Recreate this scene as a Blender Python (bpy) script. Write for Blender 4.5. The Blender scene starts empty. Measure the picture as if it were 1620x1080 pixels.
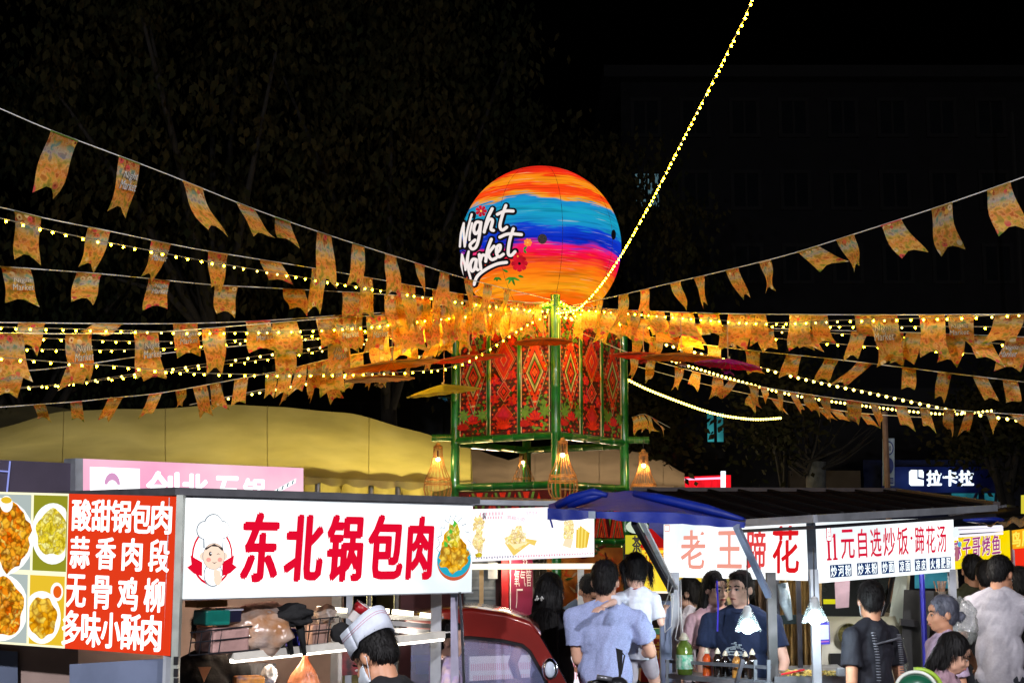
import bpy, bmesh, math, random
from mathutils import Vector, Matrix, noise, Euler
from bpy_extras import mesh_utils
R = random.Random(7)
C = bpy.context.scene.collection
SC = bpy.context.scene
rad = math.radians

# ------------------------------------------------------------------ camera, night sky, moon, exposure
CAM = Vector((0, 0, 1.82)); PITCH = rad(8.4); FPX = 2250.0
cd = bpy.data.cameras.new('camera'); cam = bpy.data.objects.new('camera', cd); C.objects.link(cam)
cam.location = CAM; cam.rotation_euler = (rad(90) + PITCH, 0, 0)
cd.sensor_width = 36; cd.lens = 50; cd.clip_start = .05; cd.clip_end = 2000
SC.camera = cam
w = bpy.data.worlds.new('World'); SC.world = w; w.use_nodes = True
nt = w.node_tree; bg = nt.nodes['Background']; sky = nt.nodes.new('ShaderNodeTexSky')
sky.sky_type = 'NISHITA'; sky.sun_disc = False; sky.sun_elevation = rad(-4); sky.sun_rotation = rad(200)
nt.links.new(sky.outputs[0], bg.inputs[0]); bg.inputs[1].default_value = .004
sd = bpy.data.lights.new('moon', 'SUN'); sd.energy = .004; sd.angle = rad(.5); sd.color = (.8, .87, 1)
so = bpy.data.objects.new('moon', sd); C.objects.link(so); so.rotation_euler = (rad(50), 0, rad(-25)); so.location = (0, 0, 30)
SC.view_settings.view_transform = 'Standard'; SC.view_settings.look = 'None'
SC.view_settings.exposure = 0; SC.view_settings.gamma = 1; SC.view_settings.use_curve_mapping = False
SC.render.engine = 'CYCLES'
SC.cycles.max_bounces = 5; SC.cycles.diffuse_bounces = 2; SC.cycles.glossy_bounces = 2
SC.cycles.transparent_max_bounces = 6; SC.cycles.transmission_bounces = 4
SC.cycles.use_denoising = True; SC.cycles.sample_clamp_indirect = 4; SC.cycles.caustics_reflective = False; SC.cycles.caustics_refractive = False

def P(px, py, d):
    u = (px - 810) / FPX; v = -(py - 540) / FPX
    dy = math.cos(PITCH) - v * math.sin(PITCH); dz = math.sin(PITCH) + v * math.cos(PITCH)
    k = d / dy
    return Vector((CAM.x + u * k, d, CAM.z + dz * k))

# ------------------------------------------------------------------ materials
MATS = {}
def _n(t, k, **kw):
    n = t.nodes.new(k)
    for a, b in kw.items(): setattr(n, a, b)
    return n
def mat(name, col, rough=.6, metal=0, var=.25, scale=12, bump=0, bscale=40, col2=None, spec=.4, trans=0, translucent=0, coat=0, stretch=(1, 1, 1), alpha=1):
    """painted / woven / metal surface: base colour mottled with noise, optional fine relief"""
    if name in MATS: return MATS[name]
    m = bpy.data.materials.new(name); m.use_nodes = True; t = m.node_tree; b = t.nodes['Principled BSDF']
    tc = _n(t, 'ShaderNodeTexCoord'); mp = _n(t, 'ShaderNodeMapping'); mp.inputs['Scale'].default_value = stretch
    t.links.new(tc.outputs['Object'], mp.inputs[0])
    nz = _n(t, 'ShaderNodeTexNoise'); nz.inputs['Scale'].default_value = scale; nz.inputs['Detail'].default_value = 6
    t.links.new(mp.outputs[0], nz.inputs[0])
    mx = _n(t, 'ShaderNodeMix', data_type='RGBA'); c2 = col2 or tuple(c * (1 - var) for c in col)
    rp = _n(t, 'ShaderNodeValToRGB'); rp.color_ramp.elements[0].position = .35; rp.color_ramp.elements[1].position = .65
    t.links.new(nz.outputs[0], rp.inputs[0]); t.links.new(rp.outputs[0], mx.inputs[0])
    mx.inputs[6].default_value = (*col, 1); mx.inputs[7].default_value = (*c2, 1)
    t.links.new(mx.outputs[2], b.inputs['Base Color'])
    b.inputs['Roughness'].default_value = rough; b.inputs['Metallic'].default_value = metal
    b.inputs['Specular IOR Level'].default_value = spec; b.inputs['Transmission Weight'].default_value = trans
    b.inputs['Coat Weight'].default_value = coat; b.inputs['Alpha'].default_value = alpha
    if bump:
        n2 = _n(t, 'ShaderNodeTexNoise'); n2.inputs['Scale'].default_value = bscale; n2.inputs['Detail'].default_value = 4
        t.links.new(mp.outputs[0], n2.inputs[0]); bp = _n(t, 'ShaderNodeBump'); bp.inputs['Strength'].default_value = bump; bp.inputs['Distance'].default_value = .01
        t.links.new(n2.outputs[0], bp.inputs['Height']); t.links.new(bp.outputs[0], b.inputs['Normal'])
    if translucent:
        tr = _n(t, 'ShaderNodeBsdfTranslucent'); ms = _n(t, 'ShaderNodeMixShader'); ms.inputs[0].default_value = translucent
        t.links.new(mx.outputs[2], tr.inputs[0]); out = t.nodes['Material Output']
        t.links.new(b.outputs[0], ms.inputs[1]); t.links.new(tr.outputs[0], ms.inputs[2]); t.links.new(ms.outputs[0], out.inputs[0])
    MATS[name] = m; return m
def em(name, col, s=1.0, var=0, scale=3, col2=None):
    """surface that gives off light (backlit print, tube, bulb)"""
    if name in MATS: return MATS[name]
    m = bpy.data.materials.new(name); m.use_nodes = True; t = m.node_tree
    for n in list(t.nodes):
        if n.type == 'BSDF_PRINCIPLED': t.nodes.remove(n)
    e = _n(t, 'ShaderNodeEmission'); e.inputs[0].default_value = (*col, 1); e.inputs[1].default_value = s
    if var or col2:
        tc = _n(t, 'ShaderNodeTexCoord'); nz = _n(t, 'ShaderNodeTexNoise'); nz.inputs['Scale'].default_value = scale; nz.inputs['Detail'].default_value = 4
        t.links.new(tc.outputs['Object'], nz.inputs[0]); mx = _n(t, 'ShaderNodeMix', data_type='RGBA')
        rp = _n(t, 'ShaderNodeValToRGB'); rp.color_ramp.elements[0].position = .38; rp.color_ramp.elements[1].position = .62
        t.links.new(nz.outputs[0], rp.inputs[0]); t.links.new(rp.outputs[0], mx.inputs[0])
        mx.inputs[6].default_value = (*col, 1); mx.inputs[7].default_value = (*(col2 or tuple(c * (1 - var) for c in col)), 1)
        t.links.new(mx.outputs[2], e.inputs[0])
    t.links.new(e.outputs[0], t.nodes['Material Output'].inputs[0])
    MATS[name] = m; return m
def food(name, cols, s=1.0, scale=60, dark=(.12, .03, .0)):
    """backlit photo print of fried food: voronoi morsels in several colours with dark gaps"""
    if name in MATS: return MATS[name]
    m = em(name, cols[0], s); t = m.node_tree; e = [n for n in t.nodes if n.type == 'EMISSION'][0]
    tc = _n(t, 'ShaderNodeTexCoord'); nz = _n(t, 'ShaderNodeTexNoise'); nz.inputs['Scale'].default_value = scale * .6
    t.links.new(tc.outputs['Object'], nz.inputs[0])
    va = _n(t, 'ShaderNodeVectorMath', operation='MULTIPLY_ADD'); va.inputs[1].default_value = (.07, .07, .07)
    t.links.new(nz.outputs['Color'], va.inputs[0]); t.links.new(tc.outputs['Object'], va.inputs[2])
    vo = _n(t, 'ShaderNodeTexVoronoi'); vo.inputs['Scale'].default_value = scale; t.links.new(va.outputs[0], vo.inputs[0])
    sx = _n(t, 'ShaderNodeSeparateColor'); t.links.new(vo.outputs['Color'], sx.inputs[0])
    rp = _n(t, 'ShaderNodeValToRGB'); cr = rp.color_ramp; cr.interpolation = 'LINEAR'
    while len(cr.elements) < len(cols): cr.elements.new(.5)
    for i, c in enumerate(cols): cr.elements[i].position = i / (len(cols) - 1); cr.elements[i].color = (*c, 1)
    t.links.new(sx.outputs[0], rp.inputs[0])
    r2 = _n(t, 'ShaderNodeValToRGB'); r2.color_ramp.elements[0].position = .3; r2.color_ramp.elements[0].color = (0, 0, 0, 1)
    r2.color_ramp.elements[1].position = .75; r2.color_ramp.elements[1].color = (.8, .8, .8, 1)
    t.links.new(vo.outputs['Distance'], r2.inputs[0])
    mx = _n(t, 'ShaderNodeMix', data_type='RGBA'); t.links.new(r2.outputs[0], mx.inputs[0]); t.links.new(rp.outputs[0], mx.inputs[6]); mx.inputs[7].default_value = (*dark, 1)
    t.links.new(mx.outputs[2], e.inputs[0]); return m

# ------------------------------------------------------------------ objects
def tag(o, label=None, cat=None, group=None, kind=None):
    if label: o['label'] = label
    if cat: o['category'] = cat
    if group: o['group'] = group
    if kind: o['kind'] = kind
    return o
def thing(name, label, cat, loc, group=None, rz=0):
    o = bpy.data.objects.new(name, None); C.objects.link(o); o.location = loc; o.rotation_euler = (0, 0, rz); o.empty_display_size = .1
    return tag(o, label, cat, group)
def rootloc(p):
    v = Vector((0, 0, 0))
    while p is not None: v += p.location; p = p.parent
    return v
class MB:
    """collects shapes given in world coordinates (or local ones with loc=False)"""
    def __init__(s): s.v = []; s.f = []; s.m = []; s.mats = []; s.cur = 0; s.uv = None
    def use(s, m):
        if m not in s.mats: s.mats.append(m)
        s.cur = s.mats.index(m); return s
    def add(s, vs, fs):
        b = len(s.v); s.v += [Vector(x) for x in vs]
        for f in fs: s.f.append([b + i for i in f]); s.m.append(s.cur)
    def hexa(s, a, b, c, d, a2, b2, c2, d2):
        s.add([a, b, c, d, a2, b2, c2, d2], [(0, 1, 2, 3), (7, 6, 5, 4), (0, 4, 5, 1), (1, 5, 6, 2), (2, 6, 7, 3), (3, 7, 4, 0)])
    def box(s, c, size, M=None):
        c = Vector(c); h = Vector(size) / 2; M = M or Matrix.Identity(3)
        q = [c + M @ Vector((x * h.x, y * h.y, z * h.z)) for z in (-1, 1) for x, y in ((-1, -1), (1, -1), (1, 1), (-1, 1))]
        s.hexa(*q[:4], *q[4:])
    def bar(s, p0, p1, w, h=None, up=(0, 0, 1)):
        p0 = Vector(p0); p1 = Vector(p1); h = h or w; d = (p1 - p0).normalized(); u = Vector(up)
        if abs(d.dot(u)) > .95: u = Vector((0, 1, 0))
        x = d.cross(u).normalized() * w / 2; y = x.cross(d).normalized() * h / 2
        s.hexa(p0 - x - y, p0 + x - y, p0 + x + y, p0 - x + y, p1 - x - y, p1 + x - y, p1 + x + y, p1 - x + y)
    def tube(s, pts, r, n=8, cap=True):
        pts = [Vector(p) for p in pts]; rs = r if isinstance(r, (list, tuple)) else [r] * len(pts)
        b = len(s.v); prev = None
        for i, p in enumerate(pts):
            d = (pts[min(i + 1, len(pts) - 1)] - pts[max(i - 1, 0)])
            d = d.normalized() if d.length > 1e-9 else Vector((0, 0, 1))
            if prev is None:
                a = Vector((0, 0, 1)) if abs(d.z) < .9 else Vector((1, 0, 0)); prev = (a - d * a.dot(d)).normalized()
            else:
                q = prev - d * prev.dot(d); prev = q.normalized() if q.length > 1e-6 else prev
            y = d.cross(prev)
            for k in range(n):
                t = 2 * math.pi * k / n; s.v.append(p + (prev * math.cos(t) + y * math.sin(t)) * rs[i])
        for i in range(len(pts) - 1):
            for k in range(n):
                s.f.append([b + i * n + k, b + i * n + (k + 1) % n, b + (i + 1) * n + (k + 1) % n, b + (i + 1) * n + k]); s.m.append(s.cur)
        if cap and n > 2:
            s.f.append([b + k for k in range(n)][::-1]); s.m.append(s.cur)
            e = b + (len(pts) - 1) * n; s.f.append([e + k for k in range(n)]); s.m.append(s.cur)
    def lathe(s, c, prof, n=16, M=None):
        c = Vector(c); b = len(s.v); M = M or Matrix.Identity(3)
        for r, z in prof:
            for k in range(n):
                t = 2 * math.pi * k / n; s.v.append(c + M @ Vector((r * math.cos(t), r * math.sin(t), z)))
        for i in range(len(prof) - 1):
            for k in range(n):
                s.f.append([b + i * n + k, b + i * n + (k + 1) % n, b + (i + 1) * n + (k + 1) % n, b + (i + 1) * n + k]); s.m.append(s.cur)
        if prof[0][0] > 1e-4: s.f.append([b + k for k in range(n)][::-1]); s.m.append(s.cur)
        if prof[-1][0] > 1e-4:
            e = b + (len(prof) - 1) * n; s.f.append([e + k for k in range(n)]); s.m.append(s.cur)
    def ell(s, c, r, n=12, M=None):
        k = max(4, n // 2); r = Vector(r) if not isinstance(r, (int, float)) else Vector((r, r, r))
        b = len(s.v); c = Vector(c); M = M or Matrix.Identity(3)
        for i in range(1, k):
            a = math.pi * i / k - math.pi / 2
            for j in range(n):
                t = 2 * math.pi * j / n
                s.v.append(c + M @ Vector((r.x * math.cos(a) * math.cos(t), r.y * math.cos(a) * math.sin(t), r.z * math.sin(a))))
        lo = len(s.v); s.v.append(c + M @ Vector((0, 0, -r.z))); s.v.append(c + M @ Vector((0, 0, r.z)))
        for i in range(k - 2):
            for j in range(n):
                s.f.append([b + i * n + j, b + i * n + (j + 1) % n, b + (i + 1) * n + (j + 1) % n, b + (i + 1) * n + j]); s.m.append(s.cur)
        for j in range(n):
            s.f.append([lo, b + (j + 1) % n, b + j]); s.m.append(s.cur)
            e = b + (k - 2) * n; s.f.append([e + j, e + (j + 1) % n, lo + 1]); s.m.append(s.cur)
    def grid(s, rows, thick=None):
        """rows of points -> sheet"""
        n = len(rows[0]); b = len(s.v)
        for r in rows: s.v += [Vector(p) for p in r]
        for i in range(len(rows) - 1):
            for k in range(n - 1): s.f.append([b + i * n + k, b + i * n + k + 1, b + (i + 1) * n + k + 1, b + (i + 1) * n + k]); s.m.append(s.cur)
    def build(s, name, m=None, parent=None, smooth=False, world=True, solid=0, label=None, cat=None, group=None, kind=None, loc=None):
        me = bpy.data.meshes.new(name)
        o = bpy.data.objects.new(name, me); C.objects.link(o)
        off = Vector((0, 0, 0))
        if parent is not None:
            o.parent = parent
            if world: off = rootloc(parent)
        elif loc is not None:
            o.location = loc; off = Vector(loc)
        elif world and s.v:
            xs = [p.x for p in s.v]; ys = [p.y for p in s.v]; off = Vector(((min(xs) + max(xs)) / 2, (min(ys) + max(ys)) / 2, min(p.z for p in s.v))); o.location = off
        me.from_pydata([p - off for p in s.v], [], s.f)
        if m is not None: me.materials.append(m)
        else:
            for k in s.mats: me.materials.append(k)
            me.polygons.foreach_set('material_index', s.m)
        if smooth: me.polygons.foreach_set('use_smooth', [True] * len(me.polygons))
        if smooth == 'auto':
            try: me.set_sharp_from_angle(angle=rad(40))
            except Exception: pass
        me.update()
        if solid:
            md = o.modifiers.new('thickness', 'SOLIDIFY'); md.thickness = solid; md.offset = 0
        return tag(o, label, cat, group, kind)

class Board:
    """a vertical board known by its four photo corners and its true height: (u, v, off) -> world"""
    def __init__(s, tl, bl, tr, br, H):
        def dep(a, b):
            k = P(*a, 1.0).z - P(*b, 1.0).z; return H / k
        s.dl = dep(tl, bl); s.dr = dep(tr, br); s.H = H
        s.L = P(*bl, s.dl); s.Rr = P(*br, s.dr)
        tlp = P(*tl, s.dl); trp = P(*tr, s.dr)
        s.c = [s.L, s.Rr, trp, tlp]
        e = s.Rr - s.L; e.z = 0; s.W = e.length; s.ux = e.normalized(); s.n = Vector((s.ux.y, -s.ux.x, 0))
        if s.n.y > 0: s.n = -s.n
    def p(s, u, v, off=0):
        a = s.c[0].lerp(s.c[1], u); b = s.c[3].lerp(s.c[2], u)
        return a.lerp(b, v) + s.n * off
    def box(s, name, m, parent, u0=0, u1=1, v0=0, v1=1, n0=-.1, n1=0, **k):
        b = MB(); q = [s.p(u, v, n) for n in (n1, n0) for u, v in ((u0, v0), (u1, v0), (u1, v1), (u0, v1))]
        if name in ('lightbox', 'counter_lightbox'):
            b.use(alu_side()); b.hexa(*q[:4], *q[4:]); b.use(m); i = len(b.f) - 6; b.m[i] = b.cur; return b.build(name, None, parent, **k)
        b.hexa(*q[:4], *q[4:]); return b.build(name, m, parent, **k)
def alu_side(): return mat('box_side', (.16, .19, .24), .5, .3, .3, 8)
_T = {}
def glyphs(st, bold=0.0, shear=0.0, res=2):
    key = (st, bold, shear)
    if key in _T: return _T[key]
    c = bpy.data.curves.new('t', 'FONT'); c.body = st; c.size = 1; c.offset = bold; c.resolution_u = res; c.shear = shear
    o = bpy.data.objects.new('t', c); C.objects.link(o); dg = bpy.context.evaluated_depsgraph_get()
    me = bpy.data.meshes.new_from_object(o.evaluated_get(dg))
    vs = [(v.co.x, v.co.y) for v in me.vertices]; fs = [list(p.vertices) for p in me.polygons]
    bpy.data.objects.remove(o); bpy.data.curves.remove(c); bpy.data.meshes.remove(me)
    if not vs: return [], []
    x0 = min(v[0] for v in vs); x1 = max(v[0] for v in vs); y0 = min(v[1] for v in vs); y1 = max(v[1] for v in vs)
    vs = [((x - x0) / max(x1 - x0, 1e-6), (y - y0) / max(y1 - y0, 1e-6)) for x, y in vs]
    _T[key] = (vs, fs); return _T[key]
class Print:
    """flat print on a board, thin layers one over another"""
    def __init__(s, bd, base=.002): s.b = bd; s.mb = MB(); s.o = base; s.st = .0008
    def poly(s, uvs, m, wob=0):
        s.mb.use(m); s.o += s.st
        s.mb.add([s.b.p(u, v, s.o) for u, v in uvs], [tuple(range(len(uvs)))]); return s
    def ellipse(s, u, v, ru, rv, m, n=24, wob=0, a0=0, a1=360, seed=0):
        q = random.Random(seed); pts = []
        for k in range(n):
            t = rad(a0 + (a1 - a0) * k / (n if a1 - a0 == 360 else n - 1)); f = 1 + q.uniform(-wob, wob)
            pts.append((u + ru * f * math.cos(t), v + rv * f * math.sin(t)))
        return s.poly(pts, m)
    def rect(s, u0, v0, u1, v1, m): return s.poly([(u0, v0), (u1, v0), (u1, v1), (u0, v1)], m)
    def text(s, st, u0, v0, u1, v1, m, bold=.01, shear=0, slant=0, flipx=False):
        vs, fs = glyphs(st, 0, shear); s.mb.use(m); s.o += .0008
        hh = abs(v1 - v0); W_ = (s.b.p(1, 0) - s.b.p(0, 0)).length; H_ = (s.b.p(0, 1) - s.b.p(0, 0)).length
        st_ = [(0, 0)]
        if bold > .012:      # heavier weight: the same strokes stamped in a small ring
            nn = 6 if bold < .05 else 10; st_ += [(math.cos(2 * math.pi * k / nn + .4), math.sin(2 * math.pi * k / nn + .4)) for k in range(nn)]
        for cx, cy in st_:
            cx, cy = .90 * cx - .30 * cy * .6, .35 * cx + .80 * cy * .75
            dv = cy * bold * hh; du = cx * bold * hh * H_ / W_ * (1 if (u1 - u0) * W_ > .5 * hh * H_ * len(st) else .7)
            s.mb.add([s.b.p(u0 + (u1 - u0) * x + du, v0 + (v1 - v0) * y + dv + slant * (x - .5), s.o) for x, y in vs], fs); s.o += .00012
        return s
    def chars(s, st, u0, v0, u1, v1, m, bold=.02, fill=.85, shear=0, slant=0, halo=None, hb=.06, step=0):
        n = len(st); w = (u1 - u0) / n
        for mm, bb, g in ([(halo, bold + hb, hb)] if halo else []) + [(m, bold, 0)]:
            for i, ch in enumerate(st):
                if ch == ' ': continue
                a = u0 + w * (i + .5) - w * fill / 2; b = a + w * fill
                gx = gy = 0
                s.text(ch, a - gx, v0 - gy + step * i, b + gx, v1 + gy + step * i, mm, bb, shear, slant)
                if halo is None or mm is m: s.o -= .0008
            s.o += .0008
        return s
    def build(s, name, parent, **k): return s.mb.build(name, None, parent, **k)

def copy_tree(o, parent=None):
    c = o.copy(); C.objects.link(c)
    if parent is not None: c.parent = parent
    for ch in list(o.children): copy_tree(ch, c)
    return c
def lamp(name, loc, power, col, radius=.03, parent=None):
    l = bpy.data.lights.new(name, 'POINT'); l.energy = power; l.color = col; l.shadow_soft_size = radius
    o = bpy.data.objects.new(name, l); C.objects.link(o)
    if parent is not None: o.parent = parent; o.location = Vector(loc) - rootloc(parent)
    else: o.location = loc
    return o

# shared materials
green = mat('green_enamel', (.010, .17, .030), .3, .0, .5, 6, .05, 90, spec=.6, coat=.4)
steel = mat('galvanised_steel', (.34, .36, .39), .4, .7, .35, 9, .05, 60)
dsteel = mat('dark_steel', (.05, .05, .06), .45, .6, .4, 9)
alu = mat('weathered_aluminium', (.42, .44, .48), .45, .55, .3, 7, .05, 50)
whitewire = mat('white_cord', (.75, .75, .75), .6, 0, .1)
blackp = mat('black_plastic', (.012, .012, .014), .35, 0, .3)
rubber = mat('rubber', (.02, .02, .02), .8)
# ------------------------------------------------------------------ ground and far setting
asph = mat('asphalt', (.05, .05, .052), .85, 0, .4, 3, .3, 120)
g = MB(); g.grid([[(-150, -30, 0), (150, -30, 0)], [(-150, 200, 0), (150, 200, 0)]]); g.build('ground', asph, kind='structure')
# the dark block behind the market
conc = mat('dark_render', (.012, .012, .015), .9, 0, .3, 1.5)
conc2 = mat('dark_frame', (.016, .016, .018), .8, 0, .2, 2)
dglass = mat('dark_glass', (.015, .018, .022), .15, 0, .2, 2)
cyanlit = em('lit_window', (.16, .32, .38), .5, .5, 2)
def building(name, x0, x1, y, h, label, cols, rows, lit=(), dep=12, sx=.75):
    r = thing(name, label, 'building', ((x0 + x1) / 2, y, 0))
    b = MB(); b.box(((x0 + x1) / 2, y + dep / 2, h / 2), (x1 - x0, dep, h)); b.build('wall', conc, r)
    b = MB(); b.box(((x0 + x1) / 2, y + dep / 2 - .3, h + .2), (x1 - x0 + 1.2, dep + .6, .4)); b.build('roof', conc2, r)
    cw = (x1 - x0) / cols; fh = h / rows
    for i in range(cols):
        for j in range(1, rows):
            cx = x0 + cw * (i + .5); cz = fh * (j + .5); ww = cw * sx / 2; wh = fh * .5 / 2
            f = MB(); t = .12
            for a, c in (((cx - ww, cz), (t, wh * 2 + t)), ((cx + ww, cz), (t, wh * 2 + t)), ((cx, cz), (t * .6, wh * 2))):
                f.box((a[0], y - .04, a[1]), (c[0], .1, c[1]))
            for s in (-1, 1): f.box((cx, y - .05, cz + s * wh), (ww * 2 + t * 1.2, .12, t))
            fr = f.build('window', conc2, r)
            p = MB(); p.box((cx, y - .012, cz), (ww * 2, .02, wh * 2)); p.build('pane', cyanlit if (i, j) in lit else dglass, fr)
    return r
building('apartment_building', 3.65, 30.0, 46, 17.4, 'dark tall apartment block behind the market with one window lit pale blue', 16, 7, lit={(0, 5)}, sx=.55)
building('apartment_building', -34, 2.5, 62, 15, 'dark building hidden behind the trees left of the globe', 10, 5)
# small lit cyan window right of tower belongs to a low annex
r = thing('annex_building', 'low dark annex with one tall cyan lit window behind the red neon sign', 'building', (7.2, 38, 0))
b = MB(); b.box((8.0, 40.3, 3.1), (9.0, 4, 6.2)); b.build('wall', conc, r)
a0 = P(1118, 706, 38.1); a1 = P(1147, 650, 38.1)
f = MB()
for xx in (a0.x, a1.x, (a0.x + a1.x) / 2): f.box((xx, 38.22, (a0.z + a1.z) / 2), (.07, .14, a1.z - a0.z + .1))
for zz in (a0.z, a1.z): f.box(((a0.x + a1.x) / 2, 38.22, zz), (a1.x - a0.x, .12, .08))
fw = f.build('window', conc2, r)
p = MB(); p.box(((a0.x + a1.x) / 2, 38.27, (a0.z + a1.z) / 2), (a1.x - a0.x, .04, a1.z - a0.z)); p.build('pane', em('cyan_pane', (.05, .42, .45), .7, .6, 1.2), fw)
b = MB(); b.box((5.4, 38.2, 4.5), (.6, .4, .45)); b.build('air_conditioner', conc2, r)

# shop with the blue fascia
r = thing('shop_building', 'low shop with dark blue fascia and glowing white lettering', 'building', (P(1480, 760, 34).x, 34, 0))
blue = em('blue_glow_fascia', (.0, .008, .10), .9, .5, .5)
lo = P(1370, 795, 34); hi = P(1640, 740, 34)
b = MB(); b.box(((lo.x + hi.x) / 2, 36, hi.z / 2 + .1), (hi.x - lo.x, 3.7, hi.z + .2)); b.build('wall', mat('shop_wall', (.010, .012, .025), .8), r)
f0 = P(1395, 779, 34); f1 = P(1600, 738, 34)
bd = Board((1395, 738), (1395, 779), (1600, 738), (1600, 779), f1.z - f0.z)
pan = bd.box('fascia', mat('navy_panel', (.003, .008, .06), .5, 0, .4, 2), r, n0=-.1)
pr = Print(bd, .01); wl = em('white_letters', (.8, .9, 1), 1.7)
def uv(px, py, x0=1395, x1=1600, y0=779, y1=738): return ((px - x0) / (x1 - x0), (py - y0) / (y1 - y0))
pr.poly([uv(*q) for q in ((1441, 743), (1451, 743), (1451, 757), (1461, 759), (1461, 768), (1441, 768), (1438, 765), (1438, 746))], wl)
pr.poly([uv(*q) for q in ((1453, 743), (1459, 743), (1461, 746), (1461, 756), (1453, 754))], wl)
u0, v0 = uv(1465, 768); u1, v1 = uv(1541, 744)
pr.chars('拉卡拉', u0, v0, u1, v1, wl, .05, .88); pr.build('lettering', pan)
lamp('sign_glow', P(1450, 757, 33.5), 9, (.12, .28, 1), .3, r)
lamp('sign_glow', P(1520, 757, 33.5), 9, (.12, .28, 1), .3, r)
for x0, x1 in ((1506, 1546), (1558, 1577)):
    a = P(x0, 800, 33.9); c = P(x1, 780, 33.9)
    f = MB(); f.box(((a.x + c.x) / 2, 33.86, (a.z + c.z) / 2), (c.x - a.x, .08, c.z - a.z)); w_ = f.build('window', em('shop_pane', (.03, .3, .38), .6, .7, 2), r)
    f = MB(); f.bar((a.x + (c.x - a.x) * .7, 33.78, a.z), (c.x - .05, 33.78, c.z), .06); f.build('glazing_bar', conc2, w_)
# grey shutter building left of it
r = thing('shutter_wall', 'low beige rendered wall behind the bare pruned tree', 'wall', (P(1300, 760, 33).x, 33, 0))
a = P(1250, 780, 33); c = P(1361, 744, 33)
b = MB(); b.box(((a.x + c.x) / 2, 33.1, c.z / 2), (c.x - a.x, .2, c.z)); b.build('panel', mat('beige_wall', (.07, .058, .045), .9, 0, .3, 2), r)

# red neon shop sign
r = thing('neon_sign', 'red glowing box sign with a white neon upright at its right end', 'sign', (P(1110, 770, 26).x, 26, 0))
bd = Board((1080, 754), (1080, 782), (1148, 751), (1148, 782), .36)
bd.box('sign_box', em('red_neon', (.9, .01, .02), 1.2, .3, 3), r)
bd.box('neon_edge', em('pink_neon', (1, .45, .7), 1.5), r, u0=.05, u1=.95, v0=.8, v1=.9, n0=.0, n1=.03)
bd.box('neon_edge', wl, r, u0=.95, u1=1.0, v0=.0, v1=1.2, n0=.0, n1=.05)
b = MB()
for u in (.1, .9): q = bd.p(u, 0, -.05); b.bar((q.x, q.y, 0), q, .08)
b.build('post', dsteel, r)

# street sign on its pole
r = thing('street_sign', 'tall narrow blue and white traffic sign with two round symbols on a thin pole', 'sign', (P(1403, 870, 22).x, 22, 0))
q = P(1401, 650, 22); b = MB(); b.tube([(q.x, 22.06, 0), (q.x, 22.06, q.z)], .045); b.build('pole', mat('rusty_pole', (.22, .13, .09), .7), r)
bd = Board((1397, 693), (1397, 768), (1415, 693), (1415, 768), .74)
pl = bd.box('sign_plate', mat('sign_blue_white', (.32, .42, .55), .4), r, n0=-.03)
navy = mat('sign_navy', (.01, .03, .22), .4); wh = mat('traffic_white', (.5, .6, .7), .4)
pr = Print(bd); pr.ellipse(.5, .79, .42, .15, navy).ellipse(.5, .79, .33, .12, wh).text('40', .3, .74, .7, .84, navy, .02)
pr.ellipse(.5, .42, .42, .17, navy); pr.rect(.1, .04, .9, .17, navy); pr.text('限时停车', .14, .06, .86, .15, wh, .01); pr.build('symbols', pl)

# tall thin mast far right
r = tag(thing('mast', 'thin dark mast standing in front of the apartment block at the far right', 'mast', (P(1601, 800, 40).x, 40, 0)), None)
q = P(1601, 178, 40); b = MB(); b.tube([(q.x, 40, 0), (q.x, 40, q.z)], .06, 6); b.build('pole', conc2, r)

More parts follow.
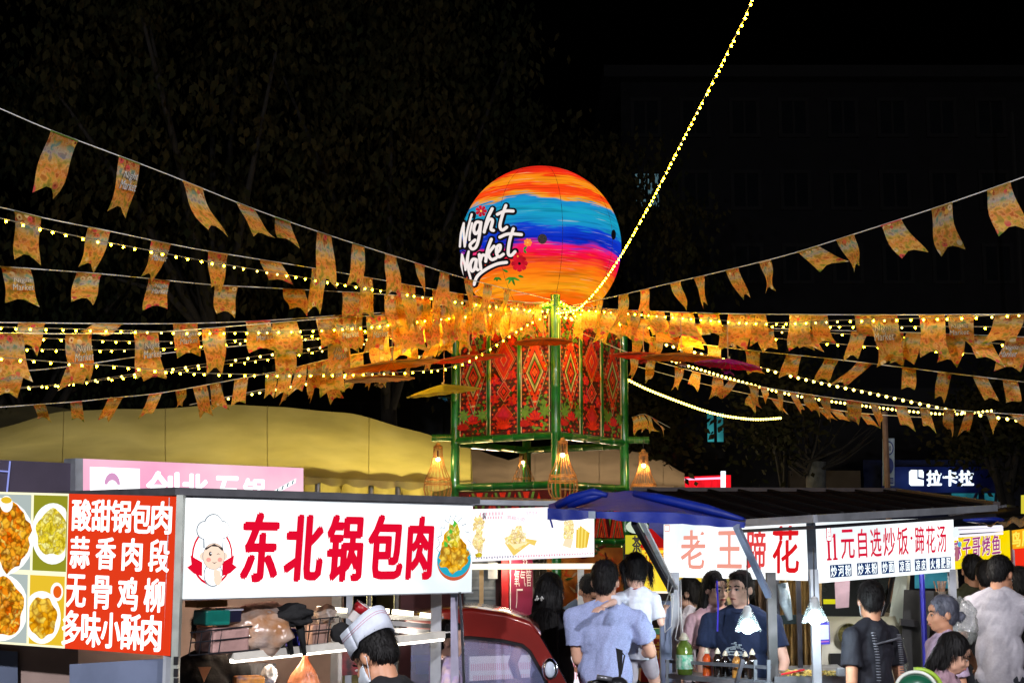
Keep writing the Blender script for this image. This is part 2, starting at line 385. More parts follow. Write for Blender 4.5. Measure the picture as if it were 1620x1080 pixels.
# ------------------------------------------------------------------ trees
bark = mat('bark', (.014, .012, .010), .9, 0, .5, 9, .6, 30)
leafm = mat('leaf_green', (.010, .014, .005), .8, 0, .6, .8, col2=(.030, .024, .008), translucent=.2, spec=.1)
leafm2 = mat('leaf_dark', (.015, .022, .01), .8, 0, .5, .8, translucent=.2, spec=.1)
paint = mat('bark_pale', (.12, .125, .12), .9, 0, .4, 8, .4, 30)
def tree(px, d, h, crown, nl, label, lm=leafm, r0=.2, lsize=.16, seed=1, droop=True, trunkm=bark, group=None, base_h=None):
    q = random.Random(seed); x = P(px, 800, d).x; root = thing('tree', label, 'tree', (x, d, 0), group)
    th = base_h or h * .45; b = MB(); b.tube([(x, d, 0), (x + .1, d, th * .5), (x, d, th)], [r0, r0 * .8, r0 * .65], 10)
    tips = []
    for k in range(9):
        a = q.uniform(0, 6.28); L = q.uniform(.5, 1) * crown[0]; z1 = q.uniform(th * 1.1, h * .95)
        p0 = Vector((x, d, th * q.uniform(.75, 1))); p2 = Vector((x + math.cos(a) * L * .8, d + math.sin(a) * L * .8, z1)); p1 = p0.lerp(p2, .5) + Vector((0, 0, .3))
        b.tube([p0, p1, p2], [r0 * .45, r0 * .28, .02], 6); tips += [p1, p2, p1.lerp(p2, .5)]
    b.build('trunk', trunkm, root, smooth=True)
    l = MB(); cl = []
    for k in range(int(nl / 45)):
        a = q.uniform(0, 6.28); el = q.uniform(-.9, 1.5); rr = q.uniform(.35, 1) ** .6
        cl.append(Vector((x + crown[0] * rr * math.cos(a) * math.cos(el), d + crown[1] * rr * math.sin(a) * math.cos(el), (h + th) / 2 + crown[2] * rr * math.sin(el))))
    for c in cl + tips:
        cr = q.uniform(.35, .95)
        for k in range(45):
            p = c + Vector((q.gauss(0, cr * .5), q.gauss(0, cr * .5), q.gauss(0, cr * .4)))
            s = lsize * q.uniform(.6, 1.3); a = q.uniform(0, 6.28); dn = -.9 if droop else q.uniform(-.6, .6)
            t = Vector((math.cos(a) * .5, math.sin(a) * .5, dn)).normalized() * s; sd_ = t.cross(Vector((q.uniform(-1, 1), q.uniform(-1, 1), q.uniform(-.3, .3)))).normalized() * s * .27
            l.add([p, p + t * .45 + sd_, p + t, p + t * .45 - sd_], [(0, 1, 2, 3)])
    l.build('crown', lm, root, kind='stuff')
    return root
tree(330, 23, 12.0, (4.2, 3, 4.3), 9500, 'tall drooping-leaved tree in the dark behind the left bunting', seed=3, lsize=.17)
tree(610, 25, 11.5, (3.4, 3, 4.5), 9500, 'tall dark tree directly left of the painted globe', seed=5, lsize=.17)
tree(900, 29, 10.2, (3.6, 3, 3.0), 7000, 'dark broad tree rising behind the painted globe', seed=8, lsize=.17)
tree(40, 26, 10.0, (3.6, 3, 3.8), 5200, 'dim tree at the far left edge behind the canopy', leafm2, seed=11, lsize=.17)
tree(1592, 27, 5.3, (1.25, 1.2, .62), 2600, 'bushy round tree beside the glowing blue shop sign', seed=14, lsize=.15, droop=False, base_h=3.1)
tree(1034, 27, 5.0, (.45, .5, .45), 500, 'small leafy tree just right of the bamboo tower', seed=21, lsize=.17, droop=False, base_h=3.6, r0=.08)
tree(1240, 24, 5.3, (.6, .6, .7), 900, 'thin young tree with yellowish leaves left of the bare tree', seed=17, lsize=.13, droop=False, r0=.07, base_h=3.3)
# bare pruned tree
x = P(1287, 760, 26).x; r = thing('pruned_tree', 'bare pruned tree with pale trunk and thin upright shoots', 'tree', (x, 26, 0))
b = MB(); q = random.Random(4); zt = P(1287, 730, 26).z
b.tube([(x, 26, 0), (x, 26, zt * .6), (x + .06, 26, zt)], [.2, .19, .18], 12); b.build('trunk', paint, r, smooth=True)
b = MB()
for k in range(22):
    a = rad(q.uniform(-62, 62)); L = q.uniform(1.1, 1.9); p0 = Vector((x + q.uniform(-.2, .2), 26 + q.uniform(-.2, .2), zt - q.uniform(0, .3)))
    p2 = p0 + Vector((math.sin(a) * L, q.uniform(-.4, .4), math.cos(a) * L)); p1 = p0.lerp(p2, .4) + Vector((math.sin(a) * .12, 0, -.05))
    b.tube([p0, p1, p2], [.035, .02, .006], 5)
b.build('shoots', bark, r, kind='stuff')

# ------------------------------------------------------------------ bamboo tower
A_ = rad(36.4); S_ = 1.45
F2 = Vector((P(880, 800, 16).x, 16)); Lv = Vector((-math.cos(A_), math.sin(A_))); Rv = Vector((math.sin(A_), math.cos(A_)))
CF = F2; CL = F2 + Lv * S_; CR = F2 + Rv * S_; CB = F2 + Lv * S_ + Rv * S_; CC = (CF + CB) / 2
ZT = P(880, 482, 16).z; ZM = P(880, 690, 16).z; ZR = P(880, 768, 16).z; ZP = P(880, 776, 16).z; ZQ = P(880, 858, 16).z
tower = thing('bamboo_tower', 'green bamboo tower with red woven-pattern panels carrying the painted globe', 'tower', (CC.x, CC.y, 0))
def v3(p, z): return Vector((p.x, p.y, z))
for c in (CF, CL, CR, CB):
    b = MB(); zs = [0]
    top = ZT + (.12 if c is CF else .02); n = 9; pts = []; rr = []
    for k in range(n):
        z0 = top * k / n; z1 = top * (k + 1) / n
        pts += [v3(c, z0 + .02), v3(c, z1 - .02), v3(c, z1 - .008)]; rr += [.054, .054, .060]
    b.tube(pts, rr, 14); b.build('post', green, tower, smooth='auto')
def beam(a, c, z, ext0=0, ext1=0, r_=.042, nm='beam'):
    d = (c - a).normalized(); a2 = a - d * ext0; c2 = c + d * ext1; b = MB(); n = 5; pts = []; rr = []
    for k in range(n):
        p0 = v3(a2.lerp(c2, k / n), z); p1 = v3(a2.lerp(c2, (k + 1) / n), z)
        pts += [p0.lerp(p1, .02), p0.lerp(p1, .97), p0.lerp(p1, .985)]; rr += [r_, r_, r_ * 1.12]
    b.tube(pts, rr, 12); return b.build(nm, green, tower, smooth='auto')
for z in (ZT - .02, ZM, ZR, ZQ, .6):
    for a, c in ((CF, CL), (CF, CR), (CL, CB), (CR, CB)): beam(a, c, z + (.015 if a is CF else -.015))
# outriggers carrying the lanterns
beam(CL, CL + Vector((-.28, 0.0)), ZM + .05); beam(CR, CR + Vector((.30, 0.0)), ZM + .05)
# patterned panels
def em_m(n, c, s=.5): return em('print_' + n, c, s)
def prn(n, c): return mat('printed_' + n, c, .55, 0, .3, 25, .1, 80)
pr_red = prn('red', (.50, .014, .018)); pr_org = prn('orange', (.72, .10, .02)); pr_dk = prn('maroon', (.10, .008, .012)); pr_grn = prn('leaf', (.13, .30, .05)); pr_dg = prn('dark_leaf', (.02, .09, .02))
pr_crm = prn('cream', (.55, .42, .25)); pr_pk = prn('crimson', (.55, .01, .05)); pr_sc = prn('scarlet', (.75, .03, .01))
class Plane2:
    def __init__(s, a, c, z0, z1, n): s.a = a; s.c = c; s.z0 = z0; s.z1 = z1; s.n = n
    def p(s, u, v, off=0):
        q = s.a.lerp(s.c, u); return Vector((q.x, q.y, s.z0 + (s.z1 - s.z0) * v)) + s.n * off
    box = Board.box
def diamond(pr, u, v, ru, rv, cols):
    for k, (f, m) in enumerate(cols): pr.poly([(u - ru * f, v), (u, v - rv * f), (u + ru * f, v), (u, v + rv * f)], m)
def leaf(pr, u, v, L, w_, ang, m, asp):
    c, s_ = math.cos(ang), math.sin(ang)
    def q(a, b): return (u + (a * c - b * s_) * asp, v + (a * s_ + b * c))
    pr.poly([q(0, 0), q(L * .3, w_), q(L * .7, w_ * .7), q(L, 0), q(L * .7, -w_ * .7), q(L * .3, -w_)], m)
def motif(pr, kind, asp, seed):
    q = random.Random(seed)
    pr.st = 0
    for lv in (0, 1):
        pr.o += .0006
        for j in range(26):
            for i in range(5): diamond(pr, .1 + .2 * i - .03 + (.06 if j % 2 else 0), .02 + j * .038, (.09, .045)[lv], (.018, .009)[lv], [(1, ((pr_red, pr_dk, pr_dg)[(i + j) % 3], (pr_org, pr_red)[(i * j) % 2])[lv])])
    pr.st = .00012
    if kind == 0:
        for k in range(95): leaf(pr, q.uniform(.08, .92), q.choice((q.uniform(0.02, .30), q.uniform(.74, .96))), q.uniform(.03, .065), q.uniform(.010, .018), q.uniform(0, 6.28), q.choice((pr_grn, pr_dg, pr_grn, pr_sc)), asp)
        diamond(pr, .5, .52, .47, .34, [(1, pr_crm), (.96, pr_dk), (.92, pr_sc), (.78, pr_org), (.72, pr_sc)])
        for k in range(12):
            for sg in (-1, 1):
                t = (k + .5) / 12; u = .5 + sg * .40 * (1 - abs(t * 2 - 1)); v = .52 + .29 * (t * 2 - 1)
                diamond(pr, u, v, .045, .011, [(1, pr_dk if k % 2 else pr_crm)])
        diamond(pr, .5, .5, .34, .19, [(1, pr_dk), (.9, pr_crm), (.75, pr_grn), (.62, pr_dk), (.5, pr_sc), (.36, pr_dk)])
        for a, c in ((.06, 0), (-.06, 0), (0, .02), (0, -.02)): diamond(pr, .5 + a, .5 + c, .055, .018, [(1, pr_org)])
        diamond(pr, .5, .93, .12, .05, [(1, pr_sc), (.6, pr_org)])
        for k in range(9): leaf(pr, .5, .10, .09, .012, rad(20 + 17 * k), pr_pk if k % 2 else pr_sc, asp)
        for k in range(9): leaf(pr, .12, .05, .08, .010, rad(20 + 17 * k), pr_red, asp)
        for u in (.16, .86):
            for k in range(8): leaf(pr, u, .17, .07, .012, rad(45 * k), pr_grn, asp)
    else:
        for k in range(70): leaf(pr, q.uniform(.02, .98), q.uniform(0, 1), q.uniform(.03, .07), q.uniform(.008, .016), q.uniform(0, 6.28), q.choice((pr_red, pr_pk, pr_dg, pr_sc, pr_dk)), asp)
        diamond(pr, .5, .63, .44, .20, [(1, pr_crm), (.96, pr_red), (.86, pr_crm), (.82, pr_sc), (.6, pr_org), (.55, pr_pk), (.3, pr_crm), (.25, pr_sc)])
        diamond(pr, .5, .36, .26, .09, [(1, pr_crm), (.93, pr_red), (.6, pr_org), (.5, pr_dk), (.3, pr_sc)])
        diamond(pr, .5, .16, .34, .10, [(1, pr_org), (.93, pr_red), (.6, pr_pk)])
        for (u, v) in ((.18, .46), (.82, .50), (.15, .30), (.84, .28), (.2, .83), (.8, .78), (.5, .94)):
            for k in range(6): leaf(pr, u, v, .05, .018, rad(60 * k + seed * 9), pr_sc if k % 2 else pr_pk, asp)
            diamond(pr, u, v, .04, .009, [(1, pr_org)])
        for k in range(9): leaf(pr, .5, .04, .10, .011, rad(20 + 17 * k), pr_sc, asp)
nL = Vector((-Rv.x, -Rv.y, 0)); nR = Vector((-Lv.x, -Lv.y, 0))
for (a, c, nn, sw, sd0) in ((CL, CF, nL, 0, 1), (CF, CR, nR, 0, 5)):
    nk = 3
    d = (c - a); e0 = .055 / d.length
    for k in range(nk):
        ua = e0 + (1 - 2 * e0) * k / nk + .018; ub = e0 + (1 - 2 * e0) * (k + 1) / nk - .018
        pl = Plane2(a + d * ua, a + d * ub, ZM + .06, ZT - .07, nn)
        o = pl.box('panel', pr_dk, tower, n0=-.02, n1=0); asp = (ZT - ZM) / (d.length * (ub - ua))
        pr = Print(pl); motif(pr, 1 if k == 1 else 0, asp, k + sd0); pr.build('print', o)
        for u in (0.0, 1.0):
            q0 = pl.p(u, 0, .01); q1 = pl.p(u, 1, .01); b = MB(); b.bar(q0, q1, .012); b.build('edge_trim', pr_crm, o)
        if k < nk - 1:
            pp = a + d * (ub + .018); b = MB(); b.tube([v3(pp, ZM), v3(pp, ZT - .03)], .030, 10); b.build('cane', green, tower, smooth=True)
    # zigzag frieze below the open storey
    pl = Plane2(a + d * e0, c - d * e0, ZQ + .04, ZR - .04, nn); o = pl.box('frieze_panel', pr_dk, tower, n0=-.02, n1=0); pr = Print(pl)
    for k in range(4):
        u0 = k / 4
        for f, m in ((1, pr_sc), (.86, pr_org), (.80, pr_red), (.62, pr_crm), (.58, pr_dg), (.45, pr_sc), (.3, pr_dk), (.2, pr_org)):
            pr.poly([(u0 + .125 - .12 * f, .04), (u0 + .125 + .12 * f, .04), (u0 + .125, .04 + .92 * f)], m)
    for k in range(1, 4):
        for f, m in ((1, pr_grn), (.7, pr_dk), (.4, pr_sc)): pr.poly([(k / 4 - .09 * f, .97), (k / 4, .97 - .7 * f), (k / 4 + .09 * f, .97)], m)
    pr.build('print', o)
    pl = Plane2(a + d * e0, c - d * e0, .65, ZQ - .05, nn); o = pl.box('mural_panel', mat('mural_orange', (.55, .20, .03), .6, 0, .6, 3, col2=(.25, .05, .01)), tower, n0=-.02, n1=0); pr = Print(pl)
    q = random.Random(3)
    for k in range(40): leaf(pr, q.uniform(.05, .95), q.uniform(.5, 1), q.uniform(.05, .12), .012, q.uniform(0, 6.28), q.choice((pr_crm, pr_dg, pr_org, pr_dk)), 1.4)
    pr.build('print', o)
b = MB(); b.box((CC.x, CC.y, ZT + .0), (1.1, 1.1, .03), Matrix.Rotation(A_, 3, 'Z')); b.build('top_deck', green, tower)
for s_ in (-1, 1):
    b = MB(); b.tube([v3(CC, ZT) + Vector((s_ * .3, 0, 0)), v3(CC, ZT + .12) + Vector((s_ * .25, 0, 0))], .03); b.build('globe_support', dsteel, tower)

# ------------------------------------------------------------------ painted globe
GC = P(855, 391, CC.y); GR = 128 / FPX * (GC - CAM).length * .995
m = bpy.data.materials.new('painted_globe_skin'); m.use_nodes = True; t = m.node_tree; t.nodes.remove(t.nodes['Principled BSDF'])
e = _n(t, 'ShaderNodeEmission'); tc = _n(t, 'ShaderNodeTexCoord'); sp = _n(t, 'ShaderNodeSeparateXYZ'); t.links.new(tc.outputs['Object'], sp.inputs[0])
def nzs(scale, st, det=5, w0=0):
    mp = _n(t, 'ShaderNodeMapping'); mp.inputs['Scale'].default_value = st; mp.inputs['Location'].default_value = (w0, w0, w0); t.links.new(tc.outputs['Object'], mp.inputs[0])
    n = _n(t, 'ShaderNodeTexNoise'); n.inputs['Scale'].default_value = scale; n.inputs['Detail'].default_value = det; t.links.new(mp.outputs[0], n.inputs[0]); return n.outputs[0]
def mth(op, a, b_, c=None):
    n = _n(t, 'ShaderNodeMath', operation=op)
    for i, q in enumerate((a, b_, c)):
        if q is None: continue
        if isinstance(q, (int, float)): n.inputs[i].default_value = q
        else: t.links.new(q, n.inputs[i])
    return n.outputs[0]
z = mth('MULTIPLY_ADD', sp.outputs[2], .88 / GR, .185)
z = mth('ADD', z, mth('MULTIPLY', mth('SUBTRACT', nzs(1.2, (1, 1, 1), 2), .5), .22))
z = mth('ADD', z, mth('MULTIPLY', mth('SUBTRACT', nzs(3.4, (1, 1, 12), 9, 3), .5), .24))
zz = mth('MULTIPLY_ADD', z, .5, .5)
rp = _n(t, 'ShaderNodeValToRGB'); cr = rp.color_ramp; cr.interpolation = 'LINEAR'
bands = [(-1, (1, .26, .005)), (-.66, (1, .32, .008)), (-.56, (1, .11, .003)), (-.47, (1, .18, .004)), (-.40, (1, .38, .01)), (-.22, (1, .16, .006)), (-.10, (.95, .006, .03)), (.0, (.95, .01, .16)),
         (.04, (.25, .03, .42)), (.07, (.004, .02, .50)), (.20, (.006, .05, .62)), (.25, (.01, .28, .60)), (.42, (.01, .38, .56)), (.54, (.01, .25, .62)), (.57, (.9, .42, .02)), (.62, (1, .08, .006)), (.70, (1, .05, .006)), (.74, (1, .30, .008)), (.82, (1, .28, .008)), (.86, (.95, .03, .006)), (1, (.8, .02, .01))]
bands = bands[:20] + [bands[-1]]
while len(cr.elements) < len(bands): cr.elements.new(.5)
for i, (p_, c_) in enumerate(bands): cr.elements[i].position = p_ * .5 + .5; cr.elements[i].color = (*c_, 1)
t.links.new(zz, rp.inputs[0])
# pale and dark dry-brush streaks
mx = _n(t, 'ShaderNodeMix', data_type='RGBA'); st_ = nzs(2.2, (1, 1, 30), 8, 9)
r3 = _n(t, 'ShaderNodeValToRGB'); r3.color_ramp.elements[0].position = .63; r3.color_ramp.elements[1].position = .72; r3.color_ramp.elements[1].color = (.4, .4, .4, 1)
t.links.new(st_, r3.inputs[0]); t.links.new(r3.outputs[0], mx.inputs[0]); t.links.new(rp.outputs[0], mx.inputs[6]); mx.inputs[7].default_value = (.75, .75, .55, 1)
mx2 = _n(t, 'ShaderNodeMix', data_type='RGBA', blend_type='MULTIPLY'); mx2.inputs[0].default_value = 1
r4 = _n(t, 'ShaderNodeValToRGB'); r4.color_ramp.elements[0].position = .33; r4.color_ramp.elements[0].color = (.62, .62, .62, 1); r4.color_ramp.elements[1].position = .5
t.links.new(nzs(1.7, (1, 1, 22), 8, 20), r4.inputs[0]); t.links.new(mx.outputs[2], mx2.inputs[6]); t.links.new(r4.outputs[0], mx2.inputs[7])
t.links.new(mx2.outputs[2], e.inputs[0]); e.inputs[1].default_value = 1.0
t.links.new(e.outputs[0], t.nodes['Material Output'].inputs[0])
gl = thing('painted_globe', 'large glowing globe lantern painted in red, orange and blue bands', 'lantern', tuple(GC - Vector((0, 0, GR))))
b = MB(); b.ell(GC, GR, 72); o = b.build('globe_skin', None, None, smooth=True, loc=GC); o.data.materials.append(m)
o.parent = gl; o.location = GC - gl.location
seam = mat('seam_thread', (.02, .01, .01), .8)
for k in range(8):
    a = rad(45 * k + 14); b = MB(); b.tube([GC + Vector((math.cos(a) * math.cos(q_), math.sin(a) * math.cos(q_), math.sin(q_))) * (GR * 1.0) for q_ in [rad(-80 + 8 * j) for j in range(21)]], .0028, 4); b.build('seam', seam, gl)
def onglobe(px, py, off):
    """where a sight line meets the globe"""
    dv = (P(px, py, 10) - CAM).normalized(); oc = CAM - GC; bb = oc.dot(dv); cc = oc.dot(oc) - GR * GR; disc = bb * bb - cc
    if disc < 0: t_ = -bb; p = CAM + dv * t_; return GC + (p - GC).normalized() * (GR + off)
    p = CAM + dv * (-bb - math.sqrt(disc)); return GC + (p - GC).normalized() * (GR + off)
STK = [[(198, 600), (205, 520), (222, 455)], [(222, 455), (222, 530), (228, 600)], [(228, 600), (245, 500), (272, 400)], [(274, 455), (260, 520), (258, 560)],
 [(325, 450), (300, 450), (285, 490), (295, 520), (318, 500), (330, 450)], [(330, 450), (318, 540), (300, 600), (275, 615), (262, 590), (292, 560)],
 [(400, 365), (370, 430), (350, 510)], [(358, 485), (380, 435), (402, 438), (392, 490), (408, 500)], [(485, 345), (465, 400), (448, 470), (462, 498), (490, 480)], [(432, 400), (480, 380), (530, 380)],
 [(215, 785), (208, 720), (212, 650)], [(212, 650), (226, 700), (234, 745)], [(234, 745), (244, 670), (254, 630)], [(254, 630), (248, 720), (266, 800)],
 [(302, 682), (280, 680), (264, 715), (273, 752), (292, 735), (302, 682)], [(302, 682), (299, 730), (312, 745)], [(320, 650), (325, 700), (330, 740)], [(326, 690), (338, 655), (354, 655)],
 [(395, 555), (372, 620), (360, 692)], [(412, 598), (378, 645), (396, 680), (424, 672)], [(430, 640), (448, 618), (450, 592), (430, 604), (428, 642), (442, 664), (470, 648)],
 [(532, 490), (510, 560), (500, 640), (518, 655), (542, 632)], [(448, 542), (500, 522), (582, 526)], [(288, 835), (308, 785), (360, 742), (430, 708), (490, 698)]]
def smoothpts(pts, n=6):
    out = []
    for i in range(len(pts) - 1):
        p0 = pts[max(i - 1, 0)]; p1 = pts[i]; p2 = pts[i + 1]; p3 = pts[min(i + 2, len(pts) - 1)]
        for k in range(n):
            s_ = k / n
            out.append(tuple(.5 * (2 * p1[j] + (p2[j] - p0[j]) * s_ + (2 * p0[j] - 5 * p1[j] + 4 * p2[j] - p3[j]) * s_ ** 2 + (3 * p1[j] - p0[j] - 3 * p2[j] + p3[j]) * s_ ** 3) for j in (0, 1)))
    return out + [pts[-1]]
def ribbon(mb, pts, hw, off):
    def X(p): return onglobe(680 + p[0] / 4, 240 + p[1] / 4, off)
    n = len(pts); rows = []
    for i, p in enumerate(pts):
        a = pts[max(i - 1, 0)]; c = pts[min(i + 1, n - 1)]; dx, dy = c[0] - a[0], c[1] - a[1]; l_ = math.hypot(dx, dy) or 1
        rows.append((( p[0] - dy / l_ * hw, p[1] + dx / l_ * hw), (p[0] + dy / l_ * hw, p[1] - dx / l_ * hw)))
    mb.grid([[X(a), X(c)] for a, c in rows])
    for p in (pts[0], pts[-1]):
        mb.add([X((p[0] + hw * math.cos(k * math.pi / 6), p[1] + hw * math.sin(k * math.pi / 6))) for k in range(12)], [tuple(range(12))])
blk = em('print_black', (.008, .006, .008), 1); cream = em('print_white', (.92, .82, .78), 1.0)
b = MB(); k = 0
for s_ in STK: ribbon(b, smoothpts(s_), 23.5, .004 + k * .0002); k += 1
b.build('lettering_outline', blk, gl)
b = MB()
for s_ in STK: ribbon(b, smoothpts(s_), 6.8 if s_[0][0] < 275 else 9.6, .010 + k * .0002); k += 1
b.build('lettering', cream, gl)
def gflower(cx, cy, r_, np_, m1, m2, lbl=None):
    b = MB(); b.use(m1)
    for k in range(np_):
        a = 2 * math.pi * k / np_; pts = [(cx, cy)] + [(cx + r_ * f * math.cos(a + g_), cy + r_ * f * math.sin(a + g_)) for f, g_ in ((.55, -.42), (.92, -.34), (1.02, 0), (.92, .34), (.55, .42))]
        b.add([onglobe(680 + x_ / 4, 240 + y_ / 4, .018) for x_, y_ in pts], [tuple(range(len(pts)))])
    b.use(m2); b.add([onglobe(680 + (cx + r_ * .2 * math.cos(k)) / 4, 240 + (cy + r_ * .2 * math.sin(k)) / 4, .021) for k in range(6)], [tuple(range(6))])
    b.build('printed_flower', None, gl, label=lbl)
er = em('print_flower_red', (.75, .01, .03), 1, .5, 8); eo = em('print_flower_orange', (1, .3, .03), 1); ey = em('print_flower_yellow', (1, .6, .1), 1); eg = em('print_leaf_green', (.05, .3, .03), 1, .6, 10)
gflower(332, 380, 36, 7, er, ey); gflower(570, 705, 52, 8, er, blk); gflower(560, 660, 30, 6, er, eo); gflower(622, 575, 26, 7, eo, ey)
b = MB()
for cx, cy, a, L in ((520, 790, 1.2, 60), (520, 790, .4, 60), (520, 790, 2.0, 50), (520, 790, 2.7, 45), (500, 760, 3.6, 40), (430, 790, .6, 35), (430, 790, 2.4, 30), (430, 790, 1.6, 28), (595, 620, -.8, 30), (595, 620, .9, 30), (560, 780, .3, 40)):
    c_, s2 = math.cos(a), math.sin(a); pts = [(cx + u_ * c_ - v_ * s2, cy + u_ * s2 + v_ * c_) for u_, v_ in ((0, 0), (L * .3, 8), (L * .7, 6), (L, 0), (L * .7, -6), (L * .3, -8))]
    b.add([onglobe(680 + x_ / 4, 240 + y_ / 4, .016) for x_, y_ in pts], [tuple(range(6))])
b.build('printed_leaves', eg, gl)
for cx, cy in ((712, 552), (1160, 525)):
    b = MB(); b.add([onglobe(680 + (cx + 30 * math.cos(k * math.pi / 9) * (1 if cx < 900 else .5)) / 4, 240 + (cy + 32 * math.sin(k * math.pi / 9)) / 4, .006) for k in range(18)], [tuple(range(18))]); b.build('air_valve', mat('valve_navy', (.004, .004, .02), .6), gl)
# ------------------------------------------------------------------ bunting
def flagmat():
    m = mat('flag_print', (.5, .5, .5), .6, translucent=.45); t = m.node_tree; b = t.nodes['Principled BSDF']
    tc = _n(t, 'ShaderNodeTexCoord'); oi = _n(t, 'ShaderNodeObjectInfo')
    sx = _n(t, 'ShaderNodeSeparateXYZ'); t.links.new(tc.outputs['UV'], sx.inputs[0])
    ad = _n(t, 'ShaderNodeVectorMath', operation='MULTIPLY_ADD'); ad.inputs[1].default_value = (1, 1.6, 1)
    cb = _n(t, 'ShaderNodeCombineXYZ')
    for i in (0, 1): 
        mm = _n(t, 'ShaderNodeMath', operation='MULTIPLY'); mm.inputs[1].default_value = 31; t.links.new(oi.outputs['Random'], mm.inputs[0]); t.links.new(mm.outputs[0], cb.inputs[i])
    t.links.new(tc.outputs['UV'], ad.inputs[0]); t.links.new(cb.outputs[0], ad.inputs[2])
    nz = _n(t, 'ShaderNodeTexNoise'); nz.inputs['Scale'].default_value = 4.6; nz.inputs['Detail'].default_value = 3.5; t.links.new(ad.outputs[0], nz.inputs[0])
    rp = _n(t, 'ShaderNodeValToRGB'); cr = rp.color_ramp
    cols = [(.33, (.03, .08, .01)), (.41, (.20, .30, .03)), (.46, (.80, .50, .10)), (.50, (.85, .28, .04)), (.55, (.92, .72, .35)), (.60, (.60, .08, .02)), (.67, (.25, .03, .01))]
    while len(cr.elements) < len(cols): cr.elements.new(.5)
    for i, (p_, c_) in enumerate(cols): cr.elements[i].position = p_; cr.elements[i].color = (*c_, 1)
    t.links.new(nz.outputs[0], rp.inputs[0])
    # pale blue sky in the upper middle of most flags
    def rng(val, a, c, lo=0, hi=1):
        n = _n(t, 'ShaderNodeMapRange'); n.inputs[1].default_value = a; n.inputs[2].default_value = c; n.inputs[3].default_value = lo; n.inputs[4].default_value = hi
        t.links.new(val, n.inputs[0]); return n.outputs[0]
    def ma(op, a, c):
        n = _n(t, 'ShaderNodeMath', operation=op)
        for i, q in enumerate((a, c)):
            if isinstance(q, (int, float)): n.inputs[i].default_value = q
            else: t.links.new(q, n.inputs[i])
        return n.outputs[0]
    vr = _n(t, 'ShaderNodeValToRGB'); c_ = vr.color_ramp
    vw = ma('ADD', sx.outputs[1], ma('MULTIPLY', ma('SUBTRACT', nz.outputs[0], .5), .35))
    vs_ = [(0, (.22, .34, .05)), (.16, (.62, .45, .08)), (.30, (.88, .48, .10)), (.42, (.80, .22, .05)), (.54, (.88, .52, .14)), (.62, (.62, .60, .30)), (.70, (.22, .52, .85)), (.78, (.45, .60, .60)), (.86, (.38, .20, .05)), (1, (.28, .08, .03))]
    while len(c_.elements) < len(vs_): c_.elements.new(.5)
    for i, (p_, q_) in enumerate(vs_): c_.elements[i].position = p_; c_.elements[i].color = (*q_, 1)
    t.links.new(vw, vr.inputs[0])
    mx = _n(t, 'ShaderNodeMix', data_type='RGBA'); mx.inputs[0].default_value = .52; t.links.new(rp.outputs[0], mx.inputs[6]); t.links.new(vr.outputs[0], mx.inputs[7])
    # wavy brown path lines in the lower half
    wv = _n(t, 'ShaderNodeTexWave'); wv.bands_direction = 'Y'; wv.inputs['Scale'].default_value = 2.6; wv.inputs['Distortion'].default_value = 7; wv.inputs['Detail'].default_value = 3; t.links.new(ad.outputs[0], wv.inputs[0])
    wl_ = ma('MULTIPLY', ma('MULTIPLY', rng(wv.outputs['Fac'], .25, .08), rng(sx.outputs[1], .55, .45)), .0)
    mw = _n(t, 'ShaderNodeMix', data_type='RGBA'); t.links.new(wl_, mw.inputs[0]); t.links.new(mx.outputs[2], mw.inputs[6]); mw.inputs[7].default_value = (.28, .07, .02, 1); mx = mw
    # each flag a little different in tint
    tn = _n(t, 'ShaderNodeMix', data_type='RGBA', blend_type='MULTIPLY'); tn.inputs[0].default_value = 1; tr_ = _n(t, 'ShaderNodeValToRGB'); tr_.color_ramp.elements[0].color = (1, .80, .66, 1); tr_.color_ramp.elements[1].color = (1, 1, .85, 1)
    t.links.new(oi.outputs['Random'], tr_.inputs[0]); t.links.new(mx.outputs[2], tn.inputs[6]); t.links.new(tr_.outputs[0], tn.inputs[7]); mx = tn
    # flowers: ring-and-heart dots crowding the top and bottom edges
    vo = _n(t, 'ShaderNodeTexVoronoi'); vo.inputs['Scale'].default_value = 3.3; t.links.new(ad.outputs[0], vo.inputs[0])
    edge = ma('MAXIMUM', rng(sx.outputs[1], .74, .86), rng(sx.outputs[1], .32, .2))
    pet = ma('MULTIPLY', ma('LESS_THAN', vo.outputs['Distance'], .36), edge)
    fc = _n(t, 'ShaderNodeValToRGB'); f = fc.color_ramp; f.interpolation = 'CONSTANT'
    fcs = [(0, (.75, .10, .10)), (.3, (.85, .5, .1)), (.55, (.7, .15, .08)), (.75, (.85, .7, .45))]
    while len(f.elements) < 4: f.elements.new(.5)
    for i, (p_, c_) in enumerate(fcs): f.elements[i].position = p_; f.elements[i].color = (*c_, 1)
    ss = _n(t, 'ShaderNodeSeparateColor'); t.links.new(vo.outputs['Color'], ss.inputs[0]); t.links.new(ss.outputs[0], fc.inputs[0])
    m2 = _n(t, 'ShaderNodeMix', data_type='RGBA'); t.links.new(pet, m2.inputs[0]); t.links.new(mx.outputs[2], m2.inputs[6]); t.links.new(fc.outputs[0], m2.inputs[7])
    hrt = ma('MULTIPLY', ma('LESS_THAN', vo.outputs['Distance'], .13), edge)
    m3 = _n(t, 'ShaderNodeMix', data_type='RGBA'); t.links.new(hrt, m3.inputs[0]); t.links.new(m2.outputs[2], m3.inputs[6]); m3.inputs[7].default_value = (.30, .04, .02, 1)
    for l in list(b.inputs['Base Color'].links): t.links.remove(l)
    t.links.new(m3.outputs[2], b.inputs['Base Color'])
    tr = [n for n in t.nodes if n.type == 'BSDF_TRANSLUCENT'][0]; t.links.new(m3.outputs[2], tr.inputs[0]); return m
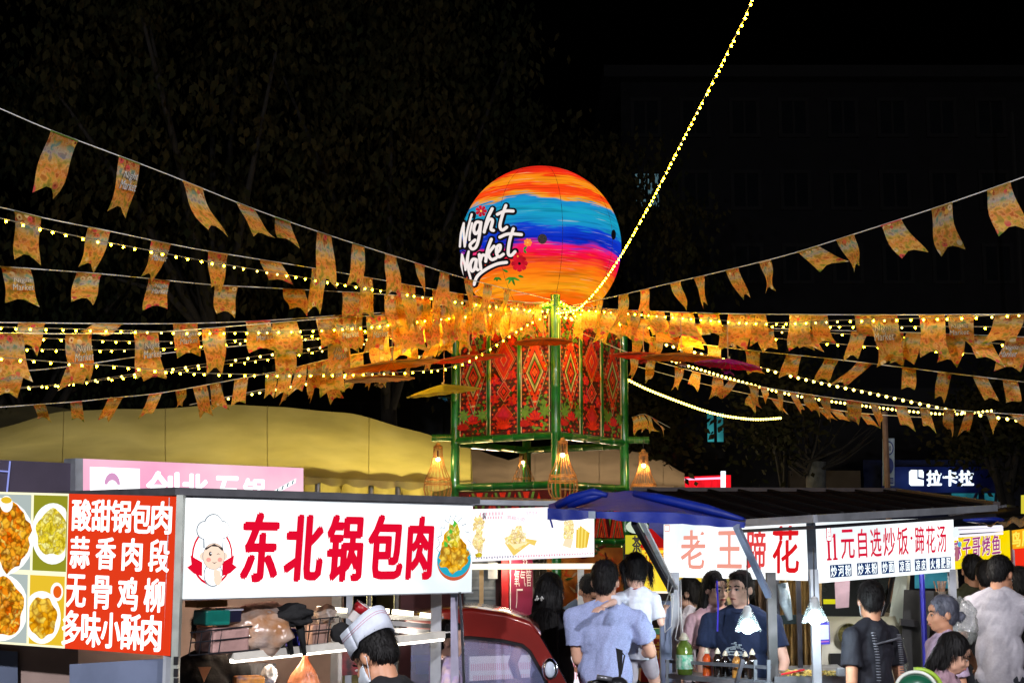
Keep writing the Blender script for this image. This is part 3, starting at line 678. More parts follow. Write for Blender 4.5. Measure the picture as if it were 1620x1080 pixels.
FM = flagmat(); inkw = mat('flag_lettering', (.75, .72, .65), .6)
inkd = mat('flag_lettering_dark', (.06, .04, .03), .6)
class Line:
    """a cord given by photo points and the distances of its two ends"""
    def __init__(s, pts, d0, d1):
        s.pts = pts; x0, x1 = pts[0][0], pts[-1][0]; s.x0 = x0; s.x1 = x1; s.i0 = 1 / d0; s.i1 = 1 / d1
        s.cum = [0]
        for a, c in zip(pts, pts[1:]): s.cum.append(s.cum[-1] + math.hypot(c[0] - a[0], c[1] - a[1]))
    def at(s, k):   # k in 0..1 along the photo length
        L = s.cum[-1] * k
        for i in range(len(s.pts) - 1):
            if L <= s.cum[i + 1] or i == len(s.pts) - 2:
                t = (L - s.cum[i]) / max(s.cum[i + 1] - s.cum[i], 1e-6); break
        p = s.pts; n = len(p); p0 = p[max(i - 1, 0)]; p1 = p[i]; p2 = p[i + 1]; p3 = p[min(i + 2, n - 1)]
        h0 = 2 * t ** 3 - 3 * t ** 2 + 1; h1 = t ** 3 - 2 * t ** 2 + t; h2 = -2 * t ** 3 + 3 * t ** 2; h3 = t ** 3 - t ** 2
        xy = []
        for j in (0, 1):
            m1 = (p2[j] - p0[j]) * (.5 if i > 0 else .8) * .9; m2 = (p3[j] - p1[j]) * (.5 if i < n - 2 else .8) * .9
            xy.append(h0 * p1[j] + h1 * m1 + h2 * p2[j] + h3 * m2)
        return P(xy[0], xy[1], 1 / (s.i0 + (s.i1 - s.i0) * k)), xy
    def kx(s, x):
        lo, hi = 0.0, 1.0; up = s.x1 > s.x0
        for _ in range(30):
            mid = (lo + hi) / 2
            if (s.at(mid)[1][0] < x) == up: lo = mid
            else: hi = mid
        return lo
    def path(s, n=48): return [s.at(k / n)[0] for k in range(n + 1)]
NF = [0]
def bunting(pts, d0, d1, flags, label, thick=.0045, dim=1):
    ln = Line(pts, d0, d1); pa = ln.path(); mid = pa[len(pa) // 2]
    r = thing('bunting_garland', label, 'bunting', tuple(mid), 'bunting garlands strung to the bamboo tower')
    b = MB(); b.tube(pa, thick, 5); b.build('cord', whitewire, r)
    for fl in flags:
        cx, w_, h_, lean = fl[:4]; w_ *= .92; lean += random.Random(int(cx * 7)).uniform(-7, 7); q = random.Random(int(cx * 13 + h_)); NF[0] += 1
        A = ln.at(ln.kx(cx - w_ / 2))[0]; B = ln.at(ln.kx(cx + w_ / 2))[0]
        d = (A.y + B.y) / 2; h = h_ / FPX * d; lx = lean / FPX * d; full = .40
        L = math.hypot(h, lx); dy = math.sqrt(max(full ** 2 - L ** 2, 0)) * .6 * q.choice((-1, 1)) if L < full else 0
        drop = Vector((lx, dy, -h)); nx = (B - A).cross(drop).normalized(); nu, nv = 5, 7; b = MB(); rows = []; uvs = []
        ph = q.uniform(0, 6.28); am = q.uniform(.015, .05); tw = q.uniform(-.5, .5); squeeze = fl[4] if len(fl) > 4 else 1
        for j in range(nv + 1):
            row = []
            for i in range(nu + 1):
                u = i / nu; v = j / nv; col = 1 - .19 * (1 - abs(2 * u - 1)) if j else 1; vv = v * col
                us = .5 + (u - .5) * (1 + (squeeze - 1) * v)
                p = A.lerp(B, us) + drop * vv + nx * (am * math.sin(ph + vv * 4.5 + u * 1.6) * vv + tw * (u - .5) * vv * .22) + Vector((lx * .35 * (vv * vv - vv), 0, 0))
                row.append(p); uvs.append((u, 1 - vv))
            rows.append(row)
        b.grid(rows); o = b.build('flag', FM, r, smooth=True)
        uvl = o.data.uv_layers.new(name='UVMap')
        for lp in o.data.loops: uvl.data[lp.index].uv = uvs[lp.vertex_index]
        if h_ > 44 and w_ > 30 and q.random() < .22:
            pl = Board.__new__(Board); pl.c = [A.lerp(B, .12) + drop * .55, A.lerp(B, .88) + drop * .55, A.lerp(B, .88) + drop * .22, A.lerp(B, .12) + drop * .22]; pl.n = nx if nx.y < 0 else -nx
            pr = Print(pl, am + .012); pr.text('Night', .1, .52, .95, 1, inkd, .05, .2, .1).text('Market', 0, 0, .98, .5, inkd, .05, .2, .1); pr.text('Night', .1, .52, .95, 1, inkw, .0, .2, .1).text('Market', 0, 0, .98, .5, inkw, .0, .2, .1); pr.build('lettering', o)
        # stitched hem
        b = MB(); b.tube([A + Vector((0, 0, -.004)), A.lerp(B, .5) + Vector((0, 0, -.004)), B + Vector((0, 0, -.004))], .007, 5); b.build('hem', FM, o)
    return r
TX = 9.5
bunting([(-160, 105), (0, 172), (80, 206), (250, 270), (400, 330), (520, 372), (640, 410), (735, 440), (880, 476)], 8.2, 16.0,
 [(102, 46, 100, -40), (205, 36, 92, -22), (305, 34, 84, 38), (388, 30, 56, 34), (447, 26, 28, 8), (513, 24, 88, 2), (567, 20, 72, -3), (618, 18, 70, 0), (664, 17, 58, 4), (703, 16, 62, 0), (741, 15, 55, 2), (772, 13, 50, 0), (802, 13, 48, 0)],
 'topmost left bunting garland, sloping down steeply from the upper left corner to the tower top')
bunting([(-150, 300), (0, 328), (70, 345), (170, 365), (300, 392), (440, 415), (560, 435), (700, 460), (800, 475), (880, 482)], 9.5, 16.0,
 [(-62, 46, 76, 3), (44, 46, 74, -3), (157, 38, 72, -8), (255, 33, 66, -16), (345, 33, 68, -4), (428, 36, 28, 6), (506, 27, 72, -3), (580, 20, 68, -2), (645, 26, 76, 2), (692, 16, 60, 0), (722, 24, 66, 2), (757, 20, 60, 0), (790, 18, 55, 0), (820, 20, 56, -2), (850, 16, 56, 2)],
 'second left bunting garland, directly above the longest sloping light string')
bunting([(-120, 413), (50, 425), (180, 435), (330, 450), (420, 455), (600, 465), (730, 475), (872, 484)], 10.2, 16.0,
 [(-70, 48, 60, 2), (25, 50, 56, 4), (141, 42, 58, -2), (252, 36, 56, -4), (358, 40, 56, 0), (465, 38, 44, 18), (555, 30, 46, 12), (622, 30, 62, 6), (668, 30, 62, 0), (712, 28, 66, 3), (748, 24, 56, 0), (785, 22, 60, -2), (835, 20, 56, 2)],
 'third left bunting garland, entering the frame just above the nearly level ones')
bunting([(-120, 508), (0, 510), (250, 512), (400, 508), (520, 500), (640, 492), (740, 483), (860, 478)], 10.5, 16.0,
 [(-60, 46, 50, 0), (50, 46, 52, 2), (173, 46, 24, -12), (293, 42, 50, 3), (408, 42, 48, 6), (518, 40, 48, 8), (556, 40, 54, 0), (622, 40, 58, 10), (668, 40, 62, 6), (706, 36, 62, 3), (742, 26, 52, 0), (780, 26, 54, 0), (815, 24, 50, 0)],
 'level left bunting garland at mid height, flags hanging over the upper light strings')
bunting([(-120, 530), (0, 527), (120, 528), (250, 525), (380, 515), (500, 505), (640, 496), (760, 488), (850, 482)], 10.0, 16.0,
 [(-70, 46, 80, 0), (15, 46, 76, 0), (124, 44, 76, 2), (231, 42, 72, 2), (338, 40, 76, 0), (450, 42, 52, 4), (545, 38, 56, 4), (596, 36, 60, 0), (645, 38, 64, 8), (690, 36, 60, 0), (726, 30, 58, 0), (762, 24, 52, 0), (800, 24, 50, 0)],
 'left bunting garland just below the level one, with the longest hanging flags')
bunting([(-100, 588), (60, 585), (250, 560), (400, 545), (520, 535), (640, 520), (760, 500), (830, 490)], 10.6, 16.2,
 [(20, 42, 48, 0), (124, 40, 42, 2), (231, 38, 34, 0), (450, 34, 50, -4), (536, 36, 60, 0), (600, 36, 58, 0), (640, 34, 52, 0), (700, 30, 54, 4), (735, 26, 52, 2)],
 'left bunting garland rising to the tower through the crossing light strings')
bunting([(-90, 650), (110, 636), (170, 630), (250, 622), (330, 608), (450, 585), (520, 568), (640, 545), (720, 525), (780, 505)], 11.5, 16.4,
 [(-20, 22, 36, 0), (62, 20, 26, 0), (120, 20, 26, -4), (183, 26, 42, -6), (246, 22, 36, -8), (286, 18, 30, -12), (316, 24, 48, 8), (340, 18, 40, 6), (382, 24, 46, -2), (430, 20, 44, 0), (453, 26, 46, 0), (478, 17, 48, -5), (500, 30, 46, -3), (526, 34, 60, -4), (560, 30, 52, 4), (620, 16, 40, -6), (655, 14, 36, -4), (690, 18, 40, -8)],
 'lowest bright left bunting garland, over the edge of the yellow canopy')
bunting([(300, 640), (420, 615), (500, 600), (600, 580), (660, 565), (720, 548)], 16.5, 18.5,
 [(456, 8, 30, 0), (496, 9, 38, 0), (520, 20, 40, 18), (560, 16, 34, -14), (586, 12, 36, -6), (612, 10, 34, -8), (650, 9, 30, -4), (680, 10, 30, -6)],
 'small far bunting garland hanging low behind the pale parasol')
bunting([(885, 488), (985, 466), (1060, 448), (1130, 432), (1250, 402), (1390, 358), (1500, 322), (1620, 280), (1760, 228)], 16.0, 8.4,
 [(948, 14, 52, 0), (986, 16, 50, 4), (1020, 15, 48, -2), (1068, 18, 50, 14), (1106, 18, 54, 0), (1158, 22, 54, 14), (1210, 20, 58, 14), (1278, 34, 36, 34), (1337, 30, 60, 14), (1410, 34, 62, 24), (1490, 36, 74, 20), (1580, 40, 84, 10), (1680, 44, 88, 8)],
 'topmost right bunting garland, rising steeply from the tower to the upper right edge')
bunting([(890, 484), (990, 490), (1150, 496), (1400, 498), (1620, 497), (1760, 496)], 15.8, 9.8,
 [(935, 26, 44, 0), (965, 26, 48, 4), (1000, 30, 46, -6), (1034, 36, 44, 2), (1078, 40, 50, 4), (1120, 36, 44, 0), (1170, 38, 56, 0), (1196, 34, 48, 16), (1266, 38, 56, 0), (1294, 32, 44, 20), (1372, 44, 36, 16), (1398, 46, 76, 6), (1474, 44, 74, 0), (1520, 46, 46, 10), (1598, 50, 40, 4), (1690, 46, 60, 0)],
 'level right bunting garland with large orange-lit flags just below the top one')
bunting([(890, 490), (1000, 502), (1150, 516), (1300, 522), (1420, 525), (1620, 533), (1740, 536)], 15.8, 10.2,
 [(920, 24, 44, 0), (955, 24, 44, 0), (1012, 30, 46, 2), (1056, 34, 42, 0), (1098, 32, 40, 0), (1150, 34, 42, 3), (1208, 34, 40, 6), (1272, 36, 38, 10), (1360, 30, 50, -20), (1412, 38, 52, 0), (1450, 34, 46, -16), (1508, 44, 44, 4), (1548, 36, 48, 0), (1612, 40, 52, -8)],
 'right bunting garland slightly under the level one, tangled among the light strings')
bunting([(900, 505), (1000, 528), (1150, 550), (1310, 567), (1420, 580), (1500, 590), (1620, 604), (1720, 615)], 15.8, 11.0,
 [(1010, 20, 34, -6), (1040, 22, 40, -8), (1085, 24, 34, -6), (1130, 24, 40, -4), (1190, 26, 34, 14), (1256, 26, 34, -12), (1316, 24, 34, -16), (1368, 26, 34, -34), (1438, 24, 38, -12), (1495, 24, 42, 2), (1550, 26, 42, 2), (1598, 26, 38, -6)],
 'right bunting garland in the middle of the stack, small flags blown to the left')
bunting([(905, 520), (1000, 560), (1100, 588), (1200, 611), (1300, 627), (1400, 640), (1500, 648), (1620, 656), (1700, 660)], 15.8, 11.6,
 [(1004, 16, 34, -8), (1030, 16, 36, -10), (1075, 16, 42, -14), (1102, 14, 28, -14), (1136, 16, 30, 0), (1160, 14, 24, -14), (1192, 18, 32, 8), (1208, 12, 26, 4), (1234, 11, 30, 6), (1253, 12, 32, 2), (1280, 20, 30, 10), (1305, 18, 30, 14), (1352, 26, 28, 12), (1382, 15, 36, -4), (1425, 20, 38, 2), (1462, 17, 38, -4), (1502, 20, 38, 5), (1535, 14, 34, -3), (1566, 14, 28, 1), (1606, 22, 24, 14)],
 'lower right bunting garland, flags hanging over the curved white light string')
bunting([(1010, 580), (1100, 604), (1180, 622), (1300, 645), (1380, 655), (1460, 660)], 17.5, 14.0,
 [(1190, 12, 24, -8), (1225, 12, 24, 4), (1298, 22, 24, 20), (1320, 20, 20, 16), (1345, 18, 18, 10), (1366, 16, 26, 8)],
 'dim lowest right bunting garland over the bare pruned tree')
bunting([(1000, 660), (1020, 655), (1045, 668), (1060, 676)], 19, 21,
 [(1004, 8, 26, 2), (1014, 8, 28, 4), (1025, 8, 28, 5), (1036, 8, 24, 6)], 'short striped row of small flags right beside the tower post')

# ------------------------------------------------------------------ string lights
bulbm = em('bulb_warm', (1, .58, .011), 130.0); bulbc = em('bulb_pale', (1, .76, .12), 11.0)
bm = bpy.data.meshes.new('bulb'); bb_ = bmesh.new(); bmesh.ops.create_icosphere(bb_, subdivisions=1, radius=.0092); bb_.to_mesh(bm); bb_.free(); bm.materials.append(bulbm)
bm2 = bm.copy(); bm2.materials.clear(); bm2.materials.append(bulbc)
RB_ = random.Random(99)
wirem = mat('pale_cable', (.30, .26, .18), .6)
def light_string(pts, d0, d1, label, sp=.135, stuff=False, pale=False, r_=.0145, rope=False):
    ln = Line(pts, d0, d1); pa = ln.path(60); mid = pa[30]
    r = thing('light_string', label, 'string lights', tuple(mid), 'string lights strung to the bamboo tower')
    b = MB(); b.tube(pa, .004, 5); b.build('cable', wirem, r)
    fine = ln.path(600); acc = 0; nxt = sp / 2; st = MB(); n = 0
    for a, c in zip(fine, fine[1:]):
        L = (c - a).length
        while nxt <= acc + L:
            p = a.lerp(c, (nxt - acc) / L); nxt += sp; n += 1
            if rope: st.ell(p, (r_, r_, r_), 6)
            elif stuff: st.ell(p + Vector((0, 0, -.012)), r_, 6)
            else:
                p = p + (c - a).normalized() * RB_.uniform(-.02, .02); o = bpy.data.objects.new('bulb', bm2 if pale or RB_.random() < .12 else bm); C.objects.link(o); o.parent = r; o.location = p + Vector((0, 0, -.014)) - mid
        acc += L
    if st.v: st.build('bulbs', bulbc if pale else bulbm, r, kind='stuff', smooth=True)
    return r
light_string([(-140, 318), (0, 345), (100, 369), (200, 389), (320, 412), (440, 432), (600, 458), (760, 481), (870, 492)], 9.0, 16, 'light string sloping down on the left, the highest of the left ones')
light_string([(-120, 514), (0, 517), (150, 521), (300, 525), (420, 524), (560, 518), (700, 503), (870, 488)], 10, 16, 'upper nearly level light string on the left, threaded behind the middle flags')
light_string([(-120, 526), (0, 532), (130, 537), (250, 540), (400, 536), (560, 524), (720, 505), (850, 492)], 10.8, 16, 'level left light string a little under the upper one')
light_string([(-120, 545), (100, 553), (250, 551), (400, 540), (560, 530), (700, 512), (840, 496)], 11.5, 16.4, 'third level light string on the left, rising gently to the tower')
light_string([(-120, 555), (0, 565), (100, 573), (200, 580), (280, 588), (400, 592), (560, 591), (700, 583), (760, 560), (830, 515), (872, 495)], 9.6, 15.7, 'light string sagging lowest in the middle, then climbing across the tower panels')
light_string([(-120, 632), (0, 617), (100, 608), (200, 596), (300, 583), (420, 568), (520, 552), (600, 538), (700, 516), (850, 494)], 12.4, 16.2, 'dense light string climbing from the lower left edge towards the tower', .125)
light_string([(-120, 622), (0, 614), (100, 607), (220, 590), (320, 576), (440, 558), (560, 540), (700, 512), (840, 495)], 15.0, 17.0, 'far dense light string running just above the climbing one', .14, True, True, .0145)
light_string([(330, 634), (380, 626), (440, 614), (520, 600), (600, 582), (720, 545)], 18, 18.5, 'short white dotted light string low behind the left flags', .10, True, True, .016)
light_string([(1215, -110), (1189, 0), (1150, 84), (1080, 221), (1030, 318), (985, 398), (950, 450), (915, 486), (880, 494)], 8.0, 15.8, 'long light string dropping diagonally from the top edge in front of the globe', .088)
light_string([(880, 486), (1000, 495), (1200, 510), (1340, 506), (1500, 502), (1620, 496), (1740, 488)], 15.8, 9.8, 'uppermost level light string on the right')
light_string([(880, 490), (1000, 506), (1150, 514), (1300, 515), (1450, 516), (1620, 517), (1740, 517)], 15.8, 10.6, 'second level light string on the right, parallel under the uppermost')
light_string([(880, 494), (1000, 510), (1150, 520), (1300, 526), (1450, 534), (1620, 546), (1740, 552)], 15.8, 11.2, 'third right light string, drooping slightly towards the right edge')
light_string([(880, 498), (1000, 514), (1120, 524), (1300, 542), (1450, 552), (1620, 566), (1740, 574)], 16.0, 12.2, 'fourth right light string, under the drooping one', .14)
light_string([(890, 500), (1010, 532), (1100, 556), (1200, 580), (1280, 600), (1400, 625), (1520, 650), (1620, 664), (1720, 674)], 16, 13.5, 'long dense light string falling to the lower right edge', .085, True, True, .016)
light_string([(920, 555), (1000, 604), (1060, 630), (1130, 654), (1190, 663), (1238, 661)], 17, 19, 'curved white light string sagging right of the tower', .045, True, True, .016, True)
light_string([(1060, 570), (1160, 600), (1260, 626), (1400, 646), (1500, 655), (1575, 649)], 18, 18, 'short white light string crossing under the dense falling one', .055, True, True, .016, True)
# loop of lights round the tower top
pts = []
for k in range(5):
    c = (CF, CR, CB, CL, CF)[k]
    pts.append(v3(c, ZT + .03))
r = thing('light_string', 'loop of warm bulbs wound round the top beams of the bamboo tower', 'string lights', tuple(v3(CC, ZT)))
st = MB()
for a, c in zip(pts, pts[1:]):
    out_ = ((a + c) / 2 - v3(CC, a.z)); out_.z = 0; out_.normalize()
    cb = MB()
    pp = [a.lerp(c, k / 12) + out_ * .07 + Vector((0, 0, -.10 * math.sin(math.pi * k / 12) + .02 * math.sin(k * 2.3))) for k in range(13)]
    cb.tube(pp, .005, 5); cb.build('cable', wirem, r)
    for k in range(24):
        q0 = a.lerp(c, k / 24) + out_ * .075 + Vector((0, 0, -.10 * math.sin(math.pi * k / 24) - .01)); 
        o = bpy.data.objects.new('bulb', bm); C.objects.link(o); o.parent = r; o.location = q0 - r.location
# small floodlights clamped to the tower top (the bright glows among the flags)
def flood(px, py, d, label, pw):
    p = P(px, py, d); r = thing('flood_light', label, 'floodlight', tuple(p))
    b = MB(); b.box(p + Vector((0, .05, .03)), (.16, .05, .11)); 
    for k in range(6): b.box(p + Vector((-.06 + .024 * k, .09, .03)), (.008, .05, .09))
    b.build('housing', blackp, r); b = MB(); b.box(p + Vector((0, .018, .03)), (.08, .012, .045)); b.build('lens', em('flood_lens', (1, .62, .10), 2.5), r)
    b = MB(); b.bar(p + Vector((0, .08, .05)), p + Vector((0, .16, .14)), .02); b.build('bracket', dsteel, r)
    lamp('flood_lamp', p + Vector((0, -.06, .03)), pw * 1.1, (1, .50, .04), .08, r)
flood(662, 508, 14.6, 'small floodlight glowing through the orange flags left of the tower', 60)
flood(1112, 524, 14.2, 'small floodlight glowing through the orange flags right of the tower', 26)
flood(745, 498, 15.6, 'small floodlight on the tower top near its left post', 40)
flood(985, 505, 15.9, 'small floodlight on the tower top near its right post', 40)

# ------------------------------------------------------------------ wicker lanterns
wick = mat('wicker', (.62, .30, .09), .55, 0, .4, 20, translucent=.25)
prof = [(.050, 0), (.052, -.06), (.056, -.13), (.075, -.21), (.11, -.30), (.145, -.37), (.16, -.43), (.165, -.50), (.150, -.57), (.12, -.62)]
def lantern(px, py, d, label, pz=None, cone=False, sc=1.0):
    top = P(px, py, d); r = thing('wicker_lantern', label, 'lantern', tuple(top), 'wicker lanterns hanging from the bamboo tower')
    pf = prof[:6] + [(.172, -.47)] if cone else prof
    pf = [(a * sc, z_ * sc) for a, z_ in pf]
    n = 18; b = MB()
    for k in range(n):
        a = 2 * math.pi * k / n; b.tube([top + Vector((math.cos(a) * q, math.sin(a) * q, z_)) for q, z_ in pf], .0034 * sc, 5)
    b.build('ribs', wick, r, smooth=True)
    for i in ((0, 2, 5, 6) if cone else (0, 2, 5, 6, 9)):
        if i >= len(pf): continue
        rr, zz_ = pf[i]
        for dz in (0, .018):
            b = MB(); b.tube([top + Vector((math.cos(a) * rr, math.sin(a) * rr, zz_ - dz * sc)) for a in [2 * math.pi * j / 24 for j in range(25)]], .0045 * sc, 5, cap=False); b.build('hoop', wick, r)
    b = MB(); b.lathe(top, [(.0, .045 * sc), (.02 * sc, .04 * sc), (.03 * sc, .015 * sc), (.056 * sc, .0), (.05 * sc, -.012 * sc)], 14); b.build('cap', wick, r)
    b = MB(); b.tube([top + Vector((0, 0, .04)), top + Vector((0, 0, (pz or .12)))], .003, 5); b.build('cord', blackp, r)
    bp_ = top + Vector((0, 0, -.15 * sc)); b = MB(); b.ell(bp_, .026 * sc, 12); b.build('bulb', em('lantern_bulb', (1, .72, .35), 22), r, smooth=True)
    b = MB(); b.lathe(bp_ + Vector((0, 0, .025 * sc)), [(.012, .08), (.014, 0)], 10); b.build('bulb_holder', blackp, r)
    lamp('lantern_light', bp_ + Vector((0, 0, -.045)), 7.0, (1, .58, .2), .03, r)
lantern(693, 706, 16.7, 'wicker lantern at the far left of the tower', .11)
lantern(890, 698, 15.6, 'wicker lantern hanging in front of the middle post, nearest one')
lantern(1018, 716, 16.9, 'cone-shaped wicker lantern at the right end of the tower beam', .16, True)
lantern(828, 714, 18.0, 'wicker lantern seen behind the short rear post of the tower', .14, True, .9)

# ------------------------------------------------------------------ paper parasols hung on the lights
def parasol(px, py, d, rad_, tilt, col, label, lift=.10, roll=0, bloom=(.05, .25, .6), flip=1, cordup=.35, thin=.12):
    c = P(px, py, d); r = thing('paper_parasol', label, 'parasol', tuple(c), 'paper parasols hanging beside the tower')
    M = Euler((rad(tilt), rad(roll), 0)).to_matrix(); n = 28; b = MB()
    mm = mat('paper_' + label[:12].replace(' ', '_'), col, .6, 0, .2, 9, translucent=.75)
    ring = [(.0, lift), (rad_ * .35, lift * .72), (rad_ * .7, lift * .38), (rad_, 0)]
    rows = [[c + M @ Vector((q * math.cos(2 * math.pi * k / n), q * math.sin(2 * math.pi * k / n), z_ - (.010 if k % 2 else 0) * q / rad_)) for k in range(n + 1)] for q, z_ in ring]
    b.grid(rows); b.build('canopy', mm, r, solid=.002)
    b = MB(); ribm = mat('bamboo_rib', (.5, .38, .15), .6)
    for k in range(n):
        a = 2 * math.pi * k / n; b.tube([c + M @ Vector((q * math.cos(a), q * math.sin(a), z_ - .008)) for q, z_ in ring], .0022, 4)
    b.build('ribs', ribm, r)
    b = MB(); b.tube([c + M @ Vector((0, 0, lift + .02)), c + M @ Vector((0, 0, lift - .0))], .012, 8); b.build('finial', ribm, r)
    b = MB(); b.tube([c + Vector((0, 0, lift)), c + Vector((0, 0, lift + cordup))], .004, 5); b.build('cord', mat('orange_cord', (.6, .35, .15), .7), r)
    if bloom:
        fm = mat('silk_%d' % int(bloom[0] * 100 + bloom[2] * 1000), bloom, .6, 0, .3, 30, translucent=.3); b = MB()
        q = random.Random(int(px)); 
        for k in range(14):
            a = q.uniform(0, 6.28); t_ = Vector((math.cos(a) * .05, math.sin(a) * .05, q.uniform(-.05, .0))); s_ = Vector((-math.sin(a), math.cos(a), .3)) * .02; o_ = c + Vector((q.uniform(-.025, .025), q.uniform(-.02, .02), -.045))
            b.add([o_, o_ + t_ * .5 + s_, o_ + t_, o_ + t_ * .5 - s_], [(0, 1, 2, 3)])
        b.build('silk_flower', fm, r)
parasol(702, 621, 15.0, .40, 4, (.62, .60, .10), 'yellow-green paper parasol with a blue silk flower beside the left post', .09, -7, (.03, .22, .65), cordup=.6)
parasol(600, 600, 14.2, .36, 3, (.70, .45, .32), 'pale pink paper parasol hanging lowest left of the tower', .05, -3, (.6, .5, .45), cordup=.25)
parasol(620, 578, 13.6, .47, 3, (1, .48, .06), 'wide orange paper parasol under the left cluster of flags', .05, -7, (.6, .06, .03), cordup=.3)
parasol(742, 567, 14.6, .38, 3, (1, .16, .07), 'red paper parasol in front of the left tower post', .04, -6, (.55, .02, .25), cordup=.3)
parasol(860, 541, 15.0, .32, 2, (1, .38, .05), 'orange paper parasol in front of the middle panels', .05, -1, (.7, .08, .03), cordup=.3)
parasol(1018, 563, 14.2, .32, 2, (1, .15, .05), 'scarlet paper parasol just right of the tower post', .04, 3, (.6, .04, .03), cordup=.25)
parasol(1078, 566, 12.9, .37, 3, (1, .48, .07), 'orange and red paper parasol right of the tower', .05, 2, (.7, .5, .45), cordup=.3)
parasol(1152, 578, 12.4, .30, 3, (.85, .03, .55), 'magenta paper parasol at the right end of the row', .06, 6, (.4, .02, .3), cordup=.3)

# ------------------------------------------------------------------ canopies
canv = mat('yellow_canvas', (.55, .48, .22), .8, 0, .30, .9, .25, 14, translucent=.5)
def canopy(name, top, bot, dt, db, m, label, cat='canopy', group=None, valance=None, n=60, sagk=.10, posts=()):
    def interp(pts, x):
        for a, c in zip(pts, pts[1:]):
            if a[0] <= x <= c[0]: t = (x - a[0]) / (c[0] - a[0]); t = t * t * (3 - 2 * t) * .35 + t * .65; return a[1] + (c[1] - a[1]) * t
        return pts[-1][1] if x > pts[-1][0] else pts[0][1]
    x0, x1 = top[0][0], top[-1][0]; xm = (x0 + x1) / 2; c0 = P(xm, 900, db); r = thing(name, label, cat, (c0.x, (dt + db) / 2, 0), group)
    b = MB(); rows = []
    for j in range(13):
        v = j / 12; row = []
        for i in range(n + 1):
            x = x0 + (x1 - x0) * i / n; a = P(x, interp(top, x), dt); c = P(x, interp(bot, x), db); p = a.lerp(c, v)
            p.z -= sagk * math.sin(math.pi * v) * (1 - .5 * abs(math.sin(i * math.pi / 12))); p.z += .05 * noise.noise(Vector((x * .006, v * 2, 0))); p.y += .05 * math.sin(i * .9) * v * v
            row.append(p)
        rows.append(row)
    b.grid(rows)
    for i in range(0, n + 1, 12):
        sb = MB(); sb.tube([rows[j][i] + Vector((0, -.012, .006)) for j in range(13)], .004, 5); sb.build('seam', m, r)
    # rear slope
    rows = [rows[0], [Vector((p.x * 1.05, p.y + (dt - db) * 1.2, p.z - .9)) for p in rows[0]]]; b.grid(rows)
    b.build('roof_sheet', m, r, smooth=True)
    if valance:
        b = MB(); rr = [[], []]
        for i in range(n * 4 + 1):
            x = x0 + (x1 - x0) * i / (n * 4); a = P(x, interp(bot, x), db); rr[0].append(a + Vector((0, .05 * math.sin(i / 4 * .9), 0))); rr[1].append(a + Vector((0, .05 * math.sin(i / 4 * .9) - .02, -valance * (.55 + .45 * abs(math.sin(i * .26))))))
        b.grid(rr); b.build('scalloped_valance', m, r, smooth=True)
    for px, dd in posts:
        q = P(px, 900, dd); zz_ = P(px, interp(bot, px), dd).z; b = MB(); b.tube([(q.x, dd, 0), (q.x, dd, zz_)], .035, 8); b.build('post', steel, r)
    return r
yc = canopy('market_canopy', [(-60, 690), (0, 677), (100, 653), (200, 645), (350, 640), (450, 643), (550, 655), (650, 680), (745, 706)],
       [(-60, 724), (0, 727), (120, 733), (250, 738), (400, 747), (500, 755), (600, 760), (690, 764), (748, 762)], 20.5, 17.6, canv,
       'big yellow canvas canopy with a scalloped edge behind the left stalls', valance=.10, posts=((500, 17.7), (585, 17.7), (628, 17.7), (748, 17.8), (100, 17.7)))
for k, (x0, x1) in enumerate(((425, 485), (470, 545), (535, 590), (580, 640), (632, 690))):
    b = MB(); rows = []
    for j in range(9):
        v = j / 8; row = []
        for i in range(9):
            u = i / 8; x = x0 + (x1 - x0) * u; q_ = P(x, 756 + (0 if v == 0 else 0), 17.9 + .3 * math.sin(math.pi * u)); q_.x += (.5 - u) * .32 * v; q_.z -= .75 * v - .18 * v * math.sin(math.pi * u); q_.y += .12 * math.sin(u * 12) * v * .3
            row.append(q_)
        rows.append(row)
    b.grid(rows); b.build('gathered_drape', canv, yc, smooth=True)
canvd = mat('olive_canvas', (.20, .17, .07), .85, 0, .3, 1.5)
canopy('market_canopy', [(-60, 645), (0, 640), (60, 643), (140, 652), (240, 660)], [(-60, 685), (0, 683), (60, 680), (140, 672), (240, 664)], 25, 23, canvd, 'dark olive canopy peeping out behind the big yellow one', n=24)
canvb = mat('beige_canvas', (.30, .23, .16), .85, 0, .25, 1.5, .2, 5, translucent=.5)
canopy('market_canopy', [(745, 706), (790, 722), (805, 727), (840, 716), (900, 709), (950, 709), (1000, 713), (1040, 724), (1083, 748)], [(745, 768), (850, 768), (950, 768), (1083, 768)], 27, 24.5, canvb, 'beige tent roof seen through the open middle of the tower', n=40, valance=.12, posts=((760, 24.6), (1070, 24.6)))

def added_lamp(par, px, d, z, pw, col):  # lamps added out of sight under the canopies to brighten the canvas
    q = P(px, 900, d); q.z = z; b = MB(); b.ell(q, .05, 10); b.build('added_lamp_bulb', em('added_bulb', (1, .8, .5), 4), par, smooth=True)
    b = MB(); b.tube([q + Vector((0, 0, .05)), q + Vector((0, 0, 1.0))], .006, 5); b.build('added_lamp_cord', blackp, par); lamp('added_lamp', q + Vector((0, 0, .0)), pw, col, .25, par).data.use_shadow = True
for px, d, pw in ((-20, 19, 32), (140, 19.2, 36), (290, 19.2, 45), (430, 19.2, 90), (560, 19.2, 150), (690, 19, 210)): added_lamp(yc, px, d, 1.5, pw, (1, .90, .62) if px < 400 else (1, .80, .27))
bt = [o for o in C.objects if o.name.startswith('market_canopy') and 'beige' in o.get('label', '')][0]
for px, d, pw in ((800, 26, 130), (930, 26, 130), (1040, 26, 110)): added_lamp(bt, px, d, 1.6, pw, (1, .78, .5))
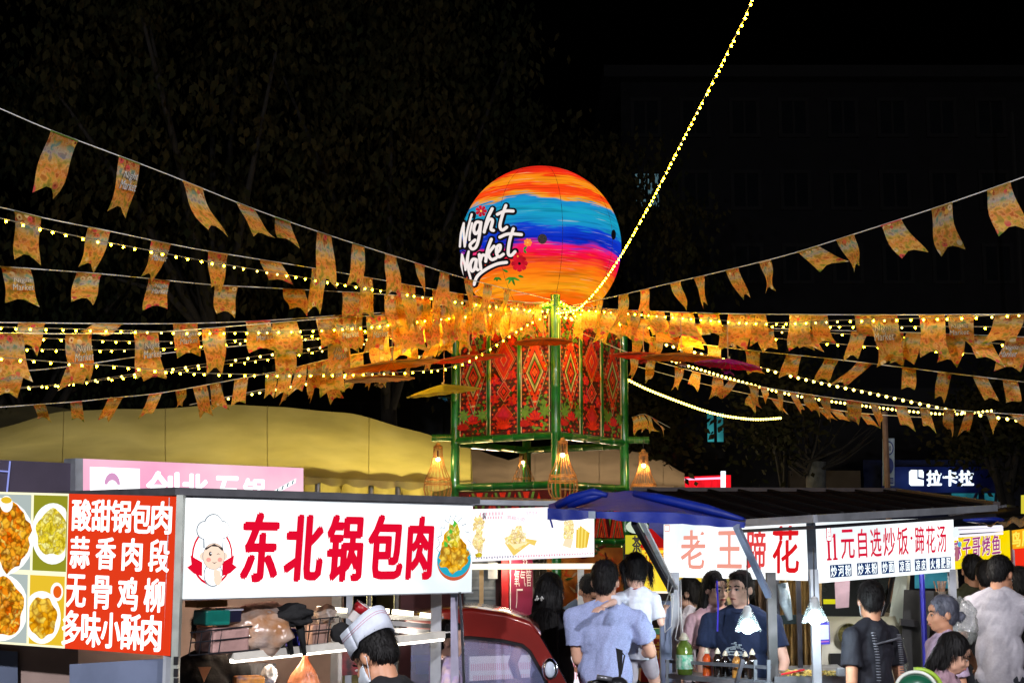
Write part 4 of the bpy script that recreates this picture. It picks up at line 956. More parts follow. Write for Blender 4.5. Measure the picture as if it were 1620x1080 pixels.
# ------------------------------------------------------------------ sign prints' colours (backlit)
sw = em('sign_white', (.96, .99, 1), 1.5, 0, 1.6, col2=(.60, .66, .69)); sred = em('sign_red', (.80, .004, .03), 1.0); splate = em('sign_plate_white', (.98, .98, .95), 1.3)
sorange = em('menu_red', (.85, .05, .012), 1.0, .08, 2); swt = em('menu_white', (1, .95, .93), 1.8)
f1 = food('print_fried_orange', [(.85, .12, .0), (1, .35, .01), (1, .55, .03), (.9, .25, .01), (1, .7, .12)], 1.0, 42)
f2 = food('print_yellow_chicken', [(.8, .6, .01), (1, .85, .08), (.95, .9, .35), (.7, .6, .02), (1, .75, .05)], 1.05, 55, (.35, .22, 0))
f3 = food('print_golden_strips', [(.8, .32, .0), (1, .55, .02), (1, .75, .1), (.9, .45, .02)], 1.05, 34, (.25, .06, 0))
f4 = food('print_pale_snack', [(.95, .75, .25), (1, .9, .5), (.85, .6, .15), (1, .95, .8), (.5, .25, .05)], 1.3, 60, (.55, .40, .12))
def em2(n, c, s=1): return em('pr_' + n, c, s)

# ------------------------------------------------------------------ left cart with the big lightbox
bA = Board((290, 787), (287, 947), (748, 800), (746, 936), .45)
def dA(px): return bA.dl + (bA.dr - bA.dl) * (px - 288) / 458
inA = -bA.n
def A(px, py, n=0):
    """point on the cart's front plane (n metres behind it)"""
    q = P(px, py, dA(px)); k = n * inA.y; q = P(px, py, dA(px) + k * 1.0); return q
cart = thing('food_cart', 'food stall cart with a long white lightbox of red lettering and a red menu board', 'food cart', ((bA.L.x + bA.Rr.x) / 2, (bA.L.y + bA.Rr.y) / 2 + .5, 0))
box = bA.box('lightbox', sw, cart, n0=-.10, n1=0)
for a in ((0, 1, -.012, .0), (0, 1, 1.0, 1.02)): bA.box('frame_edge', alu, box, u0=-.004, u1=1.004, v0=a[2], v1=a[3], n0=-.11, n1=.006)
bA.box('lightbox_back', alu, cart, u0=-.004, u1=1.004, v0=-.0, v1=1.0, n0=-.13, n1=-.104)
pr = Print(bA)
for i, (ch, u0, u1, v0, v1) in enumerate((('东', .180, .292, .17, .86), ('北', .318, .438, .17, .84), ('锅', .462, .577, .16, .85), ('包', .605, .72, .18, .86), ('肉', .742, .838, .17, .85))):
    pr.text(ch, u0, v0, u1, v1, sred, .044, .10)
pr.build('lettering', box)
# chef emblem
skinp = em2('skin', (1, .74, .58), 1.1); ink = em2('ink', (.05, .04, .04)); hatw = em2('hat', (1, 1, 1), 1.6); lin = em2('hat_line', (.25, .30, .35)); rosy = em2('cheek', (1, .42, .35)); scf = em2('scarf_red', (.80, .005, .03))
pr = Print(bA, .004); e_ = pr.ellipse
e_(.088, .42, .062, .29, scf); e_(.088, .42, .057, .265, em2('sign_inner', (.97, .98, 1), 2))
for sg in (-1, 1): pr.poly([(.088 + sg * .03, .36), (.088 + sg * .066, .43), (.088 + sg * .062, .34), (.088 + sg * .075, .31), (.088 + sg * .055, .25), (.088 + sg * .03, .22)], scf)
for k_, mm in ((1.12, lin), (1.0, hatw)):
    for (u, v, a, c) in ((.062, .68, .022, .085), (.088, .735, .026, .10), (.114, .685, .022, .085)): e_(u, v, a * k_, c * k_, mm)
    pr.poly([(.062 - .004 * (k_ > 1), .50), (.114 + .004 * (k_ > 1), .50), (.117 + .002 * (k_ > 1), .68), (.059 - .002 * (k_ > 1), .68)], mm)
e_(.088, .24, .029, .125, lin); e_(.088, .24, .026, .112, hatw)
e_(.056, .42, .010, .04, skinp); e_(.120, .42, .010, .04, skinp)
e_(.088, .42, .034, .135, lin); e_(.088, .42, .0325, .13, skinp); pr.poly([(.060, .50), (.088, .545), (.116, .50), (.114, .47), (.10, .515), (.08, .52), (.063, .48)], ink)
e_(.077, .445, .0045, .022, ink); e_(.0785, .45, .0015, .008, hatw); pr.poly([(.094, .435), (.100, .450), (.107, .437), (.100, .442)], ink); e_(.071, .385, .007, .022, rosy); e_(.105, .385, .007, .022, rosy)
pr.poly([(.080, .365), (.088, .345), (.097, .365), (.088, .355)], ink)
for k in range(4): e_(.090 + .004 * k, .25 - .006 * k, .004, .045, skinp)
e_(.098, .19, .012, .06, skinp)
pr.build('chef_emblem', box)
# plate of fried pork at the right end
pr = Print(bA, .004); teal = em2('teal_bowl', (.02, .42, .58)); brn = em2('bowl_rim', (.65, .12, .04))
q = random.Random(5); pts = []
for k in range(22):
    a = math.pi * (1.05 - 1.1 * k / 21); rr = (1.0 if k % 2 else .82); pts.append((.925 + .070 * rr * math.cos(a), .50 + .40 * rr * math.sin(a)))
pts += [(.98, .35), (.87, .35)]
pr.poly(pts, lin); pr.poly([(.925 + (u - .925) * .96, .49 + (v - .49) * .965) for u, v in pts], em2('burst', (.90, .97, 1), 1.5))
pr.ellipse(.925, .36, .067, .225, brn, a0=180, a1=360).ellipse(.925, .375, .067, .20, teal)
pr.ellipse(.925, .40, .058, .17, f3, n=30, wob=.16, seed=1).ellipse(.915, .52, .044, .20, f3, n=26, wob=.18, seed=2).ellipse(.920, .66, .026, .15, f2, n=20, wob=.2, seed=3).ellipse(.955, .46, .022, .15, f3, n=20, wob=.2, seed=4)
for (u, v) in ((.90, .62), (.908, .70), (.922, .79), (.888, .55)): pr.ellipse(u, v, .007, .035, em2('herb', (.10, .55, .05)), n=9, wob=.4, seed=int(u * 999))
pr.build('dish_picture', box)
# side menu board
bM = Board((2 - 60, 776), (-60, 1013), (281, 785), (270, 1037), .70)
menu = bM.box('menu_board', mat('board_back', (.3, .3, .32), .5), cart, n0=-.05, n1=0)
U0 = (-60, 281)
def mu(px): return (px + 60) / 337
pr = Print(bM); pr.rect(mu(112), 0, 1, 1, sorange); pr.build('menu_panel', menu)
pr = Print(bM, .006)
def line(st, x0, x1, y0, y1, **k):  # photo y measured on the board
    def vv(y, x): t = 776 + 9 * mu(x); b_ = 1013 + 24 * mu(x); return (b_ - y) / (b_ - t)
    xm = (x0 + x1) / 2; pr.chars(st, mu(x0), vv(y1, xm), mu(x1), vv(y0, xm), swt, .030, .93 if len(st) == 5 else .72, halo=None)
line('酸甜锅包肉', 118, 272, 792, 842); line('蒜香肉段', 113, 276, 852, 902); line('无骨鸡柳', 110, 272, 913, 964); line('多味小酥肉', 110, 266, 970, 1024)
pr.build('menu_lettering', menu)
dk = em2('photo_olive', (.30, .30, .02), 1, ); wt = em2('photo_white', (.95, .98, .95), 1.2); gr_ = em2('photo_grey', (.45, .52, .5)); yl = em2('photo_gold', (.85, .55, .03))
pr = Print(bM, .004)
pr.rect(0, 0, mu(112), 1, em2('divider', (.95, .9, .6), 1.2))
pr.rect(0, .49, mu(53), .985, gr_); pr.rect(mu(57), .49, mu(111), .985, dk); pr.rect(0, .015, mu(50), .46, gr_); pr.rect(mu(54), .015, mu(110), .46, yl)
pr.ellipse(mu(2), .70, .17, .26, wt); pr.ellipse(mu(20), .70, .10, .22, f1, n=30, wob=.14, seed=1); pr.ellipse(mu(-30), .66, .12, .22, f1, n=26, wob=.1, seed=8)
pr.ellipse(mu(14), .92, .030, .055, wt); pr.ellipse(mu(14), .945, .026, .022, yl)
pr.rect(mu(57), .49, mu(57.5), .5, wt)
pr.poly([(mu(max(57, min(111, 90 + 34 * math.cos(t_)))), .735 + .20 * math.sin(t_)) for t_ in [k * math.pi / 16 for k in range(32)]], wt)
pr.poly([(mu(max(60, min(111, 90 + 26 * math.cos(t_) * (1 + .08 * math.sin(t_ * 7))))), .74 + .15 * math.sin(t_) * (1 + .1 * math.sin(t_ * 5))) for t_ in [k * math.pi / 20 for k in range(40)]], f2)
pr.poly([(mu(min(50, 8 + 46 * math.cos(t_))), .24 + .22 * math.sin(t_)) for t_ in [k * math.pi / 16 for k in range(32)]], wt)
pr.poly([(mu(min(47, 12 + 34 * math.cos(t_) * (1 + .1 * math.sin(t_ * 6)))), .24 + .19 * math.sin(t_) * (1 + .08 * math.sin(t_ * 5))) for t_ in [k * math.pi / 20 for k in range(40)]], f1)
pr.poly([(mu(max(54, min(110, 76 + 31 * math.cos(t_)))), .19 + .17 * math.sin(t_)) for t_ in [k * math.pi / 16 for k in range(32)]], wt)
pr.poly([(mu(max(56, min(104, 77 + 24 * math.cos(t_) * (1 + .06 * math.sin(t_ * 6))))), .19 + .13 * math.sin(t_) * (1 + .08 * math.sin(t_ * 7))) for t_ in [k * math.pi / 20 for k in range(40)]], f3)
pr.ellipse(mu(100), .36, .030, .06, wt).ellipse(mu(101), .36, .020, .04, em2('sauce', (.85, .12, .01)))
pr.build('dish_pictures', menu)
# frame, posts, roof
bluegrey = mat('bluegrey_sheet', (.20, .24, .36), .5, .3, .2, 5, .05, 60); pinkw = mat('pinkish_wall', (.62, .45, .38), .7, 0, .25, 4)
FL = bA.L; FR = bA.Rr; DEP = 1.15; up_ = lambda p, z: Vector((p.x, p.y, z))
for p_, nm in ((FL + bA.ux * -.035 + inA * .02, 1), (FR + bA.ux * -.10 + inA * .17, 1), (FL + inA * DEP, 1), (FR + inA * DEP - bA.ux * .05, 1)):
    b = MB(); b.bar(up_(p_, .55), up_(p_, bA.c[3].z), .055 if p_.y > FR.y else .05); b.build('post', alu, cart)
b = MB(); b.bar(up_(FL - bA.ux * .035 - inA * .03, .55), up_(FL - bA.ux * .035 - inA * .03, bA.c[3].z + .01), .03, .05); b.build('post', mat('corner_mouldings', (.38, .40, .36), .45, .4), cart)
zt = bA.c[3].z
b = MB(); o0 = FL - bA.ux * .06 - inA * .02; q = [o0, FR + bA.ux * .04 - inA * .02, FR + bA.ux * .04 + inA * (DEP + .1), FL - bA.ux * .06 + inA * (DEP + .1)]
b.hexa(*[up_(p_, zt + .01 + .02 * (i > 1)) for i, p_ in enumerate(q)], *[up_(p_, zt + .045 + .02 * (i > 1)) for i, p_ in enumerate(q)]); b.build('roof', mat('roof_dark', (.10, .10, .11), .5, .3), cart)
b = MB(); q = [FL + inA * .13, FR + inA * .13, FR + inA * DEP, FL + inA * DEP]
b.hexa(*[up_(p_, zt - .42) for p_ in q], *[up_(p_, zt - .40) for p_ in q]); b.build('inner_ceiling', mat('mauve_board', (.34, .20, .20), .6, 0, .2, 5), cart)
b = MB(); q = [FL + inA * DEP, FR + inA * DEP, FR + inA * (DEP + .02), FL + inA * (DEP + .02)]
b.hexa(*[up_(p_, .55) for p_ in q], *[up_(p_, zt) for p_ in q]); b.build('back_wall', pinkw, cart)
b = MB(); q = [FL + inA * .25 + bA.ux * 0, FR + inA * .2, FR + inA * DEP, FL + inA * DEP]
b.hexa(*[up_(p_, .86) for p_ in q], *[up_(p_, .9) for p_ in q]); b.build('worktop', steel, cart)
q = [FL - inA * .02, FR, FR + inA * .03, FL + inA * .03]
b = MB(); b.hexa(*[up_(p_, .5) for p_ in q], *[up_(p_, .98) for p_ in q]); b.build('front_panel', bluegrey, cart)
b = MB(); q = [FL, FR, FR + inA * DEP, FL + inA * DEP]; b.hexa(*[up_(p_, .45) for p_ in q], *[up_(p_, .5) for p_ in q]); b.build('chassis', dsteel, cart)
for s_, t_ in ((.2, .1), (.8, .1), (.2, .9), (.8, .9)):
    c = up_(FL + bA.ux * (bA.W * s_) + inA * (DEP * t_), .25); M = Matrix((bA.ux, inA, Vector((0, 0, 1)))).transposed() @ Euler((rad(90), 0, 0)).to_matrix()
    b = MB(); b.lathe(c, [(.17, -.04), (.25, -.05), (.25, .05), (.17, .04)], 20, M); wl_ = b.build('wheel', rubber, cart); b = MB(); b.lathe(c, [(.0, -.03), (.17, -.03), (.17, .03), (.0, .03)], 16, M); b.build('rim', alu, wl_)
# metal sheet and box under the menu board
bS = Board((112, 1056), (112, 1200), (300, 1036), (300, 1200), .40)
dsh = bM.dl + .12
def Mq(px, py, n=0): return P(px, py, bM.dl + (bM.dr - bM.dl) * mu(px) + n)
b = MB(); b.hexa(Mq(110, 1250, .02), Mq(272, 1250, .02), Mq(272, 1250, .06), Mq(110, 1250, .06), Mq(110, 1050, .02), Mq(272, 1040, .02), Mq(272, 1040, .06), Mq(110, 1050, .06)); b.build('side_panel', bluegrey, cart)
b = MB(); b.hexa(Mq(-40, 1300, .3), Mq(124, 1300, .3), Mq(124, 1300, .7), Mq(-40, 1300, .7), Mq(-40, 1016, .3), Mq(124, 1022, .3), Mq(124, 1022, .7), Mq(-40, 1016, .7)); cab = b.build('storage_box', mat('pink_beige_box', (.42, .30, .26), .7, 0, .2, 6), cart)
b = MB(); b.hexa(Mq(-50, 1300, .26), Mq(28, 1300, .26), Mq(28, 1300, .29), Mq(-50, 1300, .29), Mq(-50, 1024, .26), Mq(28, 1030, .26), Mq(28, 1030, .29), Mq(-50, 1024, .29)); b.build('panel_door', bluegrey, cab)
# hinge pieces
for py in (1044, 1063, 1078): 
    b = MB(); b.box(Mq(279, py, -.02), (.02, .02, .035)); b.build('hinge', blackp, cart)
# poster with a face, seen in the gap under the menu
bP = Board((124, 1020), (124, 1062), (232, 1020), (232, 1062), .14)
po = bP.box('poster', mat('poster_blue', (.05, .05, .30), .5), cart, n0=-.01); pr = Print(bP)
pr.ellipse(.42, .45, .24, .55, mat('poster_hair', (.02, .015, .015), .6)); pr.ellipse(.52, .35, .20, .5, mat('poster_skin', (.6, .3, .18), .5)); pr.ellipse(.62, .3, .04, .06, mat('poster_lip', (.4, .05, .04), .5)); pr.build('print', po)
# inner lamps and shelf
tube = em('tube_white', (1, .93, .82), 5)
b = MB(); b.bar(A(365, 1038, .12), A(700, 1003, .12), .05, .035); sh = b.build('lamp_housing', mat('cream_metal', (.7, .66, .58), .4), cart)
b = MB(); b.bar(A(366, 1045, .11), A(700, 1010, .11), .028, .018); b.build('lamp_tube', tube, sh)
for (x0, x1, y0, n_) in ((505, 545, 962, .75), (584, 612, 963, .7), (624, 650, 967, .7), (668, 694, 972, .65)):
    b = MB(); b.bar(A(x0, y0, n_), A(x1, y0 + 3, n_), .05, .025); b.build('ceiling_lamp', em('warm_tube', (1, .85, .6), 5), cart)
for (x0, y0, x1, y1, n_) in ((560, 980, 705, 992, .5), (560, 993, 705, 1000, .55), (500, 972, 705, 978, .8)):
    b = MB(); b.bar(A(x0, y0, n_), A(x1, y1, n_), .06, .025); b.build('ceiling_rail', alu, cart)
lamp('cart_light', A(470, 1040, .35), 7, (1, .88, .72), .08, cart); lamp('cart_light', A(650, 1000, .5), 7, (1, .86, .68), .08, cart); lamp('cart_light', A(400, 985, .5), 4, (1, .75, .5), .06, cart)
# wire basket shelf
b = MB()
def wires(mb, n):
    for k in range(16):
        x = 301 + k * 15.6; yt = 1000 - 25 * (x - 300) / 240; yb = 1036 - 20 * (x - 300) / 240
        mb.tube([A(x + 3, yt, n), A(x - 2, yb, n)], .0028, 5)
    for f in (0, .45, 1): mb.tube([A(301, 1000 + 36 * f, n), A(536, 975 + 41 * f, n)], .0035, 5)
wires(b, .10); b.build('wire_basket', dsteel, cart)
b = MB(); b.hexa(A(300, 1037, .1), A(565, 1014, .1), A(565, 1014, .45), A(300, 1037, .45), A(300, 1035, .1), A(565, 1012, .1), A(565, 1012, .45), A(300, 1035, .45)); b.build('basket_floor', dsteel, cart)
b = MB(); b.bar(A(302, 955, .3), A(350, 953, .3), .1, .03); b.build('shelf_edge', mat('orange_board', (.6, .25, .05), .6), cart)
# things on the basket shelf
def blob(name, label, cat, c, r_, m, seed=1, amp=.25, group=None, flat=1):
    bm_ = bmesh.new(); bmesh.ops.create_icosphere(bm_, subdivisions=4, radius=1)
    for v in bm_.verts:
        n_ = noise.fractal(v.co * 1.6 + Vector((seed * 7.3, 0, 0)), 1, 2, 4) * amp + abs(noise.noise(v.co * 5 + Vector((seed, 0, 0)))) * amp * .5
        v.co = v.co * (1 + n_); v.co = Vector((v.co.x * r_[0], v.co.y * r_[1], v.co.z * r_[2]))
    me = bpy.data.meshes.new(name); bm_.to_mesh(me); bm_.free(); me.polygons.foreach_set('use_smooth', [True] * len(me.polygons)); me.materials.append(m)
    o = bpy.data.objects.new(name, me); C.objects.link(o); o.location = c; return tag(o, label, cat, group)
plast = mat('clear_plastic_bag', (.60, .46, .38), .12, 0, .45, 9, .9, 25, spec=.9, alpha=.8, col2=(.42, .20, .09)); plast2 = mat('plum_boxes', (.50, .30, .27), .35, 0, .3, 9, .5, 30)
blob('plastic_bag', 'clear plastic bag of orange packets in the middle of the wire basket', 'bag', A(395, 1000, .22), (.17, .10, .11), plast, 1)
blob('plastic_bag', 'crumpled clear bag bulging above the basket under the lightbox', 'bag', A(415, 972, .24), (.13, .09, .06), mat('crinkled_bag', (.55, .42, .36), .15, 0, .5, 14, 1, 30, spec=.9), 2)
blob('plastic_bag', 'small cloudy plastic bag at the right end of the basket', 'bag', A(515, 972, .22), (.055, .05, .045), mat('cloudy_bag', (.6, .48, .40), .2, 0, .4, 14, .8, 30), 3)
def cbox(name, label, cat, p, s_, m, rz=0, world_top=False):
    b = MB(); b.box(p, s_, Matrix.Rotation(rz, 3, 'Z') if rz else None); o = b.build(name, m, label=label, cat=cat)
    md = o.modifiers.new('b', 'BEVEL'); md.width = min(s_) * .12; md.segments = 2; return o
ang = math.atan2(bA.ux.y, bA.ux.x)
cbox('cardboard_box', 'plum-brown box at the left end of the wire basket', 'box', A(352, 1012, .22), (.20, .16, .12), plast2, ang)
cbox('plastic_tub', 'green plastic tub on top of the brown box', 'tub', A(335, 976, .22), (.13, .12, .07), mat('tub_green', (.01, .22, .17), .3), ang)
cbox('plastic_tub', 'dark tub with a white lid beside the green tub', 'tub', A(364, 973, .20), (.08, .08, .06), mat('tub_navy', (.02, .02, .05), .3), ang)
cbox('tub_lid', 'white lid lying tilted over the dark tub', 'lid', A(363, 963, .20), (.10, .09, .012), mat('lid_white', (.7, .72, .8), .3), ang)
cbox('paper_packet', 'blue packet in the basket behind the hanging black straps', 'packet', A(465, 1008, .2), (.075, .06, .09), mat('packet_blue', (.05, .05, .45), .4), ang)
cbox('paper_packet', 'pale olive packet in the basket left of the blue one', 'packet', A(435, 1010, .2), (.09, .06, .11), mat('packet_olive', (.30, .28, .16), .5), ang)
cbox('paper_packet', 'peach coloured packet right of the blue one in the basket', 'packet', A(502, 1003, .2), (.09, .06, .10), mat('packet_peach', (.55, .33, .26), .5), ang)
blob('plastic_bag', 'small purple bag tucked low in the basket', 'bag', A(413, 1012, .15), (.03, .03, .04), mat('bag_purple', (.15, .02, .35), .3), 5)
# black straps / apron hanging
b = MB(); bl = mat('black_cloth', (.008, .008, .009), .85, 0, .3, 20, .4, 60)
r = thing('black_apron', 'black apron bundled over the basket with two straps hanging down', 'apron', tuple(A(465, 1000, .06)))
o = blob('folds', None, None, (0, 0, 0), (.11, .05, .05), bl, 4, .3); o.parent = r; o.location = A(462, 973, .04) - r.location
for pts in ([(450, 975), (456, 1005), (462, 1035)], [(472, 975), (477, 1005), (482, 1036)]):
    b = MB(); b.tube([A(x, y, .04 - .01 * i) for i, (x, y) in enumerate(pts)], [.026, .017, .010], 8); b.build('strap', bl, r, smooth=True)
blob('black_pouch', 'round black pouch hanging at the right end of the basket', 'pouch', A(540, 1001, .06), (.055, .04, .052), bl, 6, .12)
# red paper cup hung upside down
c = A(567, 968, .06); r = thing('paper_cup', 'red and white paper cup wedged above the cook', 'cup', tuple(c)); M = Euler((0, rad(35), 0)).to_matrix()
b = MB(); b.lathe(c, [(.030, -.05), (.042, .05), (.040, .05), (.028, -.045)], 20, M); b.build('cup_wall', mat('cup_white', (.75, .70, .68), .4), r, smooth='auto')
b = MB(); b.lathe(c, [(.0375, .0), (.0425, .045)], 20, M); b.build('red_band', mat('cup_red', (.45, .01, .02), .4), r, smooth=True)
# orange plastic bag hanging under the basket
obag = mat('orange_bag', (.85, .32, .14), .3, 0, .4, 14, .8, 22, translucent=.4)
c = A(482, 1068, .3); r = thing('plastic_bag', 'orange carrier bag hanging from the shelf rail', 'bag', tuple(c)); b = MB()
rows = []
for j, (z_, rr) in enumerate(((.10, .010), (.085, .012), (.06, .025), (.03, .045), (0, .065), (-.05, .085), (-.12, .09), (-.2, .07), (-.23, .02))):
    rows.append([c + Vector((math.cos(a) * rr * (1 + .12 * math.sin(a * 5 + j)), math.sin(a) * rr * .7 * (1 + .1 * math.sin(a * 7)), z_)) for a in [2 * math.pi * k / 32 for k in range(33)]])
b.grid(rows); b.build('bag_body', obag, r, smooth=True)
b = MB(); b.tube([c + Vector((-.01, 0, .09)), c + Vector((-.015, 0, .13)), c + Vector((.0, 0, .15)), c + Vector((.015, 0, .12)), c + Vector((.01, 0, .09))], .006, 6); b.build('bag_handle', obag, r)
# posters on the back wall
dB = dA(600) + DEP
def wallposter(x0, x1, y0, y1, m, label=None, n_=1.02):
    a = A(x0, y1, n_); c = A(x1, y0, n_); b = MB(); q = inA * .012
    b.hexa(a, up_(c, a.z), up_(c, a.z) + q, a + q, up_(a, c.z), c, c + q, up_(a, c.z) + q); return b.build('poster', m, cart, label=label)
wallposter(541, 584, 1026, 1068, mat('poster_dark', (.18, .02, .03), .4, 0, .8, 14, col2=(.02, .015, .02)))
wallposter(668, 686, 1004, 1026, mat('poster_bw', (.12, .08, .07), .5, 0, .9, 30, col2=(.02, .01, .01)))
wallposter(652, 688, 1034, 1046, mat('poster_violet', (.07, .03, .45), .5), 'violet T-shaped cloth notice'); wallposter(660, 678, 1046, 1066, mat('poster_violet', (.07, .03, .45), .5))
wallposter(680, 690, 1052, 1080, mat('poster_magenta', (.55, .05, .35), .5, 0, .6, 40, col2=(.7, .3, .5)))
b = MB(); b.bar(A(538, 1028, 1.0), A(538, 1100, 1.0), .02); b.build('wall_strip', alu, cart)
b = MB(); b.tube([A(655, 1018, .4), A(680, 1008, .3), A(697, 1001, .2), A(712, 999, .1), A(720, 1010, .1), A(722, 1030, .1)], .004, 6); b.build('white_cable', whitewire, cart)
# black smocks hanging dark at the left inside
b = MB()
for k in range(5): b.tube([A(392 + k * 9, 1048, .75), A(388 + k * 9, 1090, .75)], .028, 8)
b.build('hanging_cloths', mat('grey_cloth', (.08, .08, .09), .8, 0, .5, 12), cart, smooth=True)
# printed drinks box on the counter
cbox('snack_box', 'orange and yellow striped snack box at the bottom edge of the stall', 'box', A(393, 1085, .35), (.14, .1, .10), mat('snack_print', (.75, .30, .04), .5, 0, .8, 18, col2=(.03, .02, .08)), .4)
blob('plastic_bag', 'white wrinkled bag beside the striped snack box', 'bag', A(425, 1068, .5), (.04, .04, .05), mat('white_bag', (.7, .7, .75), .3, 0, .5, 18, .8, 40), 9)
# tall thin lamp post wire at right end of the cart, plus pillar panel
b = MB(); b.tube([A(727, 936, -.02), A(731, 990, -.02), A(734, 1080, -.02), A(735, 1200, -.02)], .008, 6); b.build('flex_conduit', dsteel, cart)
b = MB(); b.hexa(A(713, 1200, .05), A(728, 1200, .05), A(728, 1200, .3), A(713, 1200, .3), A(713, 938, .05), A(724, 938, .05), A(724, 938, .3), A(713, 938, .3)); b.build('end_panel', mat('lilac_panel', (.45, .42, .55), .6, 0, .3, 8), cart)

# ------------------------------------------------------------------ pink signed stall behind
bPk = Board((130, 725), (130, 790 + 40), (480, 740), (480, 790 + 42), .42)
ps = thing('food_stall', 'stall behind with a pink lightbox and blown-out white characters', 'food stall', tuple(up_(bPk.p(.5, 0, -.5), 0)))
pk = bPk.box('lightbox', em('sign_pink', (.95, .42, .62), 1.05, .25, 1.2, col2=(1, .62, .74)), ps, n0=-.12); pr = Print(bPk); pw = em2('pink_white', (1, .97, 1), 1.7)
pr.rect(.03, .30, .235, .88, pw); pr.ellipse(.12, .62, .032, .18, em2('pink_cap', (.72, .35, .60)), a0=0, a1=180); pr.ellipse(.12, .55, .025, .14, em2('pink_face', (1, .93, .93), 1.3))
for i, (ch, u0, u1) in enumerate((('创', .265, .40), ('北', .42, .53), ('石', .57, .67), ('锅', .70, .80))): pr.text(ch, u0, .30, u1, .84 - .02 * i, pw, .045)
cl_ = em2('clap_white', (1, 1, 1), 1.4); cg = em2('clap_dark', (.12, .22, .25)); 
pr.poly([(.835, .50), (.955, .74), (.958, .82), (.838, .58)], cl_); pr.poly([(.84, .44), (.965, .52), (.965, .58), (.84, .50)], cl_); pr.rect(.85, .18, .965, .46, em2('clap_slate', (.42, .38, .45)))
for k in range(4): pr.poly([(.855 + .025 * k, .555 + .05 * k), (.863 + .025 * k, .57 + .05 * k), (.869 + .025 * k, .64 + .05 * k), (.861 + .025 * k, .625 + .05 * k)], cg); pr.poly([(.855 + .027 * k, .455 + .018 * k), (.863 + .027 * k, .46 + .018 * k), (.869 + .027 * k, .515 + .018 * k), (.861 + .027 * k, .51 + .018 * k)], cg)
pr.text('新店', .86, .24, .955, .38, cl_, .03); pr.build('lettering', pk)
bPk.box('frame_edge', alu, pk, u0=-.03, u1=0, n0=-.13, n1=.01)
pur = mat('plum_sheet', (.07, .055, .085), .55, .2, .2, 4)
a = bPk.p(0, 0, -.06); dd = -bPk.ux
q = [a + dd * 2.4, a, a + inA * .05, a + dd * 2.4 + inA * .05]
b = MB(); b.hexa(*[up_(p_, .3) for p_ in q], *[up_(p_, bPk.c[3].z - .03) for p_ in q]); b.build('side_wall', pur, ps)
nn = -inA * .012
for p0, p1 in (((0, 749), (34, 750)), ((35, 734), (33, 782))):
    u0_ = (130 - p0[0]) / 350 * bPk.W; u1_ = (130 - p1[0]) / 350 * bPk.W
    z0 = P(p0[0], p0[1], bPk.dl).z; z1 = P(p1[0], p1[1], bPk.dl).z
    b = MB(); b.bar(up_(a + dd * u0_, z0) + nn, up_(a + dd * (u1_), z1) + nn, .008, .008); b.build('blue_led_strip', em('blue_led', (.35, .4, .95), .9), ps)
b = MB(); q = [bPk.p(0, 0, -.15), bPk.p(1, 0, -.15), bPk.p(1, 0, -1.2), bPk.p(0, 0, -1.2)]; b.hexa(*[up_(p_, bPk.c[3].z - .10) for p_ in q], *[up_(p_, bPk.c[3].z - .06) for p_ in q]); b.build('roof', dsteel, ps)
for u in (.02, .98):
    q = bPk.p(u, 0, -.15); b = MB(); b.bar(up_(q, 0), up_(q, bPk.c[0].z), .05); b.build('post', alu, ps)

# ------------------------------------------------------------------ stall with the white picture lightbox
bD = Board((747, 805), (747, 888), (940, 800), (940, 880), .37)
st_ = thing('food_stall', 'middle stall with a white lightbox of pale snack pictures', 'food stall', tuple(up_(bD.p(.5, 0, -.6), 0)))
def D(u, z, n=0):
    q = bD.L + bD.ux * (bD.W * u) - bD.n * n; return Vector((q.x, q.y, z))
lb = bD.box('lightbox', em('sign_white_warm', (1, .97, .98), 1.5, .0, 2, col2=(.68, .64, .66)), st_, n0=-.1)
pr = Print(bD)
pr.ellipse(.05, .70, .045, .17, f4, n=30, wob=.25, seed=1).ellipse(.05, .38, .042, .22, f4, n=30, wob=.25, seed=2).ellipse(.05, .12, .03, .05, f2, n=16, wob=.2, seed=3)
pr.poly([(.26, .33), (.33, .08), (.46, .30), (.50, .26), (.52, .36), (.40, .42), (.28, .40)], em2('paper_tray', (.95, .68, .15), 1)); pr.ellipse(.36, .43, .085, .19, f4, n=30, wob=.3, seed=4); pr.poly([(.34, .2), (.46, .34), (.33, .30), (.28, .36)], em2('paper_tray_in', (1, .85, .45), 1.1))
pr.ellipse(.78, .50, .045, .26, f4, n=26, wob=.2, seed=5); pr.poly([(.73, .24), (.80, .18), (.82, .36), (.75, .38)], em2('cone', (.9, .75, .5), 1.1))
for k in range(7): pr.poly([(.84 + .013 * k, .16 + .01 * abs(k - 3)), (.855 + .013 * k, .18), (.86 + .016 * k, .60 - .03 * abs(k - 2)), (.845 + .014 * k, .62 - .03 * abs(k - 2))], em2('strip_a', (1, .80, .16), 1) if k % 2 else em2('strip_b', (.85, .55, .05), 1))
rb = em2('faint_red', (.75, .35, .45), 1.2); gb = em2('faint_grey', (.35, .35, .45), 1.1)
for k in range(46): pr.rect(.02 + k * .0208, .045 + (.012 if k % 2 else 0), .030 + k * .0208, .085, rb if k > 15 else gb)
for k in range(8): pr.rect(.04 + k * .024, .87, .048 + k * .024, .93, rb); pr.rect(.06 + k * .020, .80, .068 + k * .020, .85, rb)
pr.text('锅', .055, .80, .08, .92, em2('dk', (.12, .1, .14)), .03); pr.text('鸡柳小吃', .25, .75, .40, .84, rb, 0, 0, -.06); pr.text('现炸现卖', .40, .86, .50, .93, rb, 0)
pr.build('pictures', lb)
zt = bD.c[3].z; z0_ = bD.c[0].z; WT = mat('white_tube_frame', (.8, .78, .72), .4)
b = MB(); q = [D(-1.55, 0, -.12), D(1.02, 0, -.12), D(1.02, 0, 1.5), D(-1.55, 0, 1.5)]
